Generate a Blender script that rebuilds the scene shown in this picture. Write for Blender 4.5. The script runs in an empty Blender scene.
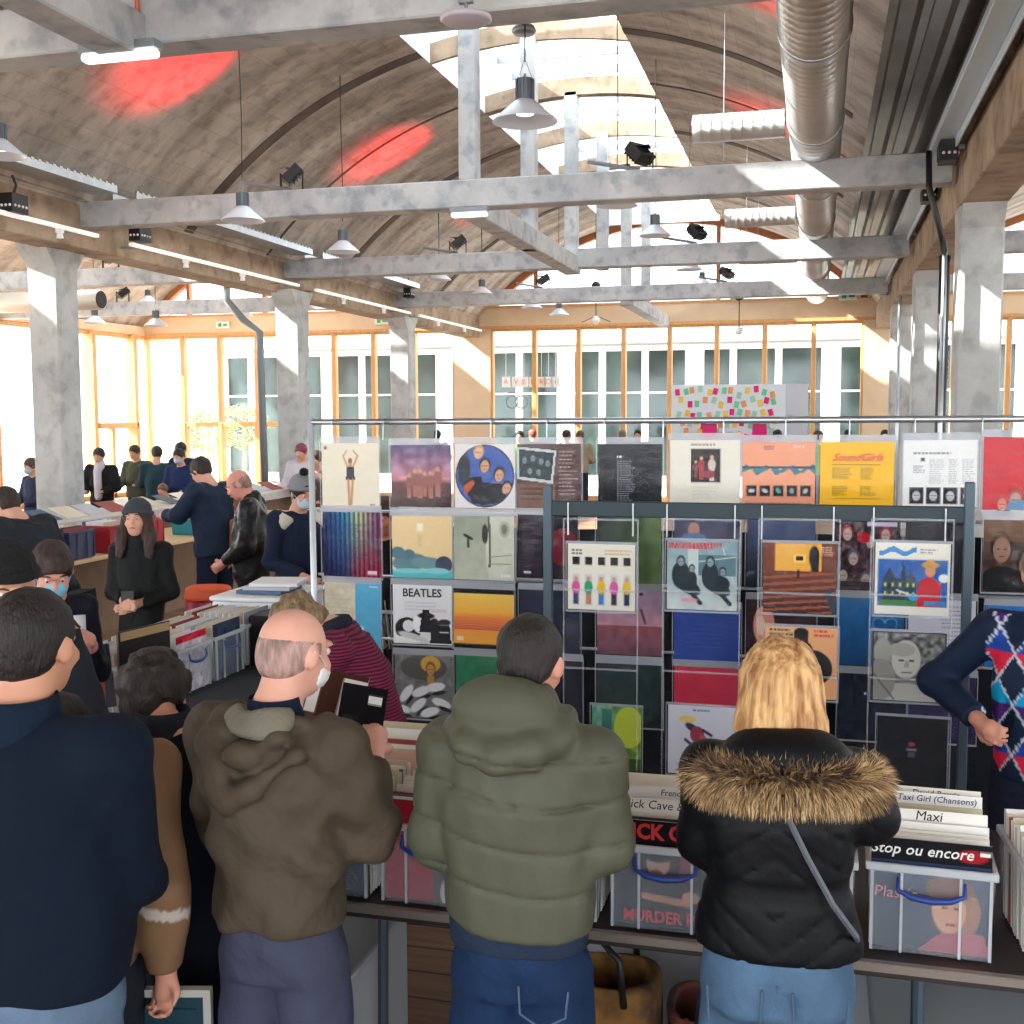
import bpy, math, random
import numpy as np
from mathutils import Vector, Matrix
random.seed(7)
S = bpy.context.scene
COL = S.collection
R = math.radians

# ---------------------------------------------------------------- camera
F_PX = 1152.0
def cam_axes(yaw, pitch, roll):
    cy, sy = math.cos(yaw), math.sin(yaw)
    fw = np.array([-sy, cy, 0.]); rt = np.array([cy, sy, 0.]); up = np.array([0, 0, 1.])
    f2 = fw*math.cos(pitch) - up*math.sin(pitch); u2 = up*math.cos(pitch) + fw*math.sin(pitch)
    return rt*math.cos(roll) + u2*math.sin(roll), u2*math.cos(roll) - rt*math.sin(roll), f2
RT, UP, FW = cam_axes(R(14.83), R(4.82), R(-.235))
EYE = np.array([0, 0, 2.22])
cam_d = bpy.data.cameras.new('camera'); cam = bpy.data.objects.new('camera', cam_d); COL.objects.link(cam)
cam_d.sensor_width = 36; cam_d.lens = 36*F_PX/1024; cam_d.clip_start = .05; cam_d.clip_end = 400
cam.matrix_world = Matrix(((RT[0], UP[0], -FW[0], EYE[0]), (RT[1], UP[1], -FW[1], EYE[1]), (RT[2], UP[2], -FW[2], EYE[2]), (0, 0, 0, 1)))
S.camera = cam

# ---------------------------------------------------------------- sky, sun, exposure
W = bpy.data.worlds.new('sky'); S.world = W; W.use_nodes = True
wn = W.node_tree.nodes; wl = W.node_tree.links
bg = wn['Background']; bg.inputs['Color'].default_value = (.86, .93, 1, 1); bg.inputs['Strength'].default_value = 2.6
sun_d = bpy.data.lights.new('sun', 'SUN'); sun_d.energy = 16; sun_d.angle = R(.6); sun_d.color = (1, .95, .86)
sun = bpy.data.objects.new('sun', sun_d); COL.objects.link(sun)
SUN_DIR = Vector((1.3, .42, -1.0)).normalized()
sun.rotation_euler = SUN_DIR.to_track_quat('-Z', 'Y').to_euler()
S.view_settings.view_transform = 'Standard'; S.view_settings.look = 'None'
S.view_settings.gamma = 1; S.view_settings.use_curve_mapping = False
S.view_settings.exposure = .88
S.cycles.use_denoising = True
S.cycles.max_bounces = 8; S.cycles.diffuse_bounces = 5; S.cycles.transparent_max_bounces = 24
S.cycles.sample_clamp_indirect = 6; S.cycles.caustics_reflective = False; S.cycles.caustics_refractive = False

# ---------------------------------------------------------------- pixel -> place helpers (1024 frame)
def ray(x, y): return FW + RT*((x-512)/F_PX) - UP*((y-512)/F_PX)
def at_y(x, y, Y): d = ray(x, y); return Vector(EYE + d*(Y/d[1]))
def at_x(x, y, X): d = ray(x, y); return Vector(EYE + d*(X/d[0]))
def at_z(x, y, Z): d = ray(x, y); return Vector(EYE + d*((Z-EYE[2])/d[2]))

# ---------------------------------------------------------------- materials
MATS = {}
def lin(c): return tuple(((v/255)/12.92 if v/255 <= .04045 else ((v/255+.055)/1.055)**2.4) for v in c)
def rgb(*c): return lin(c)
def mat(name, col, rough=.6, metal=0, var=0, vscale=6, bump=0, bscale=30, fold=0, alpha=1, coat=0, sheen=0, spec=.5, emit=None, stretch=(1,1,1), col2=None, trans=0):
    if name in MATS: return MATS[name]
    m = bpy.data.materials.new(name); m.use_nodes = True; nt = m.node_tree; N = nt.nodes; L = nt.links
    b = N['Principled BSDF']; b.inputs['Base Color'].default_value = (*col, 1)
    b.inputs['Roughness'].default_value = rough; b.inputs['Metallic'].default_value = metal
    b.inputs['Alpha'].default_value = alpha; b.inputs['Coat Weight'].default_value = coat
    b.inputs['Sheen Weight'].default_value = sheen; b.inputs['Specular IOR Level'].default_value = spec
    b.inputs['Transmission Weight'].default_value = trans
    if emit: b.inputs['Emission Color'].default_value = (*emit[0], 1); b.inputs['Emission Strength'].default_value = emit[1]
    tc = N.new('ShaderNodeTexCoord'); mp = N.new('ShaderNodeMapping'); mp.inputs['Scale'].default_value = stretch
    L.new(tc.outputs['Object'], mp.inputs['Vector'])
    n1 = N.new('ShaderNodeTexNoise'); n1.inputs['Scale'].default_value = vscale; n1.inputs['Detail'].default_value = 6
    L.new(mp.outputs[0], n1.inputs['Vector'])
    if var or col2:
        c2 = col2 or tuple(v*(1-var) for v in col)
        r = N.new('ShaderNodeValToRGB'); r.color_ramp.elements[0].position = .38; r.color_ramp.elements[1].position = .62
        r.color_ramp.elements[0].color = (*c2, 1); r.color_ramp.elements[1].color = (*col, 1)
        L.new(n1.outputs['Fac'], r.inputs[0]); L.new(r.outputs[0], b.inputs['Base Color'])
    if bump:
        n2 = N.new('ShaderNodeTexNoise'); n2.inputs['Scale'].default_value = bscale; n2.inputs['Detail'].default_value = 5
        L.new(mp.outputs[0], n2.inputs['Vector'])
        bp = N.new('ShaderNodeBump'); bp.inputs['Strength'].default_value = bump; bp.inputs['Distance'].default_value = .02
        L.new(n2.outputs['Fac'], bp.inputs['Height']); L.new(bp.outputs[0], b.inputs['Normal'])
        if fold:
            n3 = N.new('ShaderNodeTexNoise'); n3.inputs['Scale'].default_value = 5; n3.inputs['Detail'].default_value = 3; n3.inputs['Distortion'].default_value = .5
            L.new(tc.outputs['Object'], n3.inputs['Vector']); b3 = N.new('ShaderNodeBump'); b3.inputs['Strength'].default_value = fold; b3.inputs['Distance'].default_value = .045
            L.new(n3.outputs['Fac'], b3.inputs['Height']); L.new(bp.outputs[0], b3.inputs['Normal']); L.new(b3.outputs[0], b.inputs['Normal'])
    MATS[name] = m; return m
def glass_mat(name, tint, gloss):
    if name in MATS: return MATS[name]
    m = bpy.data.materials.new(name); m.use_nodes = True; N = m.node_tree.nodes; L = m.node_tree.links
    N.remove(N['Principled BSDF']); o = N['Material Output']
    t = N.new('ShaderNodeBsdfTransparent'); t.inputs[0].default_value = (*tint, 1)
    g = N.new('ShaderNodeBsdfGlossy'); g.inputs['Roughness'].default_value = .08
    mx = N.new('ShaderNodeMixShader'); mx.inputs[0].default_value = gloss
    L.new(t.outputs[0], mx.inputs[1]); L.new(g.outputs[0], mx.inputs[2]); L.new(mx.outputs[0], o.inputs[0])
    MATS[name] = m; return m
def paint_mat(rough=.5, coat=0):
    if 'printed_card' in MATS: return MATS['printed_card']
    m = bpy.data.materials.new('printed_card'); m.use_nodes = True; N = m.node_tree.nodes; L = m.node_tree.links
    b = N['Principled BSDF']; b.inputs['Roughness'].default_value = rough; b.inputs['Coat Weight'].default_value = coat; b.inputs['Specular IOR Level'].default_value = .08
    a = N.new('ShaderNodeVertexColor'); a.layer_name = 'print'; L.new(a.outputs[0], b.inputs['Base Color'])
    MATS['printed_card'] = m; return m
def concrete_mat(name, c1, c2, dark, boards=0, axis=0, streak=1.0):
    m = bpy.data.materials.new(name); m.use_nodes = True; N = m.node_tree.nodes; L = m.node_tree.links
    b = N['Principled BSDF']; b.inputs['Roughness'].default_value = .85; b.inputs['Specular IOR Level'].default_value = .2
    tc = N.new('ShaderNodeTexCoord'); mp = N.new('ShaderNodeMapping'); L.new(tc.outputs['Object'], mp.inputs[0])
    mp.inputs['Scale'].default_value = (1, streak, 1)
    n1 = N.new('ShaderNodeTexNoise'); n1.inputs['Scale'].default_value = 1.3; n1.inputs['Detail'].default_value = 9; n1.inputs['Roughness'].default_value = .65
    n2 = N.new('ShaderNodeTexNoise'); n2.inputs['Scale'].default_value = 5; n2.inputs['Detail'].default_value = 8
    L.new(mp.outputs[0], n1.inputs[0]); L.new(tc.outputs['Object'], n2.inputs[0])
    r = N.new('ShaderNodeValToRGB'); r.color_ramp.elements[0].position = .33; r.color_ramp.elements[1].position = .66
    r.color_ramp.elements[0].color = (*c2, 1); r.color_ramp.elements[1].color = (*c1, 1); L.new(n1.outputs[0], r.inputs[0])
    r2 = N.new('ShaderNodeValToRGB'); r2.color_ramp.elements[0].position = .34; r2.color_ramp.elements[1].position = .5
    r2.color_ramp.elements[0].color = (*dark, 1); r2.color_ramp.elements[1].color = (1, 1, 1, 1); L.new(n2.outputs[0], r2.inputs[0])
    mx = N.new('ShaderNodeMix'); mx.data_type = 'RGBA'; mx.blend_type = 'MULTIPLY'; mx.inputs[0].default_value = .6
    L.new(r.outputs[0], mx.inputs[6]); L.new(r2.outputs[0], mx.inputs[7]); last = mx.outputs[2]
    bp = N.new('ShaderNodeBump'); bp.inputs['Strength'].default_value = .35; bp.inputs['Distance'].default_value = .03
    h = n2.outputs[0]
    if boards:
        w = N.new('ShaderNodeTexBrick'); w.inputs['Scale'].default_value = 1; w.inputs['Brick Width'].default_value = 2.4
        w.inputs['Row Height'].default_value = boards; w.inputs['Mortar Size'].default_value = .008
        w.inputs['Color1'].default_value = (1, 1, 1, 1); w.inputs['Color2'].default_value = (.84, .83, .83, 1); w.inputs['Mortar'].default_value = (.74, .71, .7, 1)
        L.new(N.new('ShaderNodeUVMap').outputs[0], w.inputs['Vector'])
        m2 = N.new('ShaderNodeMix'); m2.data_type = 'RGBA'; m2.blend_type = 'MULTIPLY'; m2.inputs[0].default_value = .7
        L.new(last, m2.inputs[6]); L.new(w.outputs[0], m2.inputs[7]); last = m2.outputs[2]
        # dark soot bands that follow the arch
        sm = N.new('ShaderNodeMapping'); sm.inputs['Scale'].default_value = (1.1, .12, 1); L.new(N.new('ShaderNodeUVMap').outputs[0], sm.inputs[0])
        sn = N.new('ShaderNodeTexNoise'); sn.inputs['Scale'].default_value = 1.6; sn.inputs['Detail'].default_value = 5; L.new(sm.outputs[0], sn.inputs[0])
        sr = N.new('ShaderNodeValToRGB'); sr.color_ramp.elements[0].position = .36; sr.color_ramp.elements[1].position = .56; sr.color_ramp.elements[0].color = (.42, .38, .36, 1); sr.color_ramp.elements[1].color = (1, 1, 1, 1); L.new(sn.outputs[0], sr.inputs[0])
        m3 = N.new('ShaderNodeMix'); m3.data_type = 'RGBA'; m3.blend_type = 'MULTIPLY'; m3.inputs[0].default_value = .7; L.new(last, m3.inputs[6]); L.new(sr.outputs[0], m3.inputs[7]); last = m3.outputs[2]
    L.new(last, b.inputs['Base Color']); L.new(h, bp.inputs['Height']); L.new(bp.outputs[0], b.inputs['Normal'])
    MATS[name] = m; return m

# ---------------------------------------------------------------- mesh builder
class MB:
    def __init__(s): s.v = []; s.f = []; s.m = []
    def quad(s, a, b, c, d, mi=0):
        n = len(s.v); s.v += [tuple(a), tuple(b), tuple(c), tuple(d)]; s.f.append((n, n+1, n+2, n+3)); s.m.append(mi)
    def poly(s, pts, mi=0): n = len(s.v); s.v += [tuple(p) for p in pts]; s.f.append(tuple(range(n, n+len(pts)))); s.m.append(mi)
    def box(s, x0, y0, z0, x1, y1, z1, mi=0, M=None):
        n = len(s.v); P = [(x, y, z) for z in (z0, z1) for y in (y0, y1) for x in (x0, x1)]
        if M is not None: P = [tuple(M @ Vector(p)) for p in P]
        s.v += P
        for f in ((0, 2, 3, 1), (4, 5, 7, 6), (0, 1, 5, 4), (2, 6, 7, 3), (0, 4, 6, 2), (1, 3, 7, 5)): s.f.append(tuple(n+i for i in f)); s.m.append(mi)
        return s
    def tube(s, pts, r, seg=10, mi=0, cap=True):
        pts = [Vector(p) for p in pts]; rr = r if isinstance(r, (list, tuple)) else [r]*len(pts); n0 = len(s.v); prev = None
        for i, p in enumerate(pts):
            t = (pts[min(i+1, len(pts)-1)] - pts[max(i-1, 0)]).normalized()
            if prev is None: u = t.orthogonal().normalized()
            else: u = (prev - t*prev.dot(t)).normalized()
            prev = u; w = t.cross(u)
            for k in range(seg):
                a = 2*math.pi*k/seg; s.v.append(tuple(p + u*math.cos(a)*rr[i] + w*math.sin(a)*rr[i]))
        for i in range(len(pts)-1):
            for k in range(seg):
                a = n0+i*seg+k; b = n0+i*seg+(k+1) % seg; s.f.append((a, b, b+seg, a+seg)); s.m.append(mi)
        if cap:
            s.f.append(tuple(n0+k for k in reversed(range(seg)))); s.m.append(mi)
            s.f.append(tuple(n0+(len(pts)-1)*seg+k for k in range(seg))); s.m.append(mi)
        return s
    def lathe(s, prof, c=(0, 0, 0), seg=20, mi=0):
        n0 = len(s.v)
        for r, z in prof:
            for k in range(seg):
                a = 2*math.pi*k/seg; s.v.append((c[0]+r*math.cos(a), c[1]+r*math.sin(a), c[2]+z))
        for i in range(len(prof)-1):
            for k in range(seg):
                a = n0+i*seg+k; b = n0+i*seg+(k+1) % seg; s.f.append((a, b, b+seg, a+seg)); s.m.append(mi)
        return s
    def ball(s, c, rx, ry=None, rz=None, seg=12, mi=0, M=None):
        ry = ry or rx; rz = rz or rx; n0 = len(s.v); k2 = seg//2
        for i in range(k2+1):
            t = math.pi*i/k2
            for k in range(seg):
                a = 2*math.pi*k/seg; p = Vector((rx*math.sin(t)*math.cos(a), ry*math.sin(t)*math.sin(a), rz*math.cos(t)))
                if M is not None: p = M @ p
                s.v.append((c[0]+p[0], c[1]+p[1], c[2]+p[2]))
        for i in range(k2):
            for k in range(seg):
                a = n0+i*seg+k; b = n0+i*seg+(k+1) % seg; s.f.append((a, a+seg, b+seg, b)); s.m.append(mi)
        return s
    def build(s, name, mats, parent=None, smooth=False, loc=None):
        me = bpy.data.meshes.new(name); v = np.array(s.v, dtype=float)
        if loc is not None: v = v - np.array(loc)
        me.from_pydata([tuple(p) for p in v], [], s.f); mats = mats if isinstance(mats, (list, tuple)) else [mats]
        for m in mats: me.materials.append(m)
        if len(mats) > 1: me.polygons.foreach_set('material_index', s.m)
        if smooth: me.polygons.foreach_set('use_smooth', [True]*len(me.polygons))
        me.update()
        o = bpy.data.objects.new(name, me); COL.objects.link(o)
        if parent: o.parent = parent
        if loc is not None: o.location = loc
        return o
def sharp(o, ang=40):
    o.data.polygons.foreach_set('use_smooth', [True]*len(o.data.polygons)); o.data.set_sharp_from_angle(angle=R(ang)); return o
def bevel(o, w=.01, seg=2):
    m = o.modifiers.new('b', 'BEVEL'); m.width = w; m.segments = seg; m.limit_method = 'ANGLE'; return o
def tag(o, label=None, cat=None, group=None, kind=None):
    for k, v in (('label', label), ('category', cat), ('group', group), ('kind', kind)):
        if v: o[k] = v
    return o
def root(name, loc=(0, 0, 0), rz=0, **k):
    o = bpy.data.objects.new(name, None); COL.objects.link(o); o.location = loc; o.rotation_euler = (0, 0, rz); o.empty_display_size = .1
    return tag(o, **k)
def copy_tree(o, parent=None, loc=None, rz=None, **k):
    c = o.copy(); COL.objects.link(c); c.parent = parent
    for ch in list(o.children): copy_tree(ch, c)
    if loc is not None: c.location = loc
    if rz is not None: c.rotation_euler = (0, 0, rz)
    return tag(c, **k)
# ================================================================ THE SETTING
CONC = concrete_mat('board_marked_concrete', rgb(214, 205, 194), rgb(180, 170, 160), (.58, .55, .54), boards=.3)
CONC_B = concrete_mat('beam_concrete', rgb(206, 208, 210), rgb(168, 172, 178), (.45, .5, .56))
CONC_D = concrete_mat('brown_concrete', rgb(184, 162, 140), rgb(140, 122, 106), (.5, .46, .44))
CONC_C = concrete_mat('column_concrete', rgb(200, 202, 200), rgb(170, 172, 172), (.62, .62, .62))
WOOD = mat('pine_frame', rgb(224, 170, 112), .5, var=.15, vscale=3, stretch=(6, 6, 1))
PLY = mat('plywood_panel', rgb(232, 204, 170), .6, var=.08, vscale=2)
GLASS = glass_mat('window_glass', (.97, .985, .98), .04)
BLACK = mat('black_plastic', rgb(22, 22, 24), .45)
GALV = mat('galvanised_steel', rgb(190, 196, 202), .32, metal=.85, var=.12, vscale=9)
GREYM = mat('grey_metal', rgb(150, 158, 166), .4, metal=.6)
WHITEM = mat('white_enamel', rgb(236, 238, 240), .4)
DARKST = mat('dark_steel', rgb(58, 72, 76), .5, metal=.4)

# floor of wide worn boards
fl = bpy.data.materials.new('worn_boards'); fl.use_nodes = True; N = fl.node_tree.nodes; L = fl.node_tree.links
b = N['Principled BSDF']; b.inputs['Roughness'].default_value = .6
tc = N.new('ShaderNodeTexCoord'); br = N.new('ShaderNodeTexBrick'); L.new(tc.outputs['Object'], br.inputs[0])
br.inputs['Scale'].default_value = 1; br.inputs['Brick Width'].default_value = 2.6; br.inputs['Row Height'].default_value = .2; br.inputs['Mortar Size'].default_value = .006
br.inputs['Color1'].default_value = (*rgb(150, 118, 92), 1); br.inputs['Color2'].default_value = (*rgb(122, 92, 70), 1); br.inputs['Mortar'].default_value = (*rgb(50, 38, 30), 1)
nz = N.new('ShaderNodeTexNoise'); mp = N.new('ShaderNodeMapping'); mp.inputs['Scale'].default_value = (1, 9, 1); nz.inputs['Scale'].default_value = 2.5; nz.inputs['Detail'].default_value = 8
L.new(tc.outputs['Object'], mp.inputs[0]); L.new(mp.outputs[0], nz.inputs[0])
rp = N.new('ShaderNodeValToRGB'); rp.color_ramp.elements[0].color = (.5, .45, .42, 1); rp.color_ramp.elements[1].color = (1.1, 1.05, 1, 1); rp.color_ramp.elements[0].position = .3; rp.color_ramp.elements[1].position = .7
L.new(nz.outputs[0], rp.inputs[0]); mx = N.new('ShaderNodeMix'); mx.data_type = 'RGBA'; mx.blend_type = 'MULTIPLY'; mx.inputs[0].default_value = .8
L.new(br.outputs[0], mx.inputs[6]); L.new(rp.outputs[0], mx.inputs[7]); L.new(mx.outputs[2], b.inputs['Base Color'])
YW = 29.5; XL = -18.7; XA = -8.7; XB = 1.45; XR = 11.6
m = MB(); m.box(XL-.2, -10, -.2, XR+.2, YW+.1, 0)
tag(m.build('floor', fl), 'worn brown plank floor under the record stalls', 'floor', kind='structure')
m = MB(); m.box(-60, -40, -.4, 60, 90, -.21)
tag(m.build('ground', mat('courtyard_paving', rgb(214, 210, 204), .8, var=.12, vscale=1)), 'pale paved courtyard outside the glass walls', 'ground', kind='structure')

# barrel vaults: a shell with a long skylight slot cut along the crown
SPR, RISE = 4.72, 2.42
def vault(name, xa, xb, y0, y1, sky, label):
    xc, hs = (xa+xb)/2, (xb-xa)/2; rad = (hs*hs+RISE*RISE)/(2*RISE); zc = SPR+RISE-rad; a1 = math.asin(hs/rad)
    me_v, me_f, uv = [], [], []
    na = 60; ys = [y0, sky[2], sky[3], y1]
    angs = sorted(list(np.linspace(-a1, a1, na)) + [math.asin((sky[0]-xc)/rad), math.asin((sky[1]-xc)/rad)])
    def P(a, y, t): return (xc+(rad+t)*math.sin(a), y, zc+(rad+t)*math.cos(a))
    for i in range(len(angs)-1):
        am = (angs[i]+angs[i+1])/2; xm = xc+rad*math.sin(am)
        for j in range(3):
            if j == 1 and sky[0] < xm < sky[1]: continue
            for t, fl_ in ((0, 1), (.16, 0)):
                q = [(angs[i], ys[j]), (angs[i+1], ys[j]), (angs[i+1], ys[j+1]), (angs[i], ys[j+1])]
                if fl_: q = q[::-1]
                n = len(me_v); me_v += [P(a, y, t) for a, y in q]; me_f.append((n, n+1, n+2, n+3)); uv += [(y, a*rad) for a, y in q]
    me = bpy.data.meshes.new(name); me.from_pydata(me_v, [], me_f); l = me.uv_layers.new(name='UVMap')
    l.data.foreach_set('uv', np.array(uv).ravel()); me.materials.append(CONC); o = bpy.data.objects.new(name, me); COL.objects.link(o)
    return tag(o, label, 'ceiling', kind='structure'), xc, rad, zc
SKYN = (-5.15, -2.45, 8.2, 28.4)
_, XC, RAD, ZC = vault('ceiling', XA, XB, -9, YW, SKYN, 'board-marked concrete barrel vault with long skylight over the main hall')
SKYL = (-15.1, -12.4, 8, 28.4)
vault('ceiling', XL, XA, -9, YW, SKYL, 'concrete barrel vault over the left aisle')
vault('ceiling', XB, XR, -9, YW, (5.2, 7.9, 8, 28.4), 'concrete barrel vault over the right aisle')
UPST = mat('white_upstand', rgb(226, 232, 236), .7, var=.08, vscale=3)
def skylight(n, s, xc, lab):
    zt = 8.05; w = .1; e = lambda x: ZC+math.sqrt(RAD**2-(x-xc)**2)
    m = MB(); m.box(s[0]-w, s[2], e(s[0]), s[0], s[3], zt); m.box(s[1], s[2], e(s[1]), s[1]+w, s[3], zt)
    m.box(s[0]-w, s[2]-w, 6.85, s[1]+w, s[2], zt); m.box(s[0]-w, s[3], 6.85, s[1]+w, s[3]+w, zt)
    o = tag(m.build('window_%d' % n, UPST), lab, 'skylight', kind='structure')
    g = MB(); g.box(s[0]-w, s[2], zt, s[1]+w, s[3], zt+.03); g.build('pane', GLASS, o)
    g = MB()
    for k in range(int((s[3]-s[2])/.95)+1):
        y = s[2]+k*.95; g.box(s[0], y-.025, zt-.12, s[1], y+.025, zt)
    g.build('glazing_bar', GREYM, o)
    for k, y in enumerate((12.5, 15.25, 18, 20.7, 23.35, 26.1)):
        if y < s[2]+.2: continue
        r = MB(); th = .2 if k % 2 == 0 else .07; N_ = 12
        for i in range(N_):
            xa = s[0]+(s[1]-s[0])*i/N_; xb = s[0]+(s[1]-s[0])*(i+1)/N_
            za, zb = e(xa), e(xb); q = [(xa, za), (xb, zb), (xb, zb+.26), (xa, za+.26)]
            r.quad(*[(x, y-th/2, z) for x, z in q]); r.quad(*[(x, y+th/2, z) for x, z in q[::-1]])
            r.quad((xa, y-th/2, za), (xa, y+th/2, za), (xb, y+th/2, zb), (xb, y-th/2, zb)); r.quad((xa, y-th/2, za+.26), (xb, y-th/2, zb+.26), (xb, y+th/2, zb+.26), (xa, y+th/2, za+.26))
        r.build('rib', CONC_D, o)
skylight(1, SKYN, XC, 'long roof skylight with white upstands above the main hall')
skylight(2, SKYL, (XL+XA)/2, 'roof skylight above the left aisle')
skylight(3, (5.2, 7.9, 8, 28.4), (XB+XR)/2, 'roof skylight above the right aisle')

BEAMS = [6.62, 12.5, 18.0, 23.35]
ordn = ['nearest', 'second', 'third', 'fourth']
def one(name, mb, m, lab, cat, group=None, bv=.012):
    o = mb.build(name, m); tag(o, lab, cat, group, 'structure')
    if bv: bevel(o, bv, 1)
    return o
bay = {'main': (XA, XB-.2), 'left': (XL, XA), 'right': (XB+.2, XR)}
for i, y in enumerate(BEAMS):
    for b_, (xa, xb) in bay.items():
        if b_ != 'main' and i == 0: continue
        m = MB(); m.box(xa, y-.14, 4.50, xb, y+.14, 4.80)
        one('tie_beam', m, CONC_B, '%s grey concrete tie beam crossing the %s vault' % (ordn[i], b_), 'beam', 'concrete tie beams')
side = {-9.17: 'left row', 1.53: 'right row'}
for X, nm in side.items():
    for i, y in enumerate(BEAMS[0:]):
        if i == 0 and X > 0: pass
        xx = X if (X > 0 or i < 2) else X+.59
        m = MB(); m.box(xx-.21, y-.21, 0, xx+.21, y+.21, 4.3)
        # haunch flaring into the beams
        for sgn in (-1, 1):
            a = [(xx-.2, y+sgn*.2, 4.02), (xx+.2, y+sgn*.2, 4.02), (xx+.2, y+sgn*.42, 4.3), (xx-.2, y+sgn*.42, 4.3), (xx-.2, y+sgn*.2, 4.3), (xx+.2, y+sgn*.2, 4.3)]
            m.quad(a[0], a[1], a[2], a[3]); m.poly([a[0], a[3], a[4]]); m.poly([a[1], a[5], a[2]])
        one('concrete_column', m, CONC_C, '%s concrete column of the %s' % (ordn[i], nm), 'column', 'concrete columns', .02)
    m = MB(); m.box(X-.22+(.3 if X < 0 else 0), -9, 4.25, X+.22+(.3 if X < 0 else 0), YW, 4.78)
    one('edge_beam', m, CONC_D, 'brown concrete edge beam running over the columns of the %s' % nm, 'beam')
CX = -3.78
for y, zb, lab in ((12.5, 4.8, 'hanging concrete post standing on the second tie beam'), (15.25, 4.42, 'hanging concrete post between second and third tie beams'), (18.0, 4.42, 'hanging concrete post at the third tie beam'),
                   (20.7, 4.8, 'hanging concrete post beyond the third tie beam'), (23.35, 4.42, 'hanging concrete post at the fourth tie beam'), (26.1, 4.42, 'hanging concrete post nearest the arched window')):
    m = MB(); m.box(CX-.1, y-.1, zb, CX+.1, y+.1, 7.2)
    one('hanger_post', m, CONC_B, lab, 'post', 'concrete hanger posts')
for ya, yb, lab in ((-1, 6.5, 'concrete spine beam in front of the nearest tie beam'), (12.6, 18.1, 'concrete spine beam joining second and third tie beams'), (23.4, YW-.1, 'concrete spine beam running to the arched window')):
    cx_ = CX-(.38 if ya < 0 else 0); m = MB(); m.box(cx_-.13, ya, 4.42, cx_+.13, yb, 4.68)
    one('spine_beam', m, CONC_B, lab, 'beam')
# dark soot-stained joints that follow the arch
for i, (yj, wj) in enumerate(((9.2, .1), (14.7, .22), (17.2, .06), (20.1, .22), (25.4, .2))):
    hs_ = 5.06; aa_ = math.asin(hs_/RAD)*.985
    for sd, (a0, a1) in enumerate(((-aa_, math.asin((SKYN[0]-XC)/RAD)), (math.asin((SKYN[1]-XC)/RAD), math.asin((.35-XC)/RAD)))):
        m = MB(); K = 24
        for q in range(K):
            t0, t1 = a0+(a1-a0)*q/K, a0+(a1-a0)*(q+1)/K; g = lambda t, y, r: (XC+(RAD-r)*math.sin(t), y, ZC+(RAD-r)*math.cos(t))
            m.quad(g(t0, yj, .012), g(t0, yj+wj, .012), g(t1, yj+wj, .012), g(t1, yj, .012)); m.quad(g(t0, yj, .012), g(t1, yj, .012), g(t1, yj, 0), g(t0, yj, 0))
        tag(m.build('trim_%d' % (10+i*2+sd), mat('sooty_joint', rgb(104, 92, 82), .9, var=.4, vscale=2), None, True), 'dark stained joint following the vault, %s the skylight' % ('left of' if sd == 0 else 'right of'), 'trim', 'vault joints', 'structure')
# soffit of corrugated deck to the right of the vault
m = MB(); x = .42; 
while x < 1.12:
    m.quad((x, 4, 4.99), (x+.06, 4, 4.99), (x+.06, YW, 4.99), (x, YW, 4.99)); m.quad((x+.06, 4, 4.99), (x+.09, 4, 5.06), (x+.09, YW, 5.06), (x+.06, YW, 4.99))
    m.quad((x+.09, 4, 5.06), (x+.2, 4, 5.06), (x+.2, YW, 5.06), (x+.09, YW, 5.06)); m.quad((x+.2, 4, 5.06), (x+.23, 4, 4.99), (x+.23, YW, 4.99), (x+.2, YW, 5.06)); x += .23
DECK = mat('dull_steel_deck', rgb(120, 122, 122), .35, metal=.8, var=.3, vscale=2)
tag(m.build('ceiling', DECK), 'corrugated steel deck strip beside the round duct', 'ceiling', kind='structure')

# far glass wall with pine posts
HB = 4.5
wn_ = [4]
def wall_bays(xa, xb, n, doors=()):
    p = (xb-xa)/n
    for k in range(n):
        x0 = xa+k*p; m = MB(); m.box(x0-.06, YW-.1, 0, x0+.06, YW+.1, HB)
        m.box(x0+.06, YW-.08, HB-.1, x0+p-.06, YW+.08, HB); m.box(x0+.06, YW-.08, 0, x0+p-.06, YW+.08, .12)
        if k in doors: m.box(x0+.06, YW-.12, 1.92, x0+p-.06, YW+.08, 2.05); m.box(x0-.085, YW-.14, 0, x0+.075, YW+.115, 2.045)
        if k+1 == n: m.box(xb-.06, YW-.1, 0, xb+.06, YW+.1, HB)
        o = bevel(m.build('window_%d' % wn_[0], WOOD), .01, 1); wn_[0] += 1
        tag(o, 'tall glazed bay of the far pine window wall, number %d counted from the corner' % (wn_[0]-4), 'window', 'far window bays', 'structure')
        g = MB(); g.box(x0+.05, YW-.01, .1, x0+p-.05, YW+.01, HB-.08); g.build('pane', GLASS, o)
wall_bays(XL+.1, -9.35, 8, (1, 2, 3))
wall_bays(-8.35, 1.05, 8)
wall_bays(1.9, XR, 8)
m = MB(); m.box(-9.35, YW-.14, 0, -8.35, YW+.12, HB); m.box(1.05, YW-.14, 0, 1.9, YW+.12, HB)
m.box(XL, YW-.12, HB, XR, YW+.12, 5.02)
tag(m.build('wall_back', PLY), 'pale plywood header and pier panels of the far wall', 'wall', kind='structure')
m = MB(); m.box(XL, YW-.15, HB-.03, XR, YW-.1, HB+.04); m.box(XL, YW-.15, 5.0, XR, YW-.1, 5.06)
tag(m.build('trim_1', WOOD), 'pine mouldings along the header of the far wall', 'trim', kind='structure')
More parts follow.
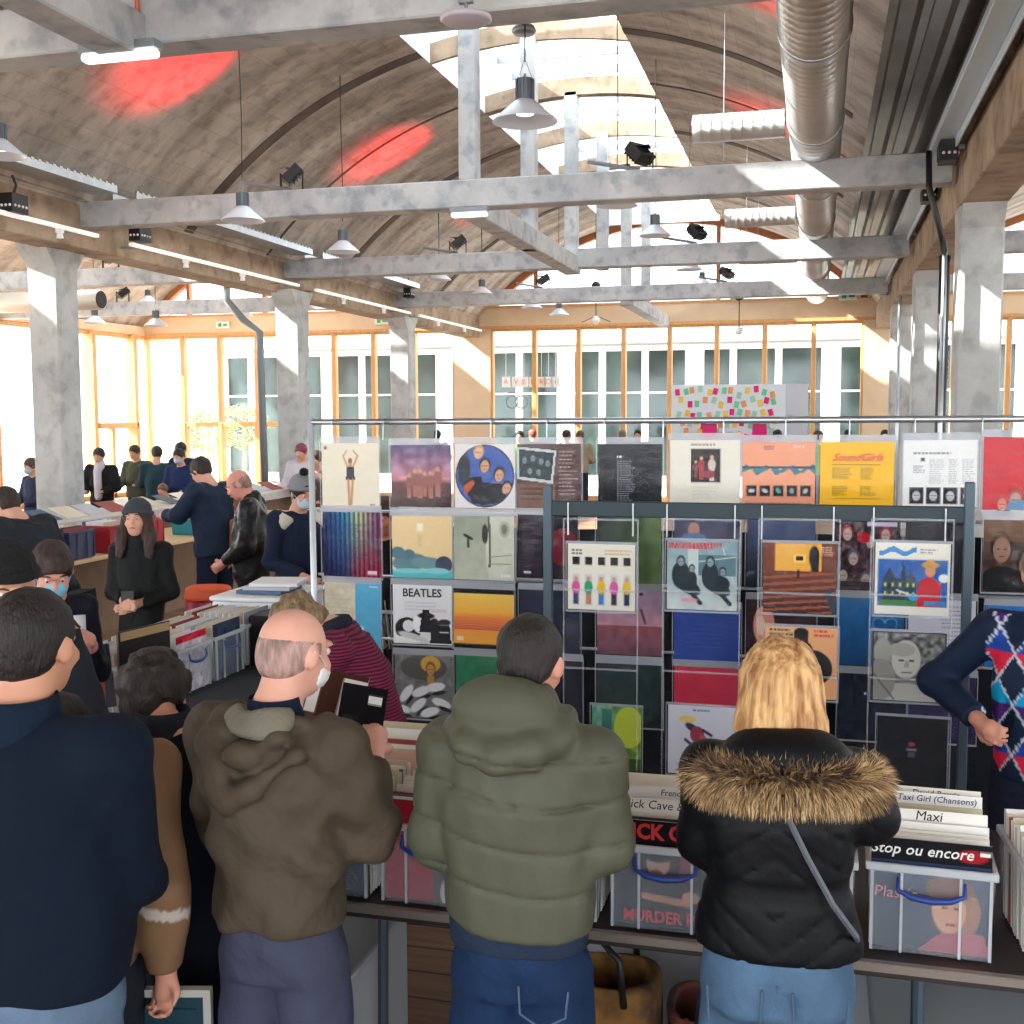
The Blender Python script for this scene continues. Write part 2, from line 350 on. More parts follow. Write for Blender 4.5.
# arched windows above the header
def arch(n, xa, xb, lab):
    xc = (xa+xb)/2; m = MB(); hs = (xb-xa)/2; a1 = math.asin(hs/RAD)*.995; K = 36
    for i in range(K):
        aa, ab = -a1+2*a1*i/K, -a1+2*a1*(i+1)/K
        for r0, r1 in ((RAD-.16, RAD),):
            q = [(xc+r0*math.sin(aa), ZC+r0*math.cos(aa)), (xc+r0*math.sin(ab), ZC+r0*math.cos(ab)), (xc+r1*math.sin(ab), ZC+r1*math.cos(ab)), (xc+r1*math.sin(aa), ZC+r1*math.cos(aa))]
            m.quad(*[(x, YW-.1, z) for x, z in q]); m.quad(*[(x, YW+.1, z) for x, z in q[::-1]])
            m.quad((q[0][0], YW-.1, q[0][1]), (q[0][0], YW+.1, q[0][1]), (q[1][0], YW+.1, q[1][1]), (q[1][0], YW-.1, q[1][1]))
    for k in (-3, -1, 1, 3):
        x = xc+k*1.17; z = ZC+math.sqrt(RAD**2-(x-xc)**2)-.1; m.box(x-.05, YW-.08, 5.0, x+.05, YW+.08, z)
    o = tag(m.build('window_%d' % n, mat('red_pine_arch', rgb(176, 110, 66), .5)), lab, 'window', kind='structure')
    g = MB(); pts = [(xc+(RAD-.1)*math.sin(-a1+2*a1*i/K), YW, ZC+(RAD-.1)*math.cos(-a1+2*a1*i/K)) for i in range(K+1)]
    pts = [p for p in pts if p[2] > 5.0]; g.poly(pts); g.build('pane', GLASS, o)
arch(40, XA, XB, 'arched window filling the far end of the main vault')
arch(41, XL, XA, 'arched window filling the far end of the left aisle')
arch(42, XB, XR, 'arched window filling the far end of the right aisle')
# left glass wall
k = 0; y = 2.0
while y < YW-.5:
    m = MB(); m.box(XL-.1, y-.08, 0, XL+.22, y+.08, HB); m.box(XL-.08, y+.08, HB-.12, XL+.1, y+1.83, HB); m.box(XL-.08, y+.08, 0, XL+.08, y+1.83, .12)
    if k % 3 == 1: m.box(XL-.08, y+.08, 1.9, XL+.3, y+1.83, 2.05); m.box(XL-.08, y+.9, 0, XL+.08, y+1.02, 1.9); m.box(XL-.08, y+1.75, 0, XL+.3, y+1.9, 2.05)
    o = bevel(m.build('window_%d' % (50+k), WOOD), .01, 1)
    tag(o, 'tall pine-framed bay of the left glass wall, number %d counted from the near end' % (k+1), 'window', 'left window bays', 'structure')
    g = MB(); g.box(XL-.01, y, .1, XL+.01, y+1.9, HB-.08); g.build('pane', GLASS, o); y += 1.91; k += 1
m = MB(); m.box(XL-.14, 0, HB, XL+.14, YW, 4.75)
tag(m.build('wall_left', PLY), 'plywood header above the left glass wall', 'wall', kind='structure')
# right wall, pale with windows
m = MB(); m.box(XR-.1, 3, 0, XR+.1, YW, 1.0); m.box(XR-.1, 3, 3.4, XR+.1, YW, 4.75)
for q in range(7): m.box(XR-.1, 3+q*3.8, 1.0, XR+.1, 3.4+q*3.8, 3.4)
tag(m.build('wall_right', mat('pale_render', rgb(216, 216, 214), .8, var=.05)), 'pale right wall of the hall beyond the columns', 'wall', kind='structure')

# ---------------------------------------------------------------- building across the courtyard
YO = 38.0
OW = mat('white_mullion', rgb(240, 240, 238), .5)
DGL = mat('dark_reflective_glass', rgb(70, 86, 84), .5, var=.35, vscale=.8, col2=rgb(38, 50, 50), spec=.1)
bl = root('courtyard_building', (-2, YO, 0), label='white-framed glass-fronted building across the courtyard', cat='building')
def bchild(name, mb, mt): return mb.build(name, mt, bl, loc=(-2, YO, 0))
def bc(name, mb, mt): o = mb.build(name, mt, bl); o.location = (2, -YO, 0); return o
m = MB(); m.box(-21.5, YO, -.3, 6, YO+8, 4.55); bc('wall', m, mat('facade_white', rgb(228, 230, 232), .7))
m = MB(); m.box(-21.5, YO-1.4, 4.55, 6, YO+8, 4.75); bc('roof', m, OW)
for k in range(-6, 13):
    x0 = -12.6+k*1.42
    g = MB(); g.box(x0+.05, YO-.08, .2, x0+1.38, YO-.02, 4.3); bc('pane', g, DGL)
m = MB()
for k in range(-6, 14):
    x0 = -12.6+k*1.42; m.box(x0-.1, YO-.2, -.3, x0+(.12 if k % 3 else .5), YO, 4.4)
m.box(-21.5, YO-.22, 4.3, 6, YO, 4.45); m.box(-21.5, YO-.15, 2.9, 6, YO-.08, 2.96); bc('mullion', m, OW)
m = MB(); m.box(-24.6, YO-.1, -.3, -21.5, YO+6, 4.3); bc('annex', m, mat('pale_cladding', rgb(206, 210, 210), .6))
# hanging letter cards behind the far glass
CARD = mat('white_card', rgb(240, 236, 236), .6); REDL = mat('coral_ink', rgb(214, 84, 84), .6)

# lamp post and pale trees outside the left end of the far glass
q = at_y(173, 430, 36); m = MB(); m.tube([(q.x, 36, -.2), (q.x, 36, 7)], .07, 8); m.box(q.x-.6, 35.9, 6.95, q.x+.1, 36.1, 7.05)
tag(m.build('lamp_post', GREYM), 'tall grey lamp post outside the far glass, left of the second column', 'lamp post')
rt = random.Random(6)
for i, (px, hh, lab) in enumerate(((207, 2.6, 'pale bare tree outside the glass left of the doors'), (243, 2.9, 'pale green tree outside the glass above the doors'))):
    q = at_y(px, 430, 33.4+i*2.2); t = root('tree', (q.x, 33.4+i*2.2, -.2), label=lab, cat='tree', group='trees outside the glass')
    m = MB(); m.tube([(0, 0, 0), (.05, 0, hh*.5), (0, 0, hh*.8)], [.08, .06, .03], 7); m.build('trunk', mat('pale_bark', rgb(150, 136, 120), .9), t)
    m = MB()
    for _ in range(900):
        a, b_, r_ = rt.uniform(0, 6.28), rt.uniform(-1, 1), rt.uniform(.3, 1)**.5; p = Vector((math.cos(a)*r_*.9*math.sqrt(1-b_*b_), math.sin(a)*r_*.9*math.sqrt(1-b_*b_), hh*.72+b_*r_*.8)); d = Vector((rt.uniform(-1, 1), rt.uniform(-1, 1), rt.uniform(-1, 1))).normalized()*.07; e = d.orthogonal().normalized()*.04
        m.poly([p-d, p+e, p+d, p-e])
    m.build('foliage', mat('pale_leaves', rgb(160, 166, 120), .8, var=.3), t)
# ================================================================ THINGS ON THE CEILING
# round spiral duct along the right of the vault
DUCT = mat('spiral_duct_steel', rgb(222, 226, 228), .3, metal=.55, var=.12, vscale=1.4)
DX, DZ, DR = -.07, 5.02, .25
d = root('ventilation_duct', (DX, 5, DZ), label='large round spiral-seam steel duct running along the vault', cat='duct')
prof = []; m = MB(); n = 0; ys = []
y = 4.0
while y < 28:
    ys += [(y, DR), (y+.10, DR), (y+.112, DR+.008), (y+.125, DR)]; y += .135
seg = 28
for yy, r in ys:
    for k in range(seg): a = 2*math.pi*k/seg; m.v.append((r*math.cos(a), yy-5, r*math.sin(a)))
for i in range(len(ys)-1):
    for k in range(seg): a = i*seg+k; b = i*seg+(k+1) % seg; m.f.append((a, a+seg, b+seg, b)); m.m.append(0)
m.build('duct_tube', DUCT, d, smooth=True)
for yy in (5.5, 8.9, 11.6, 14.6, 17.4, 20.5, 23.0, 26):
    c = MB(); c.lathe([(DR+.004, 0), (DR+.02, .0), (DR+.02, .05), (DR+.004, .05)], seg=28)
    o = c.build('clamp_ring', GALV, d, smooth=True); o.rotation_euler = (R(90), 0, 0); o.location = (0, yy-5, 0)
for yy, x0, lab in ((11.85, -1.25, 'short side branch of the round duct before the second tie beam'), (17.3, -1.35, 'side branch of the round duct beyond the second tie beam'), (21.6, -1.4, 'side branch of the round duct beyond the third tie beam')):
    s = root('branch_duct', (x0, yy, 5.05), label=lab, cat='duct', group='side branches of the duct')
    c = MB(); z = 0; pr = []
    while z < (DX-.33-x0): pr += [(.135, z), (.135, z+.07), (.141, z+.08), (.135, z+.09)]; z += .1
    c.lathe([(.12, 0)]+pr, seg=20); o = c.build('duct_tube', DUCT, s, smooth=True); o.rotation_euler = (0, R(90), 0)
    c = MB(); c.lathe([(0, .02), (.125, .02)], seg=20); o = c.build('grille', GREYM, s); o.rotation_euler = (0, R(90), 0)
    c = MB(); c.tube([(.3, 0, -.14), (.3, 0, -.32)], .006); c.tube([(.3, 0, .13), (.3, 0, 1.1)], .005); c.build('drop_rod', GALV, s)
d2 = root('ventilation_duct', (-15.6, 20, 4.5), label='pale round duct in the left aisle seen past the near left column', cat='duct')
m = MB(); m.tube([(-3.2, 0, 0), (2.0, 0, 0)], .2, 20); m.build('duct_tube', mat('pale_duct', rgb(222, 220, 212), .4, metal=.3), d2, smooth=True)
m = MB(); m.tube([(1.99, 0, 0), (2.02, 0, 0)], .17, 20); m.build('duct_opening', BLACK, d2)

# light-blue cable channel at the right edge beam
for y0, y1, lab in ((5, 12.3, 'pale blue metal channel beside the corrugated deck, before the second tie beam'), (12.7, 17.8, 'pale blue metal channel beyond the second tie beam'), (18.2, 23.1, 'pale blue metal channel beyond the third tie beam')):
    m = MB(); m.box(1.02, y0, 4.78, 1.20, y1, 4.86); m.box(1.20, y0, 4.70, 1.22, y1, 4.86)
    for yy in (y0+.4, y1-.4): m.box(1.08, yy-.02, 4.86, 1.12, yy+.02, 4.985); m.box(1.22, yy-.02, 4.72, 1.305, yy+.02, 4.76)
    tag(bevel(m.build('cable_channel', mat('pale_blue_enamel', rgb(196, 212, 226), .35)), .006, 1), lab, 'cable channel', 'pale blue cable channels')
# galvanised trays on the left, over the edge beam
for y0, y1, lab in ((4.5, 12.3, 'perforated galvanised cable tray ending at the second tie beam'), (12.7, 17.8, 'galvanised cable tray between second and third tie beams on the left'), (18.2, 23.1, 'galvanised cable tray beyond the third tie beam on the left')):
    m = MB(); m.box(-8.42, y0, 4.86, -8.1, y1, 4.875); m.box(-8.1, y0, 4.86, -8.09, y1, 4.95); m.box(-8.43, y0, 4.86, -8.42, y1, 4.95)
    yy = y0
    while yy < y1-.1: m.box(-8.105, yy, 4.94, -8.085, yy+.05, 4.965); yy += .12
    tag(m.build('cable_tray', GALV), lab, 'cable tray', 'galvanised cable trays')
RAILW = mat('white_rail', rgb(240, 238, 230), .35, emit=((1, .97, .9), .25))
def rail(x, y0, y1, z, lab, spots):
    t = root('light_rail', (x, y0, z), label=lab, cat='track light', group='white lighting rails')
    m = MB(); m.box(-.03, 0, -.02, .03, y1-y0, .02); m.build('rail', RAILW, t)
    for yy in (.3, (y1-y0)-.3): m = MB(); m.box(-.34, yy-.02, -.0, -.02, yy+.02, .02); m.build('bracket', GREYM, t)
    for yy in spots:
        s = MB(); s.box(-.03, yy-y0-.04, -.07, .03, yy-y0+.04, -.02); s.lathe([(0, -.13), (.04, -.13), (.03, -.07), (0, -.07)], (0, yy-y0, 0), 10)
        s.build('clip_lamp', WHITEM, t)
rail(-8.32, 8.0, 12.2, 4.36, 'white lighting rail along the left edge beam before the second tie beam', (9.6, 11.5))
rail(-8.32, 12.9, 17.7, 4.36, 'white lighting rail along the left edge beam between second and third tie beams', (14.2, 15.8))
rail(-8.32, 18.4, 23.1, 4.36, 'white lighting rail along the left edge beam between third and fourth tie beams', (19.6, 21.6))
rail(-8.32, 23.7, 28.4, 4.36, 'white lighting rail along the left edge beam nearest the far wall', (25, 27))

def projector(name, p, aim, lab, arm=None, s=1.0, red=False, grp='black spotlights on beams'):
    t = root(name, p, label=lab, cat='spotlight', group=grp)
    q = Vector(aim)-Vector(p); M_ = q.to_track_quat('Z', 'Y').to_matrix().to_4x4()
    h = MB(); h.box(-.11*s, -.1*s, -.05*s, .11*s, .1*s, .05*s); 
    for k in range(5): h.box(-.1*s, (-.08+.04*k)*s, -.08*s, .1*s, (-.07+.04*k)*s, -.05*s)
    o = bevel(h.build('lamp_head', BLACK, t), .006, 1); o.matrix_local = M_ @ Matrix.Translation((0, 0, .0)); o.location.z += .17*s
    f = MB(); f.box(-.095*s, -.085*s, .05*s, .095*s, .085*s, .056*s)
    o2 = f.build('lens', mat('smoked_lens', rgb(40, 44, 50), .25), t); o2.matrix_local = o.matrix_local
    o2.location.z = .17*s
    b_ = MB(); b_.box(-.12*s, -.02*s, 0, .12*s, .02*s, .012*s); b_.box(-.125*s, -.015*s, 0, -.115*s, .015*s, .19*s); b_.box(.115*s, -.015*s, 0, .125*s, .015*s, .19*s)
    b_.build('yoke', BLACK, t)
    if arm:
        a = MB(); a.tube([(0, 0, .02), arm], .022, 8); a.build('bracket_arm', GREYM, t)
    if red:
        l = bpy.data.lights.new('red_beam', 'SPOT'); l.energy = red; l.color = (1, .0, .015); l.spot_size = R(64); l.spot_blend = 1; l.shadow_soft_size = .05
        lo = bpy.data.objects.new('red_beam', l); COL.objects.link(lo); lo.parent = t; lo.location = (0, 0, .17*s) ; lo.location += q.normalized()*.1
        lo.rotation_euler = q.to_track_quat('-Z', 'Y').to_euler()
    return t
L1 = at_y(292, 188, 12.5); R1 = at_y(640, 170, 12.5); L2 = at_y(458, 253, 18.0); R2 = at_y(697, 246, 18.0); L3 = at_y(543, 288, 23.35); R3 = at_y(727, 280, 23.35)
def vz(x): return ZC+math.sqrt(max(RAD**2-(x-XC)**2, .01))
for p, ax, ay, e, lab in ((L1, -7.15, 11.9, 330, 'black spotlight on the second tie beam above the left pendant lamps'), (R1, -.6, 11.8, 220, 'black spotlight on the second tie beam right of the hanger posts'),
                      (L2, -6.8, 17.5, 260, 'black spotlight on the third tie beam, left half'), (R2, -.5, 17.2, 200, 'black spotlight on the third tie beam, right half'),
                      (L3, -6.5, 22.9, 200, 'black spotlight on the fourth tie beam, left half'), (R3, -.6, 22.8, 100, 'black spotlight on the fourth tie beam, right half')):
    projector('spotlight', (p.x, p.y, 4.8), (ax, ay, vz(ax)), lab, arm=(-.55, -.1, .12), s=1.15, red=e)
for px, py, Y, lab in ((111, 270, 18.0, 'black spotlight on the third tie beam in the left aisle'), (123, 303, 23.35, 'black spotlight on the fourth tie beam in the left aisle')):
    q = at_y(px, py, Y); projector('spotlight', (q.x, Y, 4.8), (q.x-1, Y-1, 6.5), lab, s=1.3)
q = at_y(120, 30, 6.6); projector('spotlight', (-5.3, 6.62, 4.8), (-7.2, 6.9, vz(-7.2)), 'spotlight hidden above the nearest tie beam', s=1.1, red=110)
# black control boxes clipped to the rails
for px, py, X, lab in ((14, 204, -8.3, 'black lamp box on the rail left of the near column'), (140, 234, -8.3, 'black lamp box on the rail right of the near column'), (409, 293, -8.3, 'small black lamp box on the rail near the third column'),
                       (929, 194, 1.2, 'black lamp box under the deck between second and third tie beams'), (948, 152, 1.15, 'black lamp box at the end of the pale blue channel'), (884, 290, 1.2, 'small black lamp box beyond the third tie beam')):
    q = at_x(px, py, X); s = root('lamp_box', q, label=lab, cat='spotlight', group='black lamp boxes')
    m = MB(); m.box(-.08, -.13, -.1, .08, .13, .1); m.box(-.09, -.11, -.07, -.08, .11, .07); bevel(m.build('housing', BLACK, s), .01, 1)
    for k in range(4):
        m = MB(); m.ball((.083, -.09+.06*k, -.03), .016, seg=8); m.build('led', WHITEM, s)
    for k in range(3): m = MB(); m.ball((-.05+.05*k, -.131, -.03), .016, seg=8); m.build('led', WHITEM, s)
    m = MB(); m.tube([(0, 0, .1), (.02, .02, .2), (-.01, 0, .3)], .014, 6); m.build('cable', BLACK, s)

# pendant bell lamps
SH = mat('brushed_aluminium_shade', rgb(222, 228, 238), .4, metal=.15, var=.06, vscale=3)
SHI = mat('shade_lining', rgb(150, 146, 146), .5)
FIN = mat('heat_sink', rgb(120, 128, 138), .4, metal=.6)
def pendant():
    t = root('pendant_lamp', (0, 0, 0))
    m = MB(); m.lathe([(.225, 0), (.222, .006), (.075, .135), (.05, .15), (.045, .15), (.07, .13), (.21, .006), (.225, 0)], seg=32)
    m.build('lamp_shade', SH, t, smooth=True)
    m = MB()
    m.lathe([(0, .146), (.056, .146), (.056, .285), (0, .285)], seg=20)
    for k in range(16):
        a = 2*math.pi*k/16; M_ = Matrix.Rotation(a, 4, 'Z'); m.box(.05, -.004, .15, .066, .004, .28, M=M_)
    m.build('heat_sink', FIN, t)
    m = MB(); m.lathe([(0, .05), (.06, .05), (.065, .1)], seg=16); m.build('bulb', mat('frosted_bulb', rgb(250, 248, 240), .5, emit=((1, .96, .9), 1.2)), t, smooth=True)
    m = MB(); m.tube([(0, 0, .285), (0, 0, .32)], .01, 8); m.tube([(-.05, 0, .29), (0, 0, .42)], .003, 5); m.tube([(.05, 0, .29), (0, 0, .42)], .003, 5); m.build('hook', GREYM, t)
    return t
pend = [(525, 122, 66, 'large bell pendant hanging in front of the skylight, nearest to the camera side'), (243, 221, 44, 'bell pendant below the second tie beam at its left, in front of the edge beam'),
 (343, 252, 34, 'bell pendant over the left tray between second and third tie beams'), (617, 206, 41, 'bell pendant crossing the second tie beam right of the hanger posts'), (655, 236, 33, 'bell pendant just below the second tie beam, right of the hanger posts'),
 (689, 270, 27, 'bell pendant at the third tie beam, right of the hanger posts'), (0, 156, 50, 'bell pendant cut by the left picture edge above the tray'), (439, 280, 25, 'bell pendant below the third tie beam near the third column'),
 (482, 294, 22, 'small bell pendant in front of the far wall at the third column'), (532, 308, 21, 'small bell pendant below the third tie beam, left of the centre'), (559, 315, 20, 'small bell pendant below the fourth tie beam, nearest the far header'),
 (702, 285, 20, 'small bell pendant between third and fourth tie beams on the right'), (722, 298, 19, 'small bell pendant in front of the far header, first from the arched window post'), (733, 308, 18, 'small bell pendant lowest in front of the far header'),
 (95, 323, 22, 'small bell pendant in the left aisle beside the near column'), (156, 326, 24, 'small bell pendant at the corner of the left glass wall'), (148, 302, 19, 'small bell pendant in the left aisle under the fourth tie beam'), (243, 316, 20, 'small bell pendant left of the second column'), (819, 268, 18, 'small bell pendant under the duct near the sunlit header')]
pp = pendant()
for i, (px, py, w, lab) in enumerate(pend):
    D = .45*F_PX/w; q = Vector(EYE + ray(px, py)*D)
    t = pp if i == 0 else copy_tree(pp)
    t.location = q; tag(t, lab, 'pendant lamp', 'aluminium bell pendants'); xc_ = XC if q.x > XA else (XL+XA)/2
    top = ZC+math.sqrt(RAD**2-min((q.x-xc_)**2, RAD**2-.1))
    if SKYN[0] < q.x < SKYN[1] or SKYL[0] < q.x < SKYL[1]: top = 8.04
    if .42 < q.x < 1.2: top = 5.0
    m = MB(); m.tube([(0, 0, .4), (.008, 0, (top-q.z)*.4), (-.006, 0, (top-q.z)*.75), (0, 0, top-q.z)], .005, 5); m.build('cord', BLACK, t)
# wire globe lamps near far wall
for px, py, lab in ((739, 331, 'tiny wire lamp with white globe under the far header, right one'), (596, 320, 'tiny wire lamp with white globe under the far header, left one')):
    q = at_y(px, py, 27.5); s = root('wire_lamp', q, label=lab, cat='pendant lamp', group='wire lamps')
    m = MB(); m.ball((0, 0, 0), .1, seg=12); m.build('globe', WHITEM, s, smooth=True)
    m = MB(); m.tube([(0, 0, .1), (0, 0, 3.2)], .012, 5); m.tube([(0, 0, .1), (.35, 0, -.05)], .01, 5); m.tube([(0, 0, .1), (-.35, 0, -.05)], .01, 5); m.ball((0, 0, .8), .12, seg=10); m.build('wire_frame', BLACK, s)
# ceiling canopy discs near the nearest beam
q = at_y(466, 22, 6.3); s = root('speaker_disc', q, label='flat round white ceiling disc hung under the nearest tie beam', cat='ceiling speaker')
m = MB(); m.lathe([(0, 0), (.13, 0), (.145, .012), (.14, .03), (0, .035)], seg=28); m.build('disc', mat('lilac_white', rgb(196, 190, 204), .5), s, smooth=True)
m = MB(); m.tube([(0, 0, .03), (0, 0, .2)], .012, 8); m.box(-.04, -.02, .1, .04, .02, .16); m.build('clamp', GREYM, s)
q = at_y(524, 34, 7.9); s = root('pendant_mount', q, label='grey clamp mount holding the large bell pendant', cat='bracket')
m = MB(); m.lathe([(0, 0), (.07, 0), (.085, .02), (.07, .05), (0, .06)], seg=18); m.build('mount_plate', GREYM, s, smooth=True); m = MB(); m.tube([(0, 0, .03), (-.09, .05, .14), (-.1, -.1, .3)], .018, 8); m.build('arm', BLACK, s)
# fluorescent battens
for px0, px1, py, Y, lab in ((82, 158, 40, 6.4, 'white fluorescent batten under the nearest tie beam'), (451, 488, 213, 12.35, 'white fluorescent batten under the second tie beam')):
    a = at_y(px0, py, Y); b_ = at_y(px1, py, Y); z = 4.44; s = root('fluorescent_batten', ((a.x+b_.x)/2, Y, z), label=lab, cat='ceiling light', group='fluorescent battens')
    w = (b_.x-a.x)/2; m = MB(); m.box(-w, -.05, .0, w, .05, .05); m.build('housing', GREYM, s); m = MB(); m.box(-w+.01, -.045, -.05, w-.01, .045, .0)
    bevel(m.build('diffuser', mat('batten_diffuser', rgb(245, 246, 250), .4, emit=((1, 1, 1), 1.0)), s), .02, 3)
# pipes and cables by the columns
m = MB(); m.tube([(-9.35, 17.2, 4.4), (-9.35, 17.2, 4.1), (-9.15, 17.35, 3.8), (-8.93, 17.5, 3.6), (-8.93, 17.6, 0)], .06, 12)
tag(m.build('drain_pipe', mat('grey_zinc', rgb(128, 136, 142), .5, metal=.3), smooth=True), 'grey downpipe bending down the second left column', 'pipe')
m = MB(); m.tube([(1.55, 16.0, 4.24), (1.55, 16.0, 0)], .07, 12); tag(m.build('drain_pipe', BLACK, smooth=True), 'black downpipe between the first two right columns', 'pipe')
m = MB(); m.tube([(1.18, 12.2, 3.9), (1.18, 12.2, 0)], .025, 8); tag(m.build('conduit_pipe', GALV, smooth=True), 'thin pale conduit down the near right column', 'pipe')
m = MB(); m.tube([(1.0, 12.1, 4.75), (1.0, 12.0, 4.4), (1.12, 12.0, 3.95), (1.17, 12.18, 3.8)], .03, 8); tag(m.build('cable_bundle', BLACK, smooth=True), 'black cable bundle drooping from the beam onto the near right column', 'cable')
m = MB(); m.tube([(1.12, 17.7, 3.9), (1.12, 17.7, 0)], .025, 8); tag(m.build('conduit_pipe', GALV, smooth=True), 'thin pale conduit down the second right column', 'pipe')
m = MB(); m.tube([at_y(137, 28, 6.45), at_y(137, 0, 6.45), at_y(137, -20, 6.45)], .014, 8); tag(m.build('conduit_pipe', mat('orange_conduit', rgb(214, 110, 70), .5), smooth=True), 'orange conduit rising from the fluorescent batten', 'pipe')
for px, py, Y, lab in ((223, 325, 29.3, 'green and white exit sign on the far header, left section'), (232+150, 321, 29.3, 'green and white exit sign on the far header beside the third column'), (848, 296, 27, 'small green exit light by the far right header')):
    q = at_y(px, py, Y); m = MB(); m.box(-.2, -.03, -.09, .2, .03, .09); g = root('exit_sign', q, label=lab, cat='exit sign', group='exit signs')
    m.build('sign_box', mat('exit_white', rgb(225, 240, 228), .5), g); m = MB(); m.box(-.13, -.035, -.05, -.03, -.03, .05); m.box(.02, -.035, -.03, .14, -.03, .03); m.build('pictogram', mat('exit_green', rgb(60, 170, 110), .5), g)
# ================================================================ BODIES: smooth solids meshed from a distance field
def surface_nets(F, org, h):
    S_ = F < 0; nx, ny, nz = F.shape
    c = [S_[i:nx-1+i, j:ny-1+j, k:nz-1+k] for i in (0, 1) for j in (0, 1) for k in (0, 1)]
    tot = sum(x.astype(np.int8) for x in c); mix = (tot > 0) & (tot < 8); idx = np.argwhere(mix)
    if len(idx) == 0: return np.zeros((0, 3)), []
    P = np.zeros((len(idx), 3)); cnt = np.zeros(len(idx)); I, J, K = idx.T
    cor = [(i, j, k) for i in (0, 1) for j in (0, 1) for k in (0, 1)]
    for a in range(8):
        for b in range(a+1, 8):
            ca, cb = cor[a], cor[b]
            if sum(abs(ca[t]-cb[t]) for t in range(3)) != 1: continue
            fa = F[I+ca[0], J+ca[1], K+ca[2]]; fb = F[I+cb[0], J+cb[1], K+cb[2]]
            m = (fa < 0) != (fb < 0); t = np.where(m, fa/np.where(m, fa-fb, 1), 0)
            for ax in range(3): P[:, ax] += np.where(m, ca[ax]+(cb[ax]-ca[ax])*t, 0)
            cnt += m
    P = (P/cnt[:, None]+idx)*h+org
    vid = -np.ones(mix.shape, dtype=np.int64); vid[I, J, K] = np.arange(len(idx)); faces = []
    for ax in range(3):
        sl0 = [slice(1, -1)]*3; sl1 = [slice(1, -1)]*3; sl0[ax] = slice(0, -1); sl1[ax] = slice(1, None)
        A = S_[tuple(sl0)]; B = S_[tuple(sl1)]; e = np.argwhere(A != B)
        if len(e) == 0: continue
        s = A[tuple(e.T)]; off = np.ones(3, int); off[ax] = 0; e = e+off
        u, v = [(1, 2), (2, 0), (0, 1)][ax]
        def g(du, dv):
            q = e.copy(); q[:, u] -= du; q[:, v] -= dv; return vid[q[:, 0], q[:, 1], q[:, 2]]
        q = np.stack([g(1, 1), g(0, 1), g(0, 0), g(1, 0)], 1); q[~s] = q[~s][:, ::-1]; faces.append(q)
    return P, np.concatenate(faces)
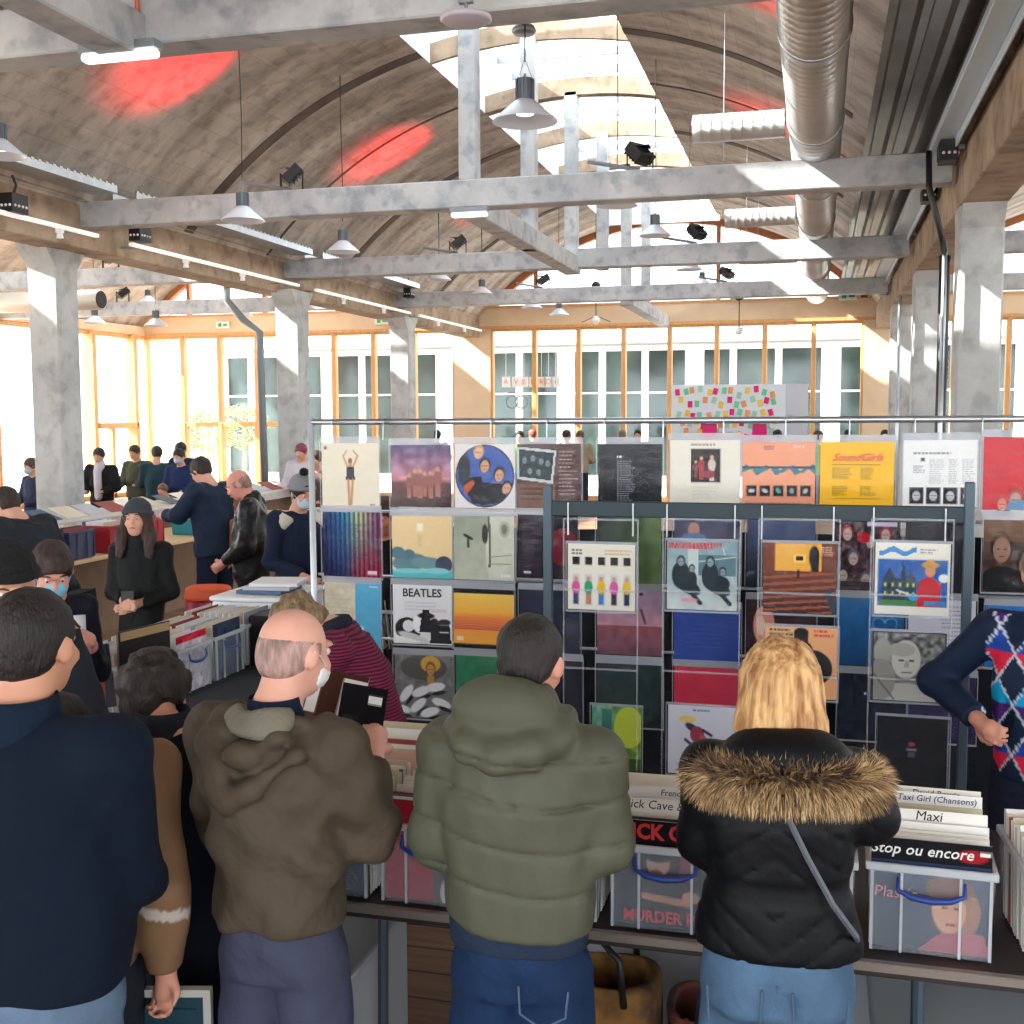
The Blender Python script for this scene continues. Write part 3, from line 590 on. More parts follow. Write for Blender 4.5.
class Fld:
    def __init__(s, lo, hi, h):
        s.lo = np.array(lo, float); s.h = h; s.n = np.ceil((np.array(hi)-s.lo)/h).astype(int)+1
        s.D = np.full(tuple(s.n), .5, dtype=np.float32)
        s.ax = [s.lo[i]+h*np.arange(s.n[i], dtype=np.float32) for i in range(3)]
    def sub_(s, lo, hi):
        a = np.clip(np.floor((np.array(lo)-s.lo)/s.h).astype(int), 0, s.n); b = np.clip(np.ceil((np.array(hi)-s.lo)/s.h).astype(int)+1, 0, s.n)
        if np.any(b <= a): return None
        sl = tuple(slice(a[i], b[i]) for i in range(3))
        X = s.ax[0][sl[0]][:, None, None]; Y = s.ax[1][sl[1]][None, :, None]; Z = s.ax[2][sl[2]][None, None, :]
        return sl, X, Y, Z
    def comb(s, sl, d, k, op):
        D = s.D[sl]
        if op == 'u':
            if k > 0: hh = np.clip(.5+.5*(D-d)/k, 0, 1); r = D+(d-D)*hh-k*hh*(1-hh)
            else: r = np.minimum(D, d)
        else:
            nd = -d; hh = np.clip(.5-.5*(D-nd)/max(k, 1e-5), 0, 1); r = D+(nd-D)*hh+k*hh*(1-hh)
        s.D[sl] = r
    def cap(s, a, b, ra, rb=None, k=.02, op='u'):
        rb = ra if rb is None else rb; a = np.array(a, float); b = np.array(b, float); m = max(ra, rb)+k+.03
        q = s.sub_(np.minimum(a, b)-m, np.maximum(a, b)+m)
        if q is None: return s
        sl, X, Y, Z = q; ab = b-a; L = max(ab @ ab, 1e-9)
        t = np.clip(((X-a[0])*ab[0]+(Y-a[1])*ab[1]+(Z-a[2])*ab[2])/L, 0, 1)
        d = np.sqrt((X-a[0]-ab[0]*t)**2+(Y-a[1]-ab[1]*t)**2+(Z-a[2]-ab[2]*t)**2)-(ra+(rb-ra)*t)
        s.comb(sl, d, k, op); return s
    def chain(s, pts, rs, k=.02):
        for i in range(len(pts)-1): s.cap(pts[i], pts[i+1], rs[i], rs[i+1], k)
        return s
    def ell(s, c, r, M=None, k=.02, op='u'):
        c = np.array(c, float); m = max(r)+k+.03; q = s.sub_(c-m, c+m)
        if q is None: return s
        sl, X, Y, Z = q; X = X-c[0]; Y = Y-c[1]; Z = Z-c[2]
        if M is not None: X, Y, Z = (M[0][0]*X+M[1][0]*Y+M[2][0]*Z, M[0][1]*X+M[1][1]*Y+M[2][1]*Z, M[0][2]*X+M[1][2]*Y+M[2][2]*Z)
        k0 = np.sqrt((X/r[0])**2+(Y/r[1])**2+(Z/r[2])**2)+1e-6; k1 = np.sqrt((X/r[0]**2)**2+(Y/r[1]**2)**2+(Z/r[2]**2)**2)+1e-6
        s.comb(sl, (k0*(k0-1)/k1).astype(np.float32), k, op); return s
    def loft(s, prof, c=(0, 0, 0), M=None, k=.03, e=2.4, op='u'):
        # prof rows: z, half width, half depth, y offset [, x offset]; in a frame M at c
        pr = np.array([tuple(r)+(0,)*(5-len(r)) for r in prof], float); c = np.array(c, float); ext = np.abs(pr[:, :4]).sum(1).max()+.1
        q = s.sub_(c-ext, c+ext)
        if q is None: return s
        sl, X, Y, Z = q; X = X-c[0]; Y = Y-c[1]; Z = Z-c[2]
        if M is not None: X, Y, Z = (M[0][0]*X+M[1][0]*Y+M[2][0]*Z, M[0][1]*X+M[1][1]*Y+M[2][1]*Z, M[0][2]*X+M[1][2]*Y+M[2][2]*Z)
        zi = np.broadcast_to(Z, np.broadcast(X, Y, Z).shape)
        zz = pr[:, 0]; f = lambda j: np.interp(zi, zz, pr[:, j]).astype(np.float32)
        hw, hd = f(1), f(2); g = (np.abs((X-f(4))/hw)**e+np.abs((Y-f(3))/hd)**e)**(1/e)
        d = (g-1)*np.minimum(hw, hd); dz = np.maximum(zz[0]-Z, Z-zz[-1])
        kk = .022; d = d+kk; dz = dz+kk; d = np.minimum(np.maximum(d, dz), 0)+np.sqrt(np.maximum(d, 0)**2+np.maximum(dz, 0)**2)-kk
        s.comb(sl, d.astype(np.float32), k, op); return s
    def cut(s, p, n, k=.004):   # keep the side the normal points away from
        n = np.array(n, float); n /= np.linalg.norm(n)
        X, Y, Z = s.ax[0][:, None, None], s.ax[1][None, :, None], s.ax[2][None, None, :]
        d = (X-p[0])*n[0]+(Y-p[1])*n[1]+(Z-p[2])*n[2]; s.D = np.maximum(s.D, d.astype(np.float32)); return s
    def disp(s, fn):
        X, Y, Z = s.ax[0][:, None, None], s.ax[1][None, :, None], s.ax[2][None, None, :]
        s.D = (s.D+fn(X, Y, Z)).astype(np.float32); return s
    def mesh(s, name, mt, parent=None, colour=None):
        for ax in range(3):
            for e_ in (0, -1):
                i = [slice(None)]*3; i[ax] = e_; s.D[tuple(i)] = np.maximum(s.D[tuple(i)], .01)
        P, Fa = surface_nets(s.D, s.lo, s.h)
        me = bpy.data.meshes.new(name); me.vertices.add(len(P)); me.vertices.foreach_set('co', P.ravel())
        me.loops.add(len(Fa)*4); me.loops.foreach_set('vertex_index', np.asarray(Fa).ravel().astype(np.int32))
        me.polygons.add(len(Fa)); me.polygons.foreach_set('loop_start', np.arange(len(Fa), dtype=np.int32)*4)
        me.polygons.foreach_set('use_smooth', np.ones(len(Fa), bool)); me.update(calc_edges=True); me.validate()
        if colour is not None:
            l = me.color_attributes.new('print', 'FLOAT_COLOR', 'POINT'); l.data.foreach_set('color', colour(P).astype(np.float32).ravel())
        me.materials.append(mt); o = bpy.data.objects.new(name, me); COL.objects.link(o)
        if parent: o.parent = parent
        return o
def rotm(x=0, y=0, z=0): return np.array(Matrix.Rotation(z, 3, 'Z') @ Matrix.Rotation(x, 3, 'X') @ Matrix.Rotation(y, 3, 'Y'))
def wr(amp, fs, seed=0):   # soft folds
    r = random.Random(seed); W_ = [(r.uniform(-1, 1)*f, r.uniform(-1, 1)*f, r.uniform(-1, 1)*f*.8, r.uniform(0, 6)) for f in fs for _ in range(3)]
    def fn(X, Y, Z):
        t = 0
        for a, b, c, p in W_: t = t+np.sin(a*X+b*Y+c*Z+p+1.3*np.sin(.6*b*X-.5*a*Z))
        return (amp/len(W_)**.5)*t
    return fn

SKIN = lambda n, c: mat('skin_'+n, c, .5, var=.08, vscale=14, spec=.35)
class Person:
    """Joints in a frame that faces +y; everything is meshed in that frame and hung under one empty."""
    def __init__(s, name, label, loc, rz, h=1.75, lean=0, nod=0, turn=0, tilt=0, build=1.0, arms=None, legs=None, skin=rgb(226, 172, 146), vox=.02, side=0, group=None, hs=1.0):
        s.root = root('person', loc, rz, label=label, cat='person', group=group); s.k = k = h/1.75; s.b = build; s.vox = vox
        s.B = rotm(x=-lean, y=side); s.H = s.B @ rotm(x=-nod, z=turn, y=tilt); s.skin = skin; s.nm = name; s.h = h; s.hs = hs
        pel = np.array([0, 0, .95])*k; s.pel = pel
        up = lambda x, y, z: pel+s.B @ (np.array([x, y, z-.95])*k)
        s.up = up
        s.J = {'waist': up(0, 0, 1.1), 'chest': up(0, 0, 1.3), 'neck': up(0, -.015, 1.47), 'nk2': up(0, .005, 1.54)}
        s.hc = up(0, 0, 1.50)+s.H @ (np.array([0, .03, .135])*k)
        for sd, n in ((-1, 'l'), (1, 'r')):
            s.J['sh'+n] = up(sd*.185*build, -.01, 1.415); s.J['hip'+n] = np.array([sd*.085*k, 0, .90*k])
            s.J['kn'+n] = np.array([sd*.105, .02, .49])*k; s.J['an'+n] = np.array([sd*.11, -.02, .08])*k
            s.J['el'+n] = up(sd*.27*build, -.03, 1.13); s.J['wr'+n] = up(sd*.27*build, .08, .88)
        for kk, v in (arms or {}).items(): s.J[kk] = np.array(v, float)*k
        for kk, v in (legs or {}).items(): s.J[kk] = np.array(v, float)*k
    def fld(s, vox=None, pad=.22, lo=None, hi=None):
        P = np.array(list(s.J.values())+[s.hc]); a = P.min(0)-pad; b = P.max(0)+pad; a[2] = 0 if lo is None else lo; b[2] = P[:, 2].max()+.24 if hi is None else hi
        return Fld(a-.01, b, vox or s.vox)
    def hand(s, f, n, curl=.5, size=1.0):
        J = s.J; w = J['wr'+n]; fa = w-J['el'+n]; fa = fa/np.linalg.norm(fa); sd = 1 if n == 'r' else -1
        pn = s.palm.get(n) if hasattr(s, 'palm') else None
        pn = np.array(pn if pn is not None else (-sd, 0, -.2), float); pn -= fa*(pn @ fa); pn /= np.linalg.norm(pn)
        sdv = np.cross(fa, pn); q = size*s.k
        pc = w+fa*.055*q; f.cap(w, pc+fa*.02*q, .026*q, .032*q, .02)
        for j, (o, L) in enumerate(((-.03, .068), (-.01, .078), (.01, .074), (.03, .058))):
            b0 = w+fa*.085*q+sdv*o*q*1.02; d = fa; pts = [b0-fa*.02*q, b0]; a = curl
            for seg_, fr in enumerate((.45, .32, .23)):
                ca, sa = math.cos(a*(seg_+.6)), math.sin(a*(seg_+.6)); pts.append(pts[-1]+(fa*ca+pn*sa)*L*fr*q*1.1)
            f.chain(pts, [.0105*q, .0105*q, .0095*q, .0085*q, .0075*q], .003)
        t0 = w+fa*.03*q-sdv*.028*q*s.th.get(n, 1) if hasattr(s, 'th') else w+fa*.03*q-sdv*.028*q
        sg = s.th.get(n, 1) if hasattr(s, 'th') else 1
        t1 = t0+(fa*.6-sdv*.65*sg+pn*.45)*.035*q; t2 = t1+(fa*.8-sdv*.1*sg+pn*.6)*.032*q
        f.chain([t0, t1, t2], [.015*q, .0125*q, .0095*q], .006)
    def head(s, f, detail=True):
        k = s.k*s.hs; c = s.hc; H = s.H; p = lambda x, y, z: c+H @ (np.array([x, y, z])*k)
        s.hp = p
        f.ell(p(0, -.012, .025), (.076*k, .096*k, .088*k), H, .02)
        f.ell(p(0, .03, -.035), (.060*k, .068*k, .075*k), H, .03)
        f.ell(p(0, .045, -.08), (.038*k, .04*k, .032*k), H, .03)
        for sd in (-1, 1):
            f.ell(p(sd*.079, -.008, -.008), (.010*k, .022*k, .032*k), H @ rotm(z=sd*-.35), .006)
            if detail:
                f.ell(p(sd*.031, .093, .012), (.019*k, .012*k, .012*k), H, .012, 'd')
                f.ell(p(sd*.036, .076, -.028), (.024*k, .018*k, .02*k), H, .02)
        f.cap(p(0, .088, .018), p(0, .108, -.022), .008*k, .013*k, .012)
        f.ell(p(0, .095, .032), (.05*k, .012*k, .011*k), H, .015)
        f.ell(p(0, .094, -.055), (.024*k, .011*k, .010*k), H, .008)
    def body(s, curl=.5, detail=True, vox=None, hands=True):
        f = s.fld(vox); J = s.J; k = s.k; b = s.b
        s.head(f, detail)
        f.chain([J['chest'], J['neck'], s.hp(0, -.02, -.06)], [.09*k*b, .062*k, .056*k*s.hs], .03)
        f.loft([(-.10*k, .12*k*b, .08*k*b, 0), (.15*k, .13*k*b, .09*k*b, 0), (.38*k, .16*k*b, .10*k*b, 0), (.48*k, .12*k*b, .07*k, 0)], s.pel, s.B)
        for n in 'lr':
            f.chain([J['sh'+n], J['el'+n], J['wr'+n]], [.05*k*b, .038*k*b, .026*k], .02)
            f.chain([J['hip'+n], J['kn'+n], J['an'+n]], [.066*k, .05*k, .034*k], .03)
            f.cap(J['an'+n], J['an'+n]+np.array([0, .12, -.04])*k, .035*k, .03*k, .02)
            if hands: s.hand(f, n, curl)
        o = f.mesh('body', SKIN(s.nm, s.skin), s.root)
        if detail: s.face()
        return o
    def face(s):
        k = s.k*s.hs
        for sd in (-1, 1):
            m = MB(); c = s.hp(sd*.031, .086, .011); m.ball(c, .0105*k, seg=10); m.build('eye', mat('eye_white', rgb(225, 220, 214), .2), s.root, smooth=True)
            m = MB(); c = s.hp(sd*.031, .0935, .009); m.ball(c, .0058*k, seg=8); m.build('iris', mat('dark_iris', rgb(44, 30, 24), .15), s.root, smooth=True)
            m = MB(); m.tube([s.hp(sd*.015, .101, .034), s.hp(sd*.032, .101, .040), s.hp(sd*.052, .088, .033)], [.003*k, .0038*k, .0025*k], 6); m.build('eyebrow', mat('brow', rgb(62, 46, 38), .8), s.root)
        m = MB(); m.tube([s.hp(-.022, .097, -.056), s.hp(0, .107, -.052), s.hp(.022, .097, -.056)], [.003*k, .0065*k, .003*k], 8); m.build('lips', mat('lip', rgb(178, 96, 88), .4), s.root, smooth=True)
    def hair(s, col, style='short', vox=None, seed=1, thick=.014):
        v = vox or min(s.vox, .01); k = s.k*s.hs; c = s.hc; f = Fld(c-.26*k-(.0 if style != 'long' else .06), c+.2*k, v); H = s.H; p = s.hp
        t = thick
        if style in ('short', 'thin'):
            f.ell(p(0, -.016, .03), ((.076+t)*k, (.096+t)*k, (.088+t)*k), H, .01); f.ell(p(0, -.05, -.03), (.062*k, .05*k, .05*k), H, .03)
            f.ell(p(0, .10, -.045), (.085*k, .085*k, .085*k), H, .01, 'd'); f.ell(p(0, .02, -.10), (.1*k, .085*k, .06*k), H, .01, 'd')
        elif style == 'bald':
            f.ell(p(0, -.012, .012), (.0785*k, .098*k, .084*k), H, .01); f.ell(p(0, -.05, -.03), (.0615*k, .048*k, .05*k), H, .03)
            f.ell(p(0, .11, .0), (.1*k, .10*k, .11*k), H, .004, 'd'); f.ell(p(0, .035, .125), (.085*k, .105*k, .075*k), H, .004, 'd'); f.ell(p(0, .02, -.10), (.1*k, .085*k, .06*k), H, .01, 'd')
        elif style == 'curly':
            r = random.Random(seed); f.ell(p(0, -.025, .02), (.095*k, .11*k, .10*k), H, .01)
            for _ in range(70):
                th, ph = r.uniform(0, 6.28), r.uniform(-.7, 1.45); d = np.array([math.cos(ph)*math.cos(th)*.098, math.cos(ph)*math.sin(th)*.112-.02, math.sin(ph)*.10+.02]); f.ell(p(*d), (.024*k,)*3, None, .012)
            f.ell(p(0, -.055, -.06), (.085*k, .06*k, .07*k), H, .02); f.ell(p(0, .12, -.05), (.085*k, .085*k, .10*k), H, .01, 'd')
        elif style == 'bob':   # straight shoulder-length hair seen from behind
            f.ell(p(0, -.012, .035), (.094*k, .115*k, .098*k), H, .02)
            f.loft([(-.17, .112, .075, -.04), (-.1, .113, .09, -.03), (-.02, .104, .1, -.02), (.05, .088, .10, -.02)], c, H, .03)
            f.ell(p(0, .13, -.07), (.062*k, .09*k, .12*k), H, .02, 'd')
            Hi = np.linalg.inv(H); c0 = c
            def strands(X, Y, Z):
                x = (X-c0[0]); y = (Y-c0[1]); z = Z-c0[2]; a = np.arctan2(x, -y+.0)
                return .0030*np.sin(a*34+4*np.sin(z*9+a*3))+.0022*np.sin(a*71+z*30)+.002*np.sin(a*13+z*22)
            f.disp(strands)
        elif style == 'long':
            f.ell(p(0, -.015, .03), (.09*k, .108*k, .096*k), H, .02)
            for sd in (-1, 1): f.chain([p(sd*.07, .01, .0), p(sd*.095, .04, -.12), p(sd*.10, .07, -.24)], [.035*k, .042*k, .03*k], .03)
            f.ell(p(0, .12, -.03), (.058*k, .09*k, .11*k), H, .01, 'd')
            f.disp(lambda X, Y, Z: .003*np.sin(X*160+6*np.sin(Z*14))+.003*np.sin(Y*150+Z*20))
        if style in ('short', 'thin'): f.disp(wr(.0022, (90, 140), seed))
        return f.mesh('hair', mat('hair_'+s.nm, tuple(v*.55 for v in col) if style != 'bald' and style != 'bob' else col, .6, var=.55, vscale=45, bump=.5, bscale=140, stretch=(1, 1, .12 if style in ('bob', 'long') else .3), col2=rgb(150, 96, 52) if style == 'bob' else None), s.root)
    def beanie(s, col, pompom=None, cuff=True):
        k = s.k*s.hs; c = s.hc; f = Fld(c-.2*k, c+.25*k, min(s.vox, .012)); p = s.hp; H = s.H
        f.ell(p(0, -.025, .05), (.094*k, .112*k, .098*k), H, .02); f.cut(p(0, 0, .045), -(H @ np.array([0, -.3, 1])))
        f.disp(lambda X, Y, Z: .002*np.sin(220*X)+.002*np.sin(200*Y))
        o = f.mesh('beanie', mat('knit_'+s.nm, col, .9, bump=.6, bscale=90), s.root)
        if cuff:
            m = MB(); pts = [p(.090*math.cos(a), -.022+.106*math.sin(a), .042+.022*math.sin(a)) for a in np.linspace(0, 2*math.pi, 29)]; m.tube(pts, .018*k, 8); m.build('cuff', MATS['knit_'+s.nm], s.root, smooth=True)
        if pompom: m = MB(); m.ball(p(0, -.02, .165), .035*k, seg=12); m.build('pompom', mat('pompom_dark', pompom, .95, bump=1, bscale=60), s.root, smooth=True)
        return o
    def mask(s, col, name='face_mask'):
        k = s.k*s.hs; f = Fld(s.hc-.16, s.hc+.16, .006 if s.vox < .015 else .011); H = s.H; p = s.hp
        f.ell(p(0, .05, -.045), (.062*k, .068*k, .058*k), H, .01); f.ell(p(0, .0, -.04), (.085*k, .06*k, .09*k), H, .005, 'd'); f.disp(lambda X, Y, Z: .0012*np.sin(Z*420))
        o = f.mesh('face_mask', mat('mask_%s' % name, col, .8), s.root)
        m = MB()
        for sd in (-1, 1): m.tube([p(sd*.056, .07, -.03), p(sd*.08, .02, .0), p(sd*.086, -.01, .01)], .0022, 5)
        m.build('ear_loop', mat('mask_%s' % name, col), s.root)
    def coat(s, prof, mt, arm=(.075, .065, .05), name='jacket', disp=None, vox=None, collar=None, cuff=.02, seed=3, k2=.032, wrk=.007, e=2.4, sleeves='lr', colour=None, extra=None, bot=None):
        """prof rows (z, half width, half depth, y offset) in the torso frame, z measured from the ground when upright."""
        f = s.fld(vox); J = s.J; k = s.k
        pr = [((q[0]-.95)*k, q[1]*k, q[2]*k, q[3]*k)+tuple(v*k for v in q[4:]) for q in prof]
        f.loft(pr, s.pel, s.B, .01, e)
        f.cap(J['shl'], J['shr'], arm[0]*k*.9, arm[0]*k*.9, k2)
        for n in sleeves:
            el, w = J['el'+n], J['wr'+n]; d = w-el; L = np.linalg.norm(d); d /= L; w2 = w-d*cuff
            f.chain([J['sh'+n]+s.B @ np.array([0, 0, -.01]), el, w2], [arm[0]*k, arm[1]*k, arm[2]*k], k2)
        if collar: f.chain([J['neck']+s.B @ np.array([0, -.005, -.05]), J['neck']+s.B @ np.array([0, .0, collar[1]])], [collar[0]*k]*2, .03)
        if extra: extra(f)
        # open the neck
        f.cap(J['neck']+s.B @ np.array([0, .01, .03]), s.hp(0, -.01, .0), .058*k, .062*k, .006, 'd') if collar is not None else None
        if wrk: f.disp(wr(wrk, (14, 26, 45), seed))
        if disp: f.disp(disp)
        for n in sleeves:
            el, w = J['el'+n], J['wr'+n]; d = w-el; d /= np.linalg.norm(d)
            wc = w-d*cuff; X, Y, Z = f.ax[0][:, None, None], f.ax[1][None, :, None], f.ax[2][None, None, :]
            dist = np.sqrt((X-wc[0])**2+(Y-wc[1])**2+(Z-wc[2])**2); pl = (X-wc[0])*d[0]+(Y-wc[1])*d[1]+(Z-wc[2])*d[2]
            f.D = np.where(dist < .13, np.maximum(f.D, pl), f.D).astype(np.float32)
        if bot is not None: f.cut((0, 0, bot*k), (0, 0, -1))
        return f.mesh(name, mt, s.root, colour)
    def trousers(s, mt, top=1.0, rad=(.105, .075, .062), hipw=.17, hipd=.12, vox=None, seed=5, bot=.07, name='trousers', yb=0, disp=None):
        f = s.fld(vox or s.vox); J = s.J; k = s.k
        f.loft([((.80-.95)*k, hipw*k*.98, hipd*k, yb), ((.90-.95)*k, hipw*k, hipd*1.03*k, yb), ((top-.95)*k, hipw*.9*k, hipd*.95*k, yb*.5)], s.pel, np.eye(3), .02)
        for n in 'lr': f.chain([J['hip'+n]+np.array([0, yb, -.06*k]), J['kn'+n], J['an'+n]], [rad[0]*k, rad[1]*k, rad[2]*k], .02)
        f.disp(wr(.005, (22, 40), seed))
        if disp: f.disp(disp)
        f.cut((0, 0, bot), (0, 0, -1)); return f.mesh(name, mt, s.root)
    def shoes(s, mt):
        for n in 'lr':
            a = s.J['an'+n]; f = Fld(a-np.array([.1, .15, .1]), a+np.array([.1, .25, .1]), max(.012, s.vox*.8)); f.cap(a+np.array([0, -.03, -.035]), a+np.array([0, .14, -.045]), .045, .038, .01); f.cap(a, a+np.array([0, 0, .02]), .042, .042, .03); f.cut((0, 0, .002), (0, 0, -1)); f.mesh('shoe', mt, s.root)
def cloth(name, c, rough=.85, bump=.25, bs=120, var=.12, fold=.7, **k): return mat(name, c, rough, var=var, vscale=5, bump=bump*.6, bscale=bs, spec=.2, fold=fold, **k)
# ================================================================ PRINTED SLEEVES
def n_(n): return np.meshgrid((np.arange(n)+.5)/n, (np.arange(n)+.5)/n)
class Art:
    """A printed square: u runs right, v runs down."""
    def __init__(s, bg, n=60, seed=0): s.n = n; s.U, s.V = n_(n); s.a = np.ones((n, n, 3))*np.array(bg, float); s.r = np.random.RandomState(seed)
    def put(s, m, c): m = np.clip(m, 0, 1)[..., None]; s.a = s.a*(1-m)+np.array(c, float)*m; return s
    def soft(s, d): return np.clip(.5-d*s.n, 0, 1)
    def rect(s, x0, y0, x1, y1, c): return s.put(s.soft(np.maximum(np.maximum(x0-s.U, s.U-x1), np.maximum(y0-s.V, s.V-y1))), c)
    def ell(s, x, y, rx, ry, c, a=0):
        u = (s.U-x)*math.cos(a)+(s.V-y)*math.sin(a); v = -(s.U-x)*math.sin(a)+(s.V-y)*math.cos(a); k = np.sqrt((u/rx)**2+(v/ry)**2)
        return s.put(s.soft((k-1)*min(rx, ry)), c)
    def line(s, x0, y0, x1, y1, w, c):
        dx, dy = x1-x0, y1-y0; t = np.clip(((s.U-x0)*dx+(s.V-y0)*dy)/(dx*dx+dy*dy+1e-9), 0, 1); return s.put(s.soft(np.hypot(s.U-x0-dx*t, s.V-y0-dy*t)-w), c)
    def poly(s, P, c):
        ins = np.zeros(s.U.shape, bool); k = len(P)
        for i in range(k):
            (x0, y0), (x1, y1) = P[i], P[(i+1) % k]; cnd = ((y0 > s.V) != (y1 > s.V)); ins ^= cnd & (s.U < (x1-x0)*(s.V-y0)/(y1-y0+1e-12)+x0)
        return s.put(ins.astype(float), c)
    def grad(s, c0, c1, y0=0, y1=1, x=False, m=None):
        t = np.clip(((s.U if x else s.V)-y0)/(y1-y0), 0, 1)[..., None]; g = np.array(c0, float)*(1-t)+np.array(c1, float)*t
        if m is None: m = ((s.V >= y0) & (s.V <= y1)) if not x else ((s.U >= y0) & (s.U <= y1))
        s.a = np.where(m[..., None], g, s.a); return s
    def noise(s, amp, cell=4, m=None):
        k = s.n//cell+2; g = s.r.rand(k, k)-.5; i = s.U*(k-1.01); j = s.V*(k-1.01); i0 = i.astype(int); j0 = j.astype(int); fi, fj = i-i0, j-j0
        v = g[j0, i0]*(1-fi)*(1-fj)+g[j0, i0+1]*fi*(1-fj)+g[j0+1, i0]*(1-fi)*fj+g[j0+1, i0+1]*fi*fj
        s.a = s.a+(v*2*amp*(1 if m is None else m))[..., None]; return s
    def words(s, x0, y0, x1, rows, c, dy=.03, h=.008, fill=.8):
        for r in range(rows):
            x = x0; y = y0+r*dy; e = x0+(x1-x0)*s.r.uniform(.6, 1)
            while x < e: w = s.r.uniform(.015, .05); s.rect(x, y-h, min(x+w, e), y+h, c); x += w+.018
        return s
    def fig(s, x, y, h, c, skin=(222, 180, 150), leg=None):   # a small standing figure, y = feet
        s.rect(x-.09*h, y-h*.5, x+.09*h, y, leg or c); s.ell(x, y-h*.62, .15*h, .24*h, c); s.ell(x, y-h*.92, .075*h, .085*h, skin); return s
    def head(s, x, y, r, skin, hair, a=0): s.ell(x, y-.12*r, r*.86, r*1.1, hair, a); s.ell(x, y+.1*r, r*.66, r*.9, skin, a); s.rect(x-.4*r, y-.02*r, x-.12*r, y+.1*r, tuple(v*.45 for v in skin)); s.rect(x+.12*r, y-.02*r, x+.4*r, y+.1*r, tuple(v*.45 for v in skin)); s.rect(x-.2*r, y+.5*r, x+.2*r, y+.58*r, tuple(v*.6 for v in skin)); return s
PAPER = mat('sleeve_edge', rgb(206, 202, 194), .7)
def sleeve_mesh(art, w, h, t=.004):
    n = art.n; me = bpy.data.meshes.new('record_sleeve'); xs = np.linspace(-w/2, w/2, n+1); zs = np.linspace(0, -h, n+1)
    X, Z = np.meshgrid(xs, zs); V = np.stack([X, np.zeros_like(X), Z], -1).reshape(-1, 3); base = len(V)
    i = np.arange(n*(n+1)).reshape(n, n+1)[:, :-1].ravel(); F = [(int(a), int(a+n+1), int(a+n+2), int(a+1)) for a in i]
    V = list(map(tuple, V)); V += [(-w/2, 0, 0), (w/2, 0, 0), (w/2, 0, -h), (-w/2, 0, -h), (-w/2, t, 0), (w/2, t, 0), (w/2, t, -h), (-w/2, t, -h)]
    b = base; F += [(b, b+1, b+5, b+4), (b+1, b+2, b+6, b+5), (b+2, b+3, b+7, b+6), (b+3, b, b+4, b+7), (b+4, b+5, b+6, b+7)]
    me.from_pydata(V, [], F); me.materials.append(paint_mat()); me.materials.append(PAPER)
    me.polygons.foreach_set('material_index', [0]*(n*n)+[1]*5)
    c = np.clip(art.a, 0, 255)/255; c = np.where(c <= .04045, c/12.92, ((c+.055)/1.055)**2.4).reshape(-1, 3)
    at = me.color_attributes.new('print', 'BYTE_COLOR', 'CORNER'); nl = len(me.loops); C_ = np.ones((nl, 4), np.float32); C_[:n*n*4, :3] = np.repeat(c, 4, 0); at.data.foreach_set('color', C_.ravel()); me.update()
    return me
CLEAR = None
def clear_mat():
    m = bpy.data.materials.new('clear_vinyl'); m.use_nodes = True; N = m.node_tree.nodes; L = m.node_tree.links; N.remove(N['Principled BSDF'])
    t = N.new('ShaderNodeBsdfTransparent'); t.inputs[0].default_value = (.985, .99, 1, 1); g = N.new('ShaderNodeBsdfGlossy'); g.inputs['Roughness'].default_value = .12; d = N.new('ShaderNodeBsdfDiffuse'); d.inputs[0].default_value = (.85, .9, .95, 1)
    a = N.new('ShaderNodeMixShader'); a.inputs[0].default_value = .009; b = N.new('ShaderNodeMixShader'); b.inputs[0].default_value = .006
    tc = N.new('ShaderNodeTexCoord'); nz = N.new('ShaderNodeTexNoise'); nz.inputs['Scale'].default_value = 9; bp = N.new('ShaderNodeBump'); bp.inputs['Strength'].default_value = .3; bp.inputs['Distance'].default_value = .03
    L.new(tc.outputs['Object'], nz.inputs[0]); L.new(nz.outputs[0], bp.inputs['Height']); L.new(bp.outputs[0], g.inputs['Normal'])
    L.new(t.outputs[0], a.inputs[1]); L.new(g.outputs[0], a.inputs[2]); L.new(a.outputs[0], b.inputs[1]); L.new(d.outputs[0], b.inputs[2]); L.new(b.outputs[0], N['Material Output'].inputs[0]); return m
CLEAR = clear_mat(); HAZE = mat('hazy_vinyl_seam', rgb(206, 212, 222), .3, alpha=.35); SEAM = mat('clear_vinyl_weld', rgb(216, 222, 230), .25, alpha=.2)
def sleeve(rect, Y, art, label, group, cover=True):
    x0, y0, x1, y1 = rect; a = at_y(x0, (y0+y1)/2, Y); b = at_y(x1, (y0+y1)/2, Y); t = at_y((x0+x1)/2, y0, Y); bo = at_y((x0+x1)/2, y1, Y)
    w = b.x-a.x; h = t.z-bo.z; o = bpy.data.objects.new('record_sleeve', sleeve_mesh(art, w, h)); COL.objects.link(o); o.location = ((a.x+b.x)/2, Y, t.z)
    o.rotation_euler = (0, random.uniform(-.006, .006), 0); tag(o, label, 'record', group)
    if cover:
        m = MB(); m.box(-w/2-.008, -.006, -h-.008, w/2+.008, -.0055, .012); m.build('plastic_cover', CLEAR, o)
        m = MB(); m.box(-w/2-.008, -.007, .0, w/2+.008, -.0062, .035 if Y > 5.5 else .012); m.box(-w/2-.01, -.007, -h-.012, w/2+.01, -.0062, -h-.003); m.box(-w/2-.01, -.007, -h-.012, -w/2-.006, -.0062, .012); m.box(w/2+.006, -.007, -h-.012, w/2+.01, -.0062, .012); m.build('cover_seam', HAZE, o)
    return o
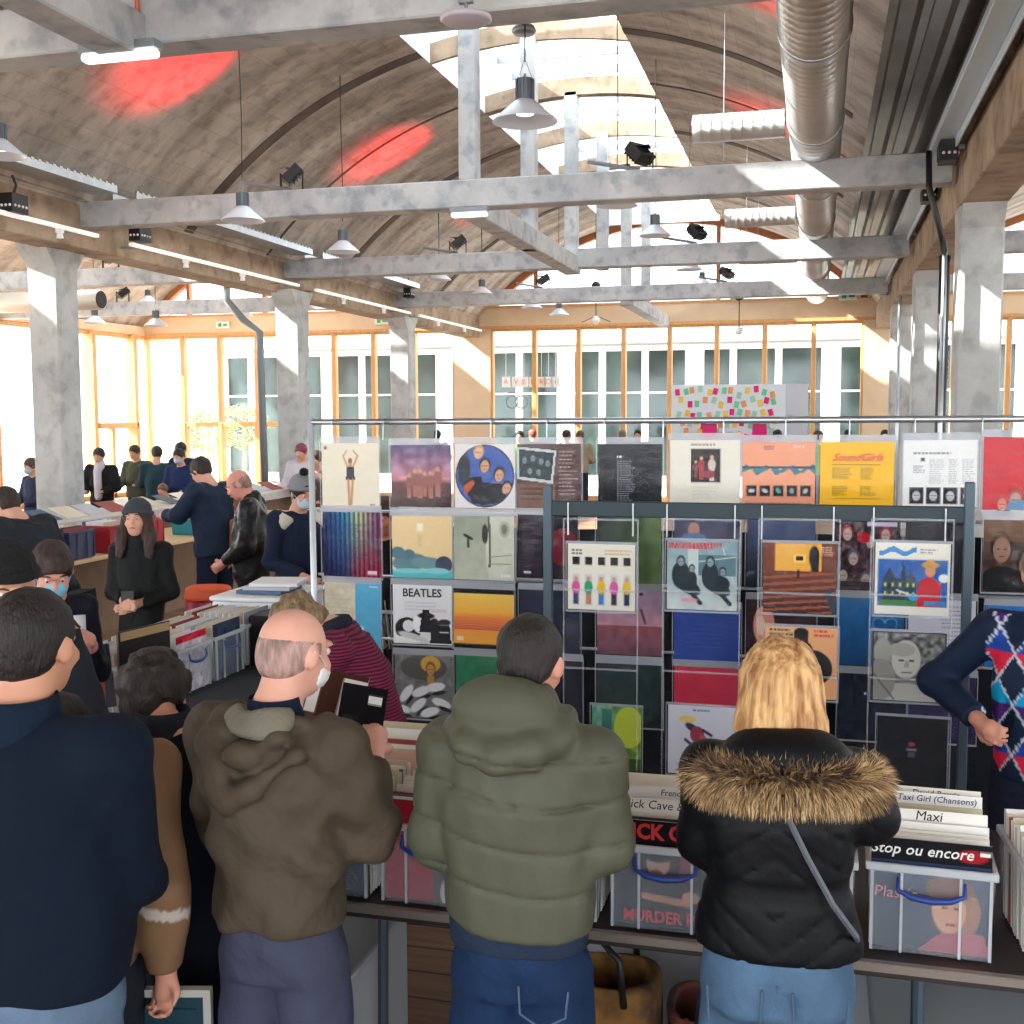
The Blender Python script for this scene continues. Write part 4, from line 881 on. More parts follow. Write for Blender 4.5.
def txt(name, s_, size, loc, mt, parent=None, rot=(90, 0, 0), ext=.0006, shear=0, sx=1, align='CENTER', spacing=1, bold=0):
    c = bpy.data.curves.new(name, 'FONT'); c.body = s_; c.size = size; c.extrude = ext; c.shear = shear; c.align_x = align; c.align_y = 'CENTER'; c.space_character = spacing; c.resolution_u = 2; c.offset = bold
    o = bpy.data.objects.new('tmp_text', c); COL.objects.link(o); bpy.context.view_layer.update()
    me = bpy.data.meshes.new_from_object(o.evaluated_get(bpy.context.evaluated_depsgraph_get())); bpy.data.objects.remove(o); me.materials.clear(); me.materials.append(mt)
    q = bpy.data.objects.new(name, me); COL.objects.link(q); q.rotation_euler = [R(v) for v in rot]; q.scale = (sx, 1, 1); q.location = loc
    if parent: q.parent = parent
    return q
INK = mat('black_ink', rgb(20, 20, 24), .6); REDI = mat('red_ink', rgb(214, 34, 44), .5); WHI = mat('white_ink', rgb(240, 240, 238), .5); PINKI = mat('pink_ink', rgb(214, 130, 150), .5)

YBK, YFR = 5.80, 5.25
B_, F_ = 'records hung on the back rack', 'records hung on the front rack'
A = Art
# ---- back rack, top row
a = A((232, 222, 196)); a.ell(.5, .28, .035, .05, (150, 92, 60)); a.rect(.47, .3, .53, .42, (200, 140, 100)); a.poly([(.44, .36), (.56, .36), (.58, .56), (.42, .56)], (44, 34, 46)); a.line(.46, .56, .48, .95, .022, (196, 146, 104)); a.line(.54, .56, .51, .93, .02, (196, 146, 104)); a.line(.45, .36, .38, .2, .015, (200, 150, 110)); a.line(.38, .2, .44, .12, .013, (200, 150, 110)); a.line(.55, .36, .63, .2, .015, (200, 150, 110)); a.line(.63, .2, .56, .12, .013, (200, 150, 110)); a.rect(.04, .05, .09, .1, (110, 100, 90)); a.rect(.84, .94, .92, .96, (120, 110, 100))
sleeve((322, 443, 379, 508), YBK, a, 'cream record sleeve with a dancing woman in a short black dress', B_)
a = A((120, 96, 130), seed=2); a.grad((104, 88, 128), (196, 130, 140), 0, .55).grad((110, 70, 66), (60, 42, 44), .62, 1); a.noise(34, 6, (a.V < .6)); a.grad((196, 130, 140), (110, 70, 66), .55, .62)
for i, x in enumerate((.3, .4, .48, .56, .66, .78)): a.fig(x, .86-(i % 2)*.03, .4+.04*(i % 3), (150, 92, 84), (206, 150, 120), (170, 110, 96))
sleeve((391, 445, 451, 507), YBK, a, 'record sleeve with small group of figures under a purple cloudy sky', B_)
a = A((226, 218, 214)); a.ell(.5, .5, .49, .49, (34, 34, 40)); a.ell(.5, .5, .47, .47, (60, 92, 168)); a.poly([(.05, .55), (.45, .5), (.5, .95), (.3, .93)], (24, 26, 34)); a.poly([(.35, .6), (.95, .62), (.8, .9), (.45, .96)], (26, 30, 40)); a.ell(.16, .4, .1, .26, (26, 30, 42)); a.head(.4, .13, .1, (228, 176, 138), (190, 150, 96), .3); a.head(.5, .34, .11, (206, 152, 120), (40, 30, 30), .2); a.head(.74, .48, .11, (212, 160, 130), (36, 28, 30), .2); a.head(.86, .68, .1, (216, 162, 134), (44, 36, 34), .5); a.poly([(.14, .66), (.3, .56), (.34, .62), (.18, .8)], (190, 84, 50)); m_ = (np.hypot(a.U-.5, a.V-.5) > .495)[..., None]; a.a = np.where(m_, np.array((226, 220, 218.)), a.a)
sleeve((455, 444, 515, 508), YBK, a, 'round picture disc of four faces on blue in a clear sleeve', B_)
a = A((86, 60, 58), seed=5).noise(16, 5); a.poly([(.0, .04), (.62, .1), (.56, .62), (0, .55)], (196, 200, 200)); a.poly([(.03, .08), (.58, .14), (.53, .57), (.03, .51)], (34, 50, 56))
for x, y in ((.12, .25), (.25, .22), (.38, .27), (.48, .3), (.2, .42), (.34, .44)): a.head(x, y, .06, (120, 140, 140), (16, 22, 26))
a.words(.66, .12, .95, 12, (206, 180, 170), .06, .008); a.rect(0, .62, .6, .98, (120, 82, 66)); a.words(.05, .7, .6, 3, (60, 40, 34), .08, .015)
sleeve((517, 444, 581, 508), YBK, a, 'brown record sleeve with a tilted black and white band photo', B_)
a = A((26, 28, 34)); a.noise(6, 8); a.words(.3, .2, .42, 1, (230, 230, 230), h=.018); a.words(.3, .27, .58, 18, (170, 172, 178), .036, .007)
sleeve((598, 444, 662, 508), YBK, a, 'plain black record sleeve with a column of small white text', B_)
a = A((232, 226, 208)); a.rect(.3, .13, .72, .62, (40, 24, 30)); a.fig(.45, .58, .34, (170, 60, 60)); a.fig(.6, .6, .38, (206, 190, 180)); a.fig(.37, .56, .26, (130, 60, 66)); a.ell(.55, .5, .1, .06, (150, 50, 60)); a.words(.3, .07, .72, 1, (120, 116, 104), h=.012); a.words(.32, .7, .7, 4, (206, 200, 180), .05)
sleeve((670, 440, 740, 508), YBK, a, 'cream record sleeve with one small dark band photo in the middle', B_)
a = A((238, 160, 124)); a.words(.3, .07, .46, 2, (120, 80, 70), .035, .008)
a.put(((np.abs(a.V-.42+.03*np.sin(a.U*22)) < .035+.03*np.sin(a.U*37)*np.sin(a.U*11))).astype(float), (70, 130, 138)); a.put((np.abs(a.V-.385) < .012).astype(float), (52, 84, 100))
for i in range(5): a.rect(.06+.185*i, .66, .2+.185*i, .82, (44, 40, 42)); a.ell(.13+.185*i, .74, .045, .03, ((220, 210, 200), (220, 214, 204), (90, 180, 170), (150, 170, 170), (200, 190, 170))[i], .5*i)
a.words(.06, .94, .96, 1, (60, 80, 84), h=.014); a.words(.7, .07, .95, 1, (220, 206, 190), h=.016)
sleeve((742, 442, 815, 508), YBK, a, 'salmon record sleeve with a teal wave line and five small square pictures', B_)
a = A((246, 188, 22)); a.rect(.16, .34, .82, .348, (120, 96, 30)); a.words(.17, .40, .46, 6, (130, 100, 30), .03, .006); a.words(.55, .40, .75, 6, (130, 100, 30), .03, .006); a.words(.17, .68, .4, 5, (130, 100, 30), .03, .006); a.words(.55, .68, .76, 5, (130, 100, 30), .03, .006); a.rect(.16, .85, .82, .856, (120, 96, 30))
o = sleeve((820, 442, 894, 508), YBK, a, 'yellow record sleeve with red script title and two columns of text', B_)
txt('title', 'SoundGirls', .052, (0, -.003, -.075), REDI, o, shear=.5, bold=.001)
a = A((234, 234, 230)); a.words(.14, .2, .75, 1, (110, 110, 110), h=.012); a.rect(.24, .27, .29, .32, (60, 60, 60)); a.words(.14, .4, .3, 4, (150, 150, 150), .03); a.words(.36, .3, .58, 11, (186, 186, 186), .035); a.words(.62, .3, .75, 11, (176, 176, 176), .035); a.words(.8, .3, .97, 11, (186, 186, 186), .035)
for i in range(4): a.rect(.09+.23*i, .72, .28+.23*i, .97, (40, 40, 44)); a.head(.185+.23*i, .84, .085, (200, 200, 198), (24, 24, 26)); 
sleeve((903, 440, 977, 506), YBK, a, 'white record sleeve with grey text and four small portraits along the bottom', B_)
a = A((204, 28, 46)); a.noise(8, 10); a.head(.5, .86, .13, (196, 150, 140), (170, 90, 80)); a.ell(.54, .98, .18, .12, (90, 140, 180)); a.head(.3, .92, .1, (224, 140, 120), (190, 60, 60)); a.head(.72, .93, .1, (206, 150, 130), (120, 40, 40))
sleeve((983, 437, 1050, 510), YBK, a, 'red record sleeve at the right end of the top row', B_)
# ---- second row
a = A((20, 60, 120)); a.grad((20, 44, 110), (20, 130, 190), 0, .35, x=True).grad((20, 130, 190), (196, 206, 150), .35, .62, x=True).grad((196, 206, 150), (120, 40, 110), .62, 1, x=True)
a.a *= (1-.75*a.V[..., None]**1.5*np.array([.5, 1.0, .6])); a.put(np.clip((a.V-.45)*1.6, 0, 1)*np.clip((a.U-.3)*2, 0, 1), (200, 20, 70)); a.a *= (.72+.28*np.sin(a.U*78)[..., None]); a.words(.08, .2, .9, 11, (40, 60, 110), .05, .006); a.rect(.76, .9, .92, .96, (230, 200, 210))
sleeve((323, 512, 381, 577), YBK, a, 'record sleeve striped blue to red below the dancing woman sleeve', B_)
a = A((236, 206, 150)); a.rect(.42, .12, .52, .24, (250, 244, 220)); a.rect(.43, .3, .5, .5, (226, 196, 140)); a.ell(.3, .75, .3, .14, (90, 130, 140), -.1); a.ell(.62, .76, .3, .1, (110, 146, 150), .1); a.ell(.86, .78, .14, .14, (52, 60, 84)); a.ell(.1, .6, .12, .1, (84, 120, 134)); a.ell(.28, .62, .1, .08, (84, 120, 130)); a.rect(0, .88, 1, 1, (84, 186, 190)); a.ell(.3, .89, .3, .04, (120, 206, 206)); a.ell(.75, .88, .2, .05, (130, 206, 204))
sleeve((392, 516, 452, 578), YBK, a, 'cream record sleeve with a teal tinted reclining person', B_)
a = A((170, 176, 152)); a.grad((150, 156, 134), (190, 194, 172), 0, 1); a.ell(.8, .5, .27, .8, (206, 208, 186)); a.put((np.abs(a.U-.6+.08*(a.V-.5)**2) < .02).astype(float)*(a.V < .8), (90, 96, 80)); a.ell(.84, .2, .09, .13, (176, 178, 156)); a.ell(.84, .2, .05, .08, (130, 132, 112)); a.ell(.52, .28, .05, .15, (44, 48, 44)); a.line(.18, .3, .3, .36, .02, (40, 44, 40)); a.line(.24, .36, .24, .48, .02, (60, 64, 56)); a.rect(.78, .9, .94, .95, (230, 230, 222)); a.noise(8, 5); a.line(.6, .64, .95, .6, .008, (150, 152, 130)); a.line(.6, .75, .95, .74, .008, (150, 152, 130))
sleeve((454, 516, 514, 580), YBK, a, 'grey-green record sleeve with a close-up of pale creased skin', B_)
a = A((30, 24, 36)); a.ell(.75, .5, .25, .3, (110, 24, 40)); a.words(.08, .15, .4, 14, (90, 60, 80), .05, .007); a.noise(8, 5); a.rect(.1, .9, .22, .94, (200, 200, 210))
sleeve((518, 515, 578, 578), YBK, a, 'dark record sleeve with a red blot behind the front rack post', B_)
a = A((60, 84, 56)).grad((34, 44, 36), (104, 130, 84), 0, 1, x=True); a.noise(18, 7)
sleeve((597, 516, 661, 584), YBK, a, 'dim green record sleeve behind the five-figure sleeve', B_)
a = A((96, 92, 110)).grad((70, 76, 104), (120, 96, 104), 0, 1); a.noise(20, 9); a.ell(.3, .2, .09, .1, (206, 150, 130)); a.ell(.3, .34, .2, .09, (110, 140, 180))
sleeve((674, 516, 740, 584), YBK, a, 'grey-violet record sleeve with a small face behind the front rack sheet', B_)
a = A((30, 40, 66)).grad((70, 84, 130), (26, 40, 48), 0, 1); a.noise(14, 9)
sleeve((747, 518, 815, 588), YBK, a, 'dark blue-green record sleeve behind the orange room sleeve', B_)
a = A((70, 44, 56), seed=12); a.noise(55, 3)
for i, (x, y) in enumerate(((.2, .2), (.55, .3), (.3, .55), (.7, .7), (.15, .8), (.5, .85), (.78, .2))): a.head(x, y, .1, (196, 170, 160), ((160, 24, 40), (40, 30, 50), (90, 90, 110))[i % 3])
a.ell(.45, .25, .1, .08, (190, 30, 44)); a.rect(.5, .02, .95, .09, (210, 200, 230)); a.rect(.05, .88, .95, .97, (50, 34, 50))
sleeve((834, 520, 900, 590), YBK, a, 'busy dark record sleeve with many small figures and a red cap', B_)
sleeve((905, 520, 972, 592), YBK, A((22, 22, 30)).noise(6, 8), 'plain black record sleeve behind the blue castle sleeve', B_)
a = A((70, 48, 38), seed=3).noise(26, 5); a.head(.28, .4, .2, (150, 110, 90), (18, 14, 16)); a.head(.68, .62, .2, (140, 100, 84), (18, 14, 16)); a.ell(.3, .85, .34, .2, (16, 16, 20)); a.ell(.75, .98, .34, .2, (20, 18, 22)); a.put((a.V < .3).astype(float)*.5, (150, 104, 70))
sleeve((983, 520, 1050, 592), YBK, a, 'brown record sleeve with two dark-haired faces beyond the right post', B_)
# ---- third row
a = A((206, 196, 168), seed=5).noise(14, 4); a.rect(.55, 0, 1, 1, (84, 170, 206)); a.rect(.62, .66, .7, .78, (180, 214, 226)); a.noise(5, 3); a.words(.05, .2, .5, 12, (186, 178, 150), .06, .01); a.rect(.8, .04, .95, .06, (200, 220, 230))
sleeve((325, 583, 381, 648), YBK, a, 'record sleeve half beige and half light blue at the left end', B_)
a = A((226, 226, 224)); a.words(.2, .3, .85, 3, (196, 196, 200), .06, .012); a.rect(.6, .4, .9, .46, (222, 196, 206)); a.ell(.25, .76, .22, .2, (34, 34, 36), .4); a.ell(.26, .7, .1, .1, (230, 230, 228)); a.ell(.45, .66, .12, .16, (244, 244, 242)); a.poly([(.5, .42), (.62, .42), (.66, .8), (.44, .8)], (28, 28, 32)); a.ell(.56, .52, .14, .05, (28, 28, 30)); a.ell(.35, .9, .28, .07, (206, 206, 204), .3); a.poly([(.66, .6), (.95, .58), (.98, .99), (.62, .99)], (30, 30, 34)); a.ell(.7, .62, .07, .06, (40, 40, 42)); a.ell(.87, .62, .1, .05, (24, 24, 26)); a.rect(.78, .78, .94, .8, (220, 220, 220)); a.rect(.78, .66, .94, .675, (160, 160, 160)); a.poly([(.04, .86), (.5, .97), (.04, .97)], (236, 236, 234))
o = sleeve((393, 585, 452, 644), YBK, a, 'white record sleeve headed BEATLES over black and white collage shapes', B_)
txt('title', 'BEATLES', .062, (.0, -.003, -.045), INK, o, sx=.95, bold=.0012)
a = A((240, 180, 80)).grad((242, 206, 96), (244, 176, 60), .05, .4).grad((232, 120, 56), (206, 84, 60), .5, .7).grad((236, 150, 60), (240, 160, 50), .7, .93).grad((244, 176, 60), (232, 120, 56), .4, .5); a.put(.3*np.sin(a.V*70+3*np.sin(a.U*5))**2*(a.V > .2), (250, 200, 110)); a.rect(0, 0, 1, .08, (24, 20, 26)); a.rect(0, .94, 1, 1, (24, 20, 26)); a.rect(.05, .82, .16, .89, (236, 220, 190))
sleeve((454, 589, 514, 648), YBK, a, 'orange and yellow sunset record sleeve with black borders', B_)
sleeve((520, 590, 580, 652), YBK, A((34, 40, 58)).noise(8, 8), 'dark slate record sleeve beside the sunset sleeve', B_)
a = A((160, 120, 150)).grad((150, 130, 160), (196, 140, 150), 0, .55).grad((150, 84, 90), (110, 70, 84), .55, 1); a.noise(14, 6); a.line(.68, .3, .74, .5, .02, (100, 70, 90)); a.ell(.68, .06, .03, .02, (60, 30, 50))
sleeve((597, 590, 662, 655), YBK, a, 'pink and violet misty landscape record sleeve', B_)
sleeve((674, 608, 740, 664), YBK, A((40, 70, 150)).noise(7, 12).words(.2, .3, .8, 6, (60, 92, 170), .08, .01), 'plain royal blue record sleeve', B_)
a = A((60, 34, 40)).noise(14, 6); a.ell(.25, .4, .16, .3, (226, 150, 120)); a.ell(.2, .4, .06, .16, (250, 214, 190))
sleeve((747, 600, 815, 665), YBK, a, 'dark red record sleeve with a glowing blurred shape, left of the orange coat sleeve', B_)
a = A((20, 96, 156)).grad((24, 110, 170), (16, 70, 120), 0, 1); 
for q in np.linspace(0, 6.28, 40): a.ell(.72+.16*math.sin(q)**3*1.1, .42-.012*(13*math.cos(q)-5*math.cos(2*q)-2*math.cos(3*q)), .012, .012, (110, 170, 206))
a.noise(8, 6)
sleeve((836, 598, 904, 666), YBK, a, 'deep blue record sleeve with a faint heart outline', B_)
sleeve((908, 600, 975, 668), YBK, A((206, 206, 214)).words(.5, .1, .95, 14, (120, 124, 150), .06, .008), 'pale lyric sleeve with rows of text behind the right post', B_)
a = A((30, 110, 186)); a.rect(.12, .22, 1, .95, (60, 66, 70)); a.noise(60, 3, (a.V > .22)*(a.U > .12)); a.rect(.12, .1, .9, .16, (200, 214, 226))
sleeve((985, 606, 1052, 668), YBK, a, 'blue bordered record sleeve with a grainy grey crowd', B_)
# ---- fourth row and below
sleeve((325, 654, 383, 716), YBK, A((146, 36, 104)).words(.3, .2, .9, 10, (120, 24, 84), .07, .01), 'magenta record sleeve behind the maroon sweater', B_)
a = A((110, 112, 110), seed=4).noise(20, 4, a.V < .5); a.ell(.5, .2, .4, .2, (84, 84, 78)); a.ell(.62, .14, .17, .13, (206, 160, 66)); a.head(.62, .22, .1, (196, 140, 80), (120, 84, 40)); a.rect(.56, .32, .68, .48, (180, 130, 70))
for x, y, an in ((.2, .62, -.9), (.45, .58, -.4), (.7, .5, -.2), (.4, .8, -.7), (.8, .75, .3), (.1, .88, .1), (.6, .9, -.3)): a.ell(x, y, .17, .07, (222, 224, 226), an); a.ell(x+.06, y+.09, .12, .03, (30, 32, 34), an)
sleeve((395, 655, 453, 718), YBK, a, 'black and white record sleeve of strewn papers with one yellow tinted head', B_)
sleeve((456, 656, 514, 718), YBK, A((44, 120, 84)).noise(8, 6), 'green record sleeve behind the olive puffer hood', B_)
sleeve((520, 660, 582, 722), YBK, A((26, 28, 44)).noise(6, 6), 'near-black record sleeve low on the back rack', B_)
sleeve((597, 664, 662, 726), YBK, A((36, 54, 52)).noise(10, 5), 'dark teal record sleeve low on the back rack', B_)
sleeve((674, 667, 740, 730), YBK, A((206, 46, 74)).noise(6, 12).words(.1, .75, .9, 1, (230, 120, 130), h=.006), 'plain crimson record sleeve', B_)
a = A((20, 30, 46), seed=8).noise(16, 4); a.ell(.4, .3, .02, .02, (190, 210, 230))
sleeve((838, 674, 906, 740), YBK, a, 'very dark night-sky record sleeve right of the blonde woman', B_)
sleeve((908, 676, 975, 742), YBK, A((44, 38, 78)).noise(8, 5), 'dark violet record sleeve behind the stone heads sleeve', B_)
sleeve((747, 672, 815, 738), YBK, A((38, 40, 50)).noise(8, 5), 'dark grey record sleeve behind the blonde woman', B_)

# ---- front rack
a = A((232, 226, 206)); a.words(.06, .1, .26, 2, (90, 84, 80), .05, .012); a.words(.55, .1, .95, 2, (206, 170, 110), .05, .012)
for i, (c, l) in enumerate((((214, 90, 160), (60, 56, 90)), ((50, 160, 110), (190, 120, 90)), ((230, 190, 40), (70, 120, 190)), ((214, 84, 160), (40, 40, 50)), ((226, 186, 50), (44, 44, 84)))):
    x = .12+.19*i; a.rect(x-.05, .2, x+.055, .32, (34, 30, 30)); a.rect(x-.05, .46, x+.055, .93, (206, 206, 200)); a.fig(x, .92, .42, c, (210, 150, 120), l)
sleeve((568, 544, 635, 610), YFR, a, 'cream record sleeve with five small coloured figures in a row', F_)
a = A((150, 176, 176), seed=3).grad((130, 160, 166), (196, 204, 196), 0, 1).noise(14, 5); a.rect(.3, .12, .45, .6, (196, 206, 200)); a.line(.8, .1, .95, .6, .008, (206, 214, 214)); a.rect(.45, .2, .98, .5, (90, 122, 128)); a.line(.45, .3, .98, .22, .008, (200, 210, 206))
for x, y, r in ((.2, .5, .13), (.62, .5, .12)): a.ell(x, y, r, .2, (28, 44, 50)); a.ell(x+.1, y+.16, .2, .1, (30, 46, 54), .5); a.head(x, y-.2, .07, (140, 160, 160), (20, 30, 34)); a.line(x+.1, y+.2, x+.28, y+.4, .03, (34, 50, 58))
a.ell(.36, .56, .07, .12, (24, 40, 46)); a.ell(.78, .6, .12, .1, (26, 38, 44), .4); a.head(.36, .4, .05, (150, 166, 164), (24, 34, 38)); a.head(.8, .44, .06, (140, 156, 156), (20, 30, 34)); a.words(.02, .05, .98, 2, (214, 48, 52), .045, .022); a.ell(.33, .86, .12, .03, (220, 150, 160))
sleeve((667, 541, 737, 610), YFR, a, 'teal street-scene record sleeve with red title, seated figures', F_)
a = A((232, 150, 50)); a.grad((226, 140, 40), (240, 170, 60), 0, .4); a.rect(.16, .02, .8, .38, (240, 176, 66)); a.rect(0, 0, .16, .4, (120, 60, 34)); a.rect(.8, 0, 1, .4, (110, 54, 34)); a.rect(.42, .16, .58, .28, (250, 206, 110)); a.rect(.45, .19, .55, .25, (40, 24, 24)); a.ell(.7, .2, .07, .16, (30, 22, 26)); a.rect(.66, .1, .76, .42, (30, 22, 26)); a.grad((110, 60, 44), (60, 34, 36), .4, 1); a.put((.5+.5*np.sin((a.V**1.2*60)+a.U*6) > .62)*(a.V > .42)*.8, (170, 86, 54)); a.rect(.47, .38, .5, .5, (30, 20, 22)); a.words(.8, .06, .97, 4, (230, 190, 150), .035, .009); a.line(.9, .7, 1, .98, .05, (50, 60, 72))
sleeve((763, 543, 836, 613), YFR, a, 'orange room record sleeve with dark striped floor and lone dark figure', F_)
a = A((236, 232, 214)); a.rect(.04, .23, .97, .88, (24, 92, 170)); a.noise(12, 6, (a.V > .23)*(a.V < .88)); a.rect(.1, .5, .55, .82, (40, 66, 84)); a.poly([(.12, .5), (.2, .34), (.28, .5)], (34, 60, 80)); a.poly([(.34, .5), (.38, .24), (.42, .5)], (34, 60, 80)); a.poly([(.42, .5), (.48, .38), (.55, .5)], (34, 60, 80))
for x in (.14, .24, .34, .44, .52):
    for y in (.56, .68): a.rect(x-.012, y, x+.016, y+.05, (206, 214, 70))
a.rect(.06, .8, .6, .87, (60, 130, 60)); a.poly([(.58, .56), (.72, .44), (.88, .56), (.88, .88), (.56, .88)], (206, 28, 44)); a.ell(.74, .38, .07, .09, (222, 150, 110)); a.ell(.74, .3, .12, .05, (206, 150, 70)); a.ell(.74, .27, .06, .05, (206, 150, 70)); a.line(.3, .66, .5, .73, .012, (220, 220, 220)); a.ell(.52, .75, .07, .05, (60, 160, 220)); a.ell(.92, .48, .07, .06, (238, 238, 230)); a.rect(.66, .8, .96, .87, (70, 130, 190))
a.put((np.abs(a.V-.12-.03*np.sin(a.U*20)) < .035)*(a.U > .05)*(a.U < .55), (50, 140, 200)); a.words(.6, .09, .84, 2, (110, 110, 110), .04, .008)
sleeve((875, 543, 950, 615), YFR, a, 'white bordered record sleeve, painted red-coated person and blue castle', F_)
a = A((238, 172, 116)); a.words(.06, .05, .4, 2, (60, 90, 80), .06, .014); a.words(.68, .05, .96, 2, (214, 60, 50), .06, .014); a.ell(.5, .16, .1, .13, (60, 40, 36)); a.ell(.5, .08, .1, .07, (24, 18, 20)); a.ell(.68, .56, .26, .24, (26, 24, 28), .5); a.ell(.55, .36, .12, .16, (28, 26, 30)); a.line(.44, .3, .6, .74, .07, (30, 28, 32)); a.rect(.5, .14, .56, .16, (30, 20, 18))
sleeve((765, 627, 837, 698), YFR, a, 'peach record sleeve with dark curly-haired person in a black coat', F_)
a = A((120, 120, 118), seed=9).noise(70, 3, (a.V < .5)); a.ell(.45, .98, .42, .24, (186, 184, 172)); a.ell(.14, .3, .12, .2, (170, 168, 158)); a.ell(.46, .4, .2, .28, (206, 204, 192)); a.ell(.4, .26, .18, .1, (176, 174, 160)); a.rect(.36, .4, .43, .43, (90, 88, 82)); a.rect(.5, .4, .57, .43, (90, 88, 82)); a.poly([(.45, .42), (.49, .42), (.5, .52), (.43, .52)], (170, 166, 154)); a.rect(.4, .58, .54, .6, (110, 106, 98)); a.ell(.84, .62, .13, .18, (184, 180, 168)); a.ell(.84, .48, .13, .07, (70, 68, 66)); a.rect(.78, .68, .9, .71, (60, 56, 54)); a.rect(.78, .6, .82, .62, (80, 76, 74)); a.rect(.87, .6, .91, .62, (80, 76, 74)); a.ell(.12, .7, .2, .3, (150, 148, 138)); a.line(.0, .6, .3, .98, .01, (90, 90, 86)); a.rect(0, 0, 1, .015, (30, 30, 30)); a.rect(0, 0, .015, 1, (30, 30, 30)); a.rect(.985, 0, 1, 1, (30, 30, 30))
sleeve((872, 632, 946, 701), YFR, a, 'black and white record sleeve with carved stone heads', F_)
a = A((90, 140, 60), seed=4); a.grad((100, 160, 140), (110, 150, 50), 0, 1, x=True).noise(30, 4); a.ell(.75, .3, .3, .3, (190, 206, 60)); a.rect(.2, .05, .4, .4, (60, 120, 110)); a.grad((60, 96, 44), (40, 70, 40), .75, 1)
sleeve((592, 706, 641, 775), YFR, a, 'bright green and yellow foliage record sleeve, bottom of the front rack', F_)
a = A((222, 222, 232)); a.words(.36, .07, .64, 1, (110, 110, 120), h=.012); a.ell(.28, .2, .13, .05, (240, 214, 120)); a.ell(.34, .32, .1, .05, (70, 60, 80), .5); a.ell(.42, .42, .1, .12, (160, 60, 80)); a.line(.25, .5, .45, .66, .02, (60, 60, 110)); a.line(.5, .35, .62, .42, .02, (70, 50, 80)); a.ell(.5, .52, .06, .1, (200, 90, 80))
sleeve((668, 706, 738, 775), YFR, a, 'white record sleeve with a small ink drawing of tumbling figures', F_)
a = A((20, 20, 28)); a.ell(.49, .38, .05, .03, (190, 60, 90)); a.rect(.42, .44, .56, .47, (150, 150, 160)); a.rect(.44, .49, .54, .56, (90, 90, 100)); a.noise(4, 8)
sleeve((877, 717, 948, 789), YFR, a, 'black record sleeve with a tiny pink emblem, bottom of the front rack', F_)

# ---- the racks themselves
TUBE = mat('grey_rack_tube', rgb(122, 136, 140), .35, metal=.6)
r = root('display_rack', (-2.68, YBK+.03, 0), label='long galvanised tube rail rack carrying the back rows of records', cat='rack')
def rk(mb, n, mt, smooth=False): o = mb.build(n, mt, r, smooth=smooth); o.location = (2.68, -YBK-.03, 0); return o
m = MB(); m.tube([(-2.68, YBK+.03, 2.185), (2.4, YBK+.03, 2.195)], .017, 12); rk(m, 'top_rail', GALV, True)
m = MB(); m.tube([(-2.68, YBK+.03, 2.21), (-2.68, YBK+.03, 0)], .017, 12); rk(m, 'upright', mat('white_tube', rgb(206, 214, 220), .35, metal=.3), True)
m = MB(); m.tube([(2.4, YBK+.03, 2.21), (2.4, YBK+.03, 0)], .017, 12); rk(m, 'upright', TUBE, True)
m = MB(); m.box(-2.7, YBK-.3, 0, -2.66, YBK+.36, .03); rk(m, 'foot', TUBE); m = MB(); m.box(2.38, YBK-.3, 0, 2.42, YBK+.36, .03); rk(m, 'foot', TUBE)
for i in range(16):
    x = -2.55+i*.3; m = MB(); m.tube([(x, YBK+.03, 2.21), (x, YBK+.01, 2.19), (x, YBK, 2.09)], .003, 5); rk(m, 'hook', GALV)
for z in (1.70, 1.345, 1.0): m = MB(); m.tube([(-2.66, YBK+.05, z), (2.4, YBK+.05, z)], .008, 8); rk(m, 'cross_wire', GALV)
r2 = root('display_rack', (-1.22, YFR+.03, 0), label='dark steel front rack with two square posts and a flat top bar', cat='rack')
def rk2(mb, n, mt): o = mb.build(n, mt, r2); o.location = (1.22, -YFR-.03, 0); return o
POST = mat('blue_grey_steel', rgb(74, 90, 100), .45, metal=.4)
for px, yt in ((548, 485), (970, 482)):
    p = at_y(px, yt, YFR+.03); m = MB(); m.box(p.x-.02, YFR+.01, 0, p.x+.02, YFR+.05, p.z); bevel(rk2(m, 'post', POST), .004, 1); m = MB(); m.box(p.x-.03, YFR-.3, 0, p.x+.03, YFR+.36, .03); rk2(m, 'foot', POST)
p = at_y(560, 508, YFR+.03); m = MB(); m.box(p.x-.06, YFR+.02, p.z-.037, .64, YFR+.045, p.z+.035); bevel(rk2(m, 'top_bar', mat('green_black_bar', rgb(28, 50, 56), .5)), .004, 1)
for i, px in enumerate((568, 633, 667, 735, 762, 834, 874, 946)):
    q = at_y(px, 510, YFR); m = MB(); m.tube([(q.x, YFR+.05, 1.80), (q.x, YFR+.0, 1.81), (q.x, YFR, 1.66)], .0035, 5); rk2(m, 'hook', mat('white_string', rgb(226, 230, 232), .5))
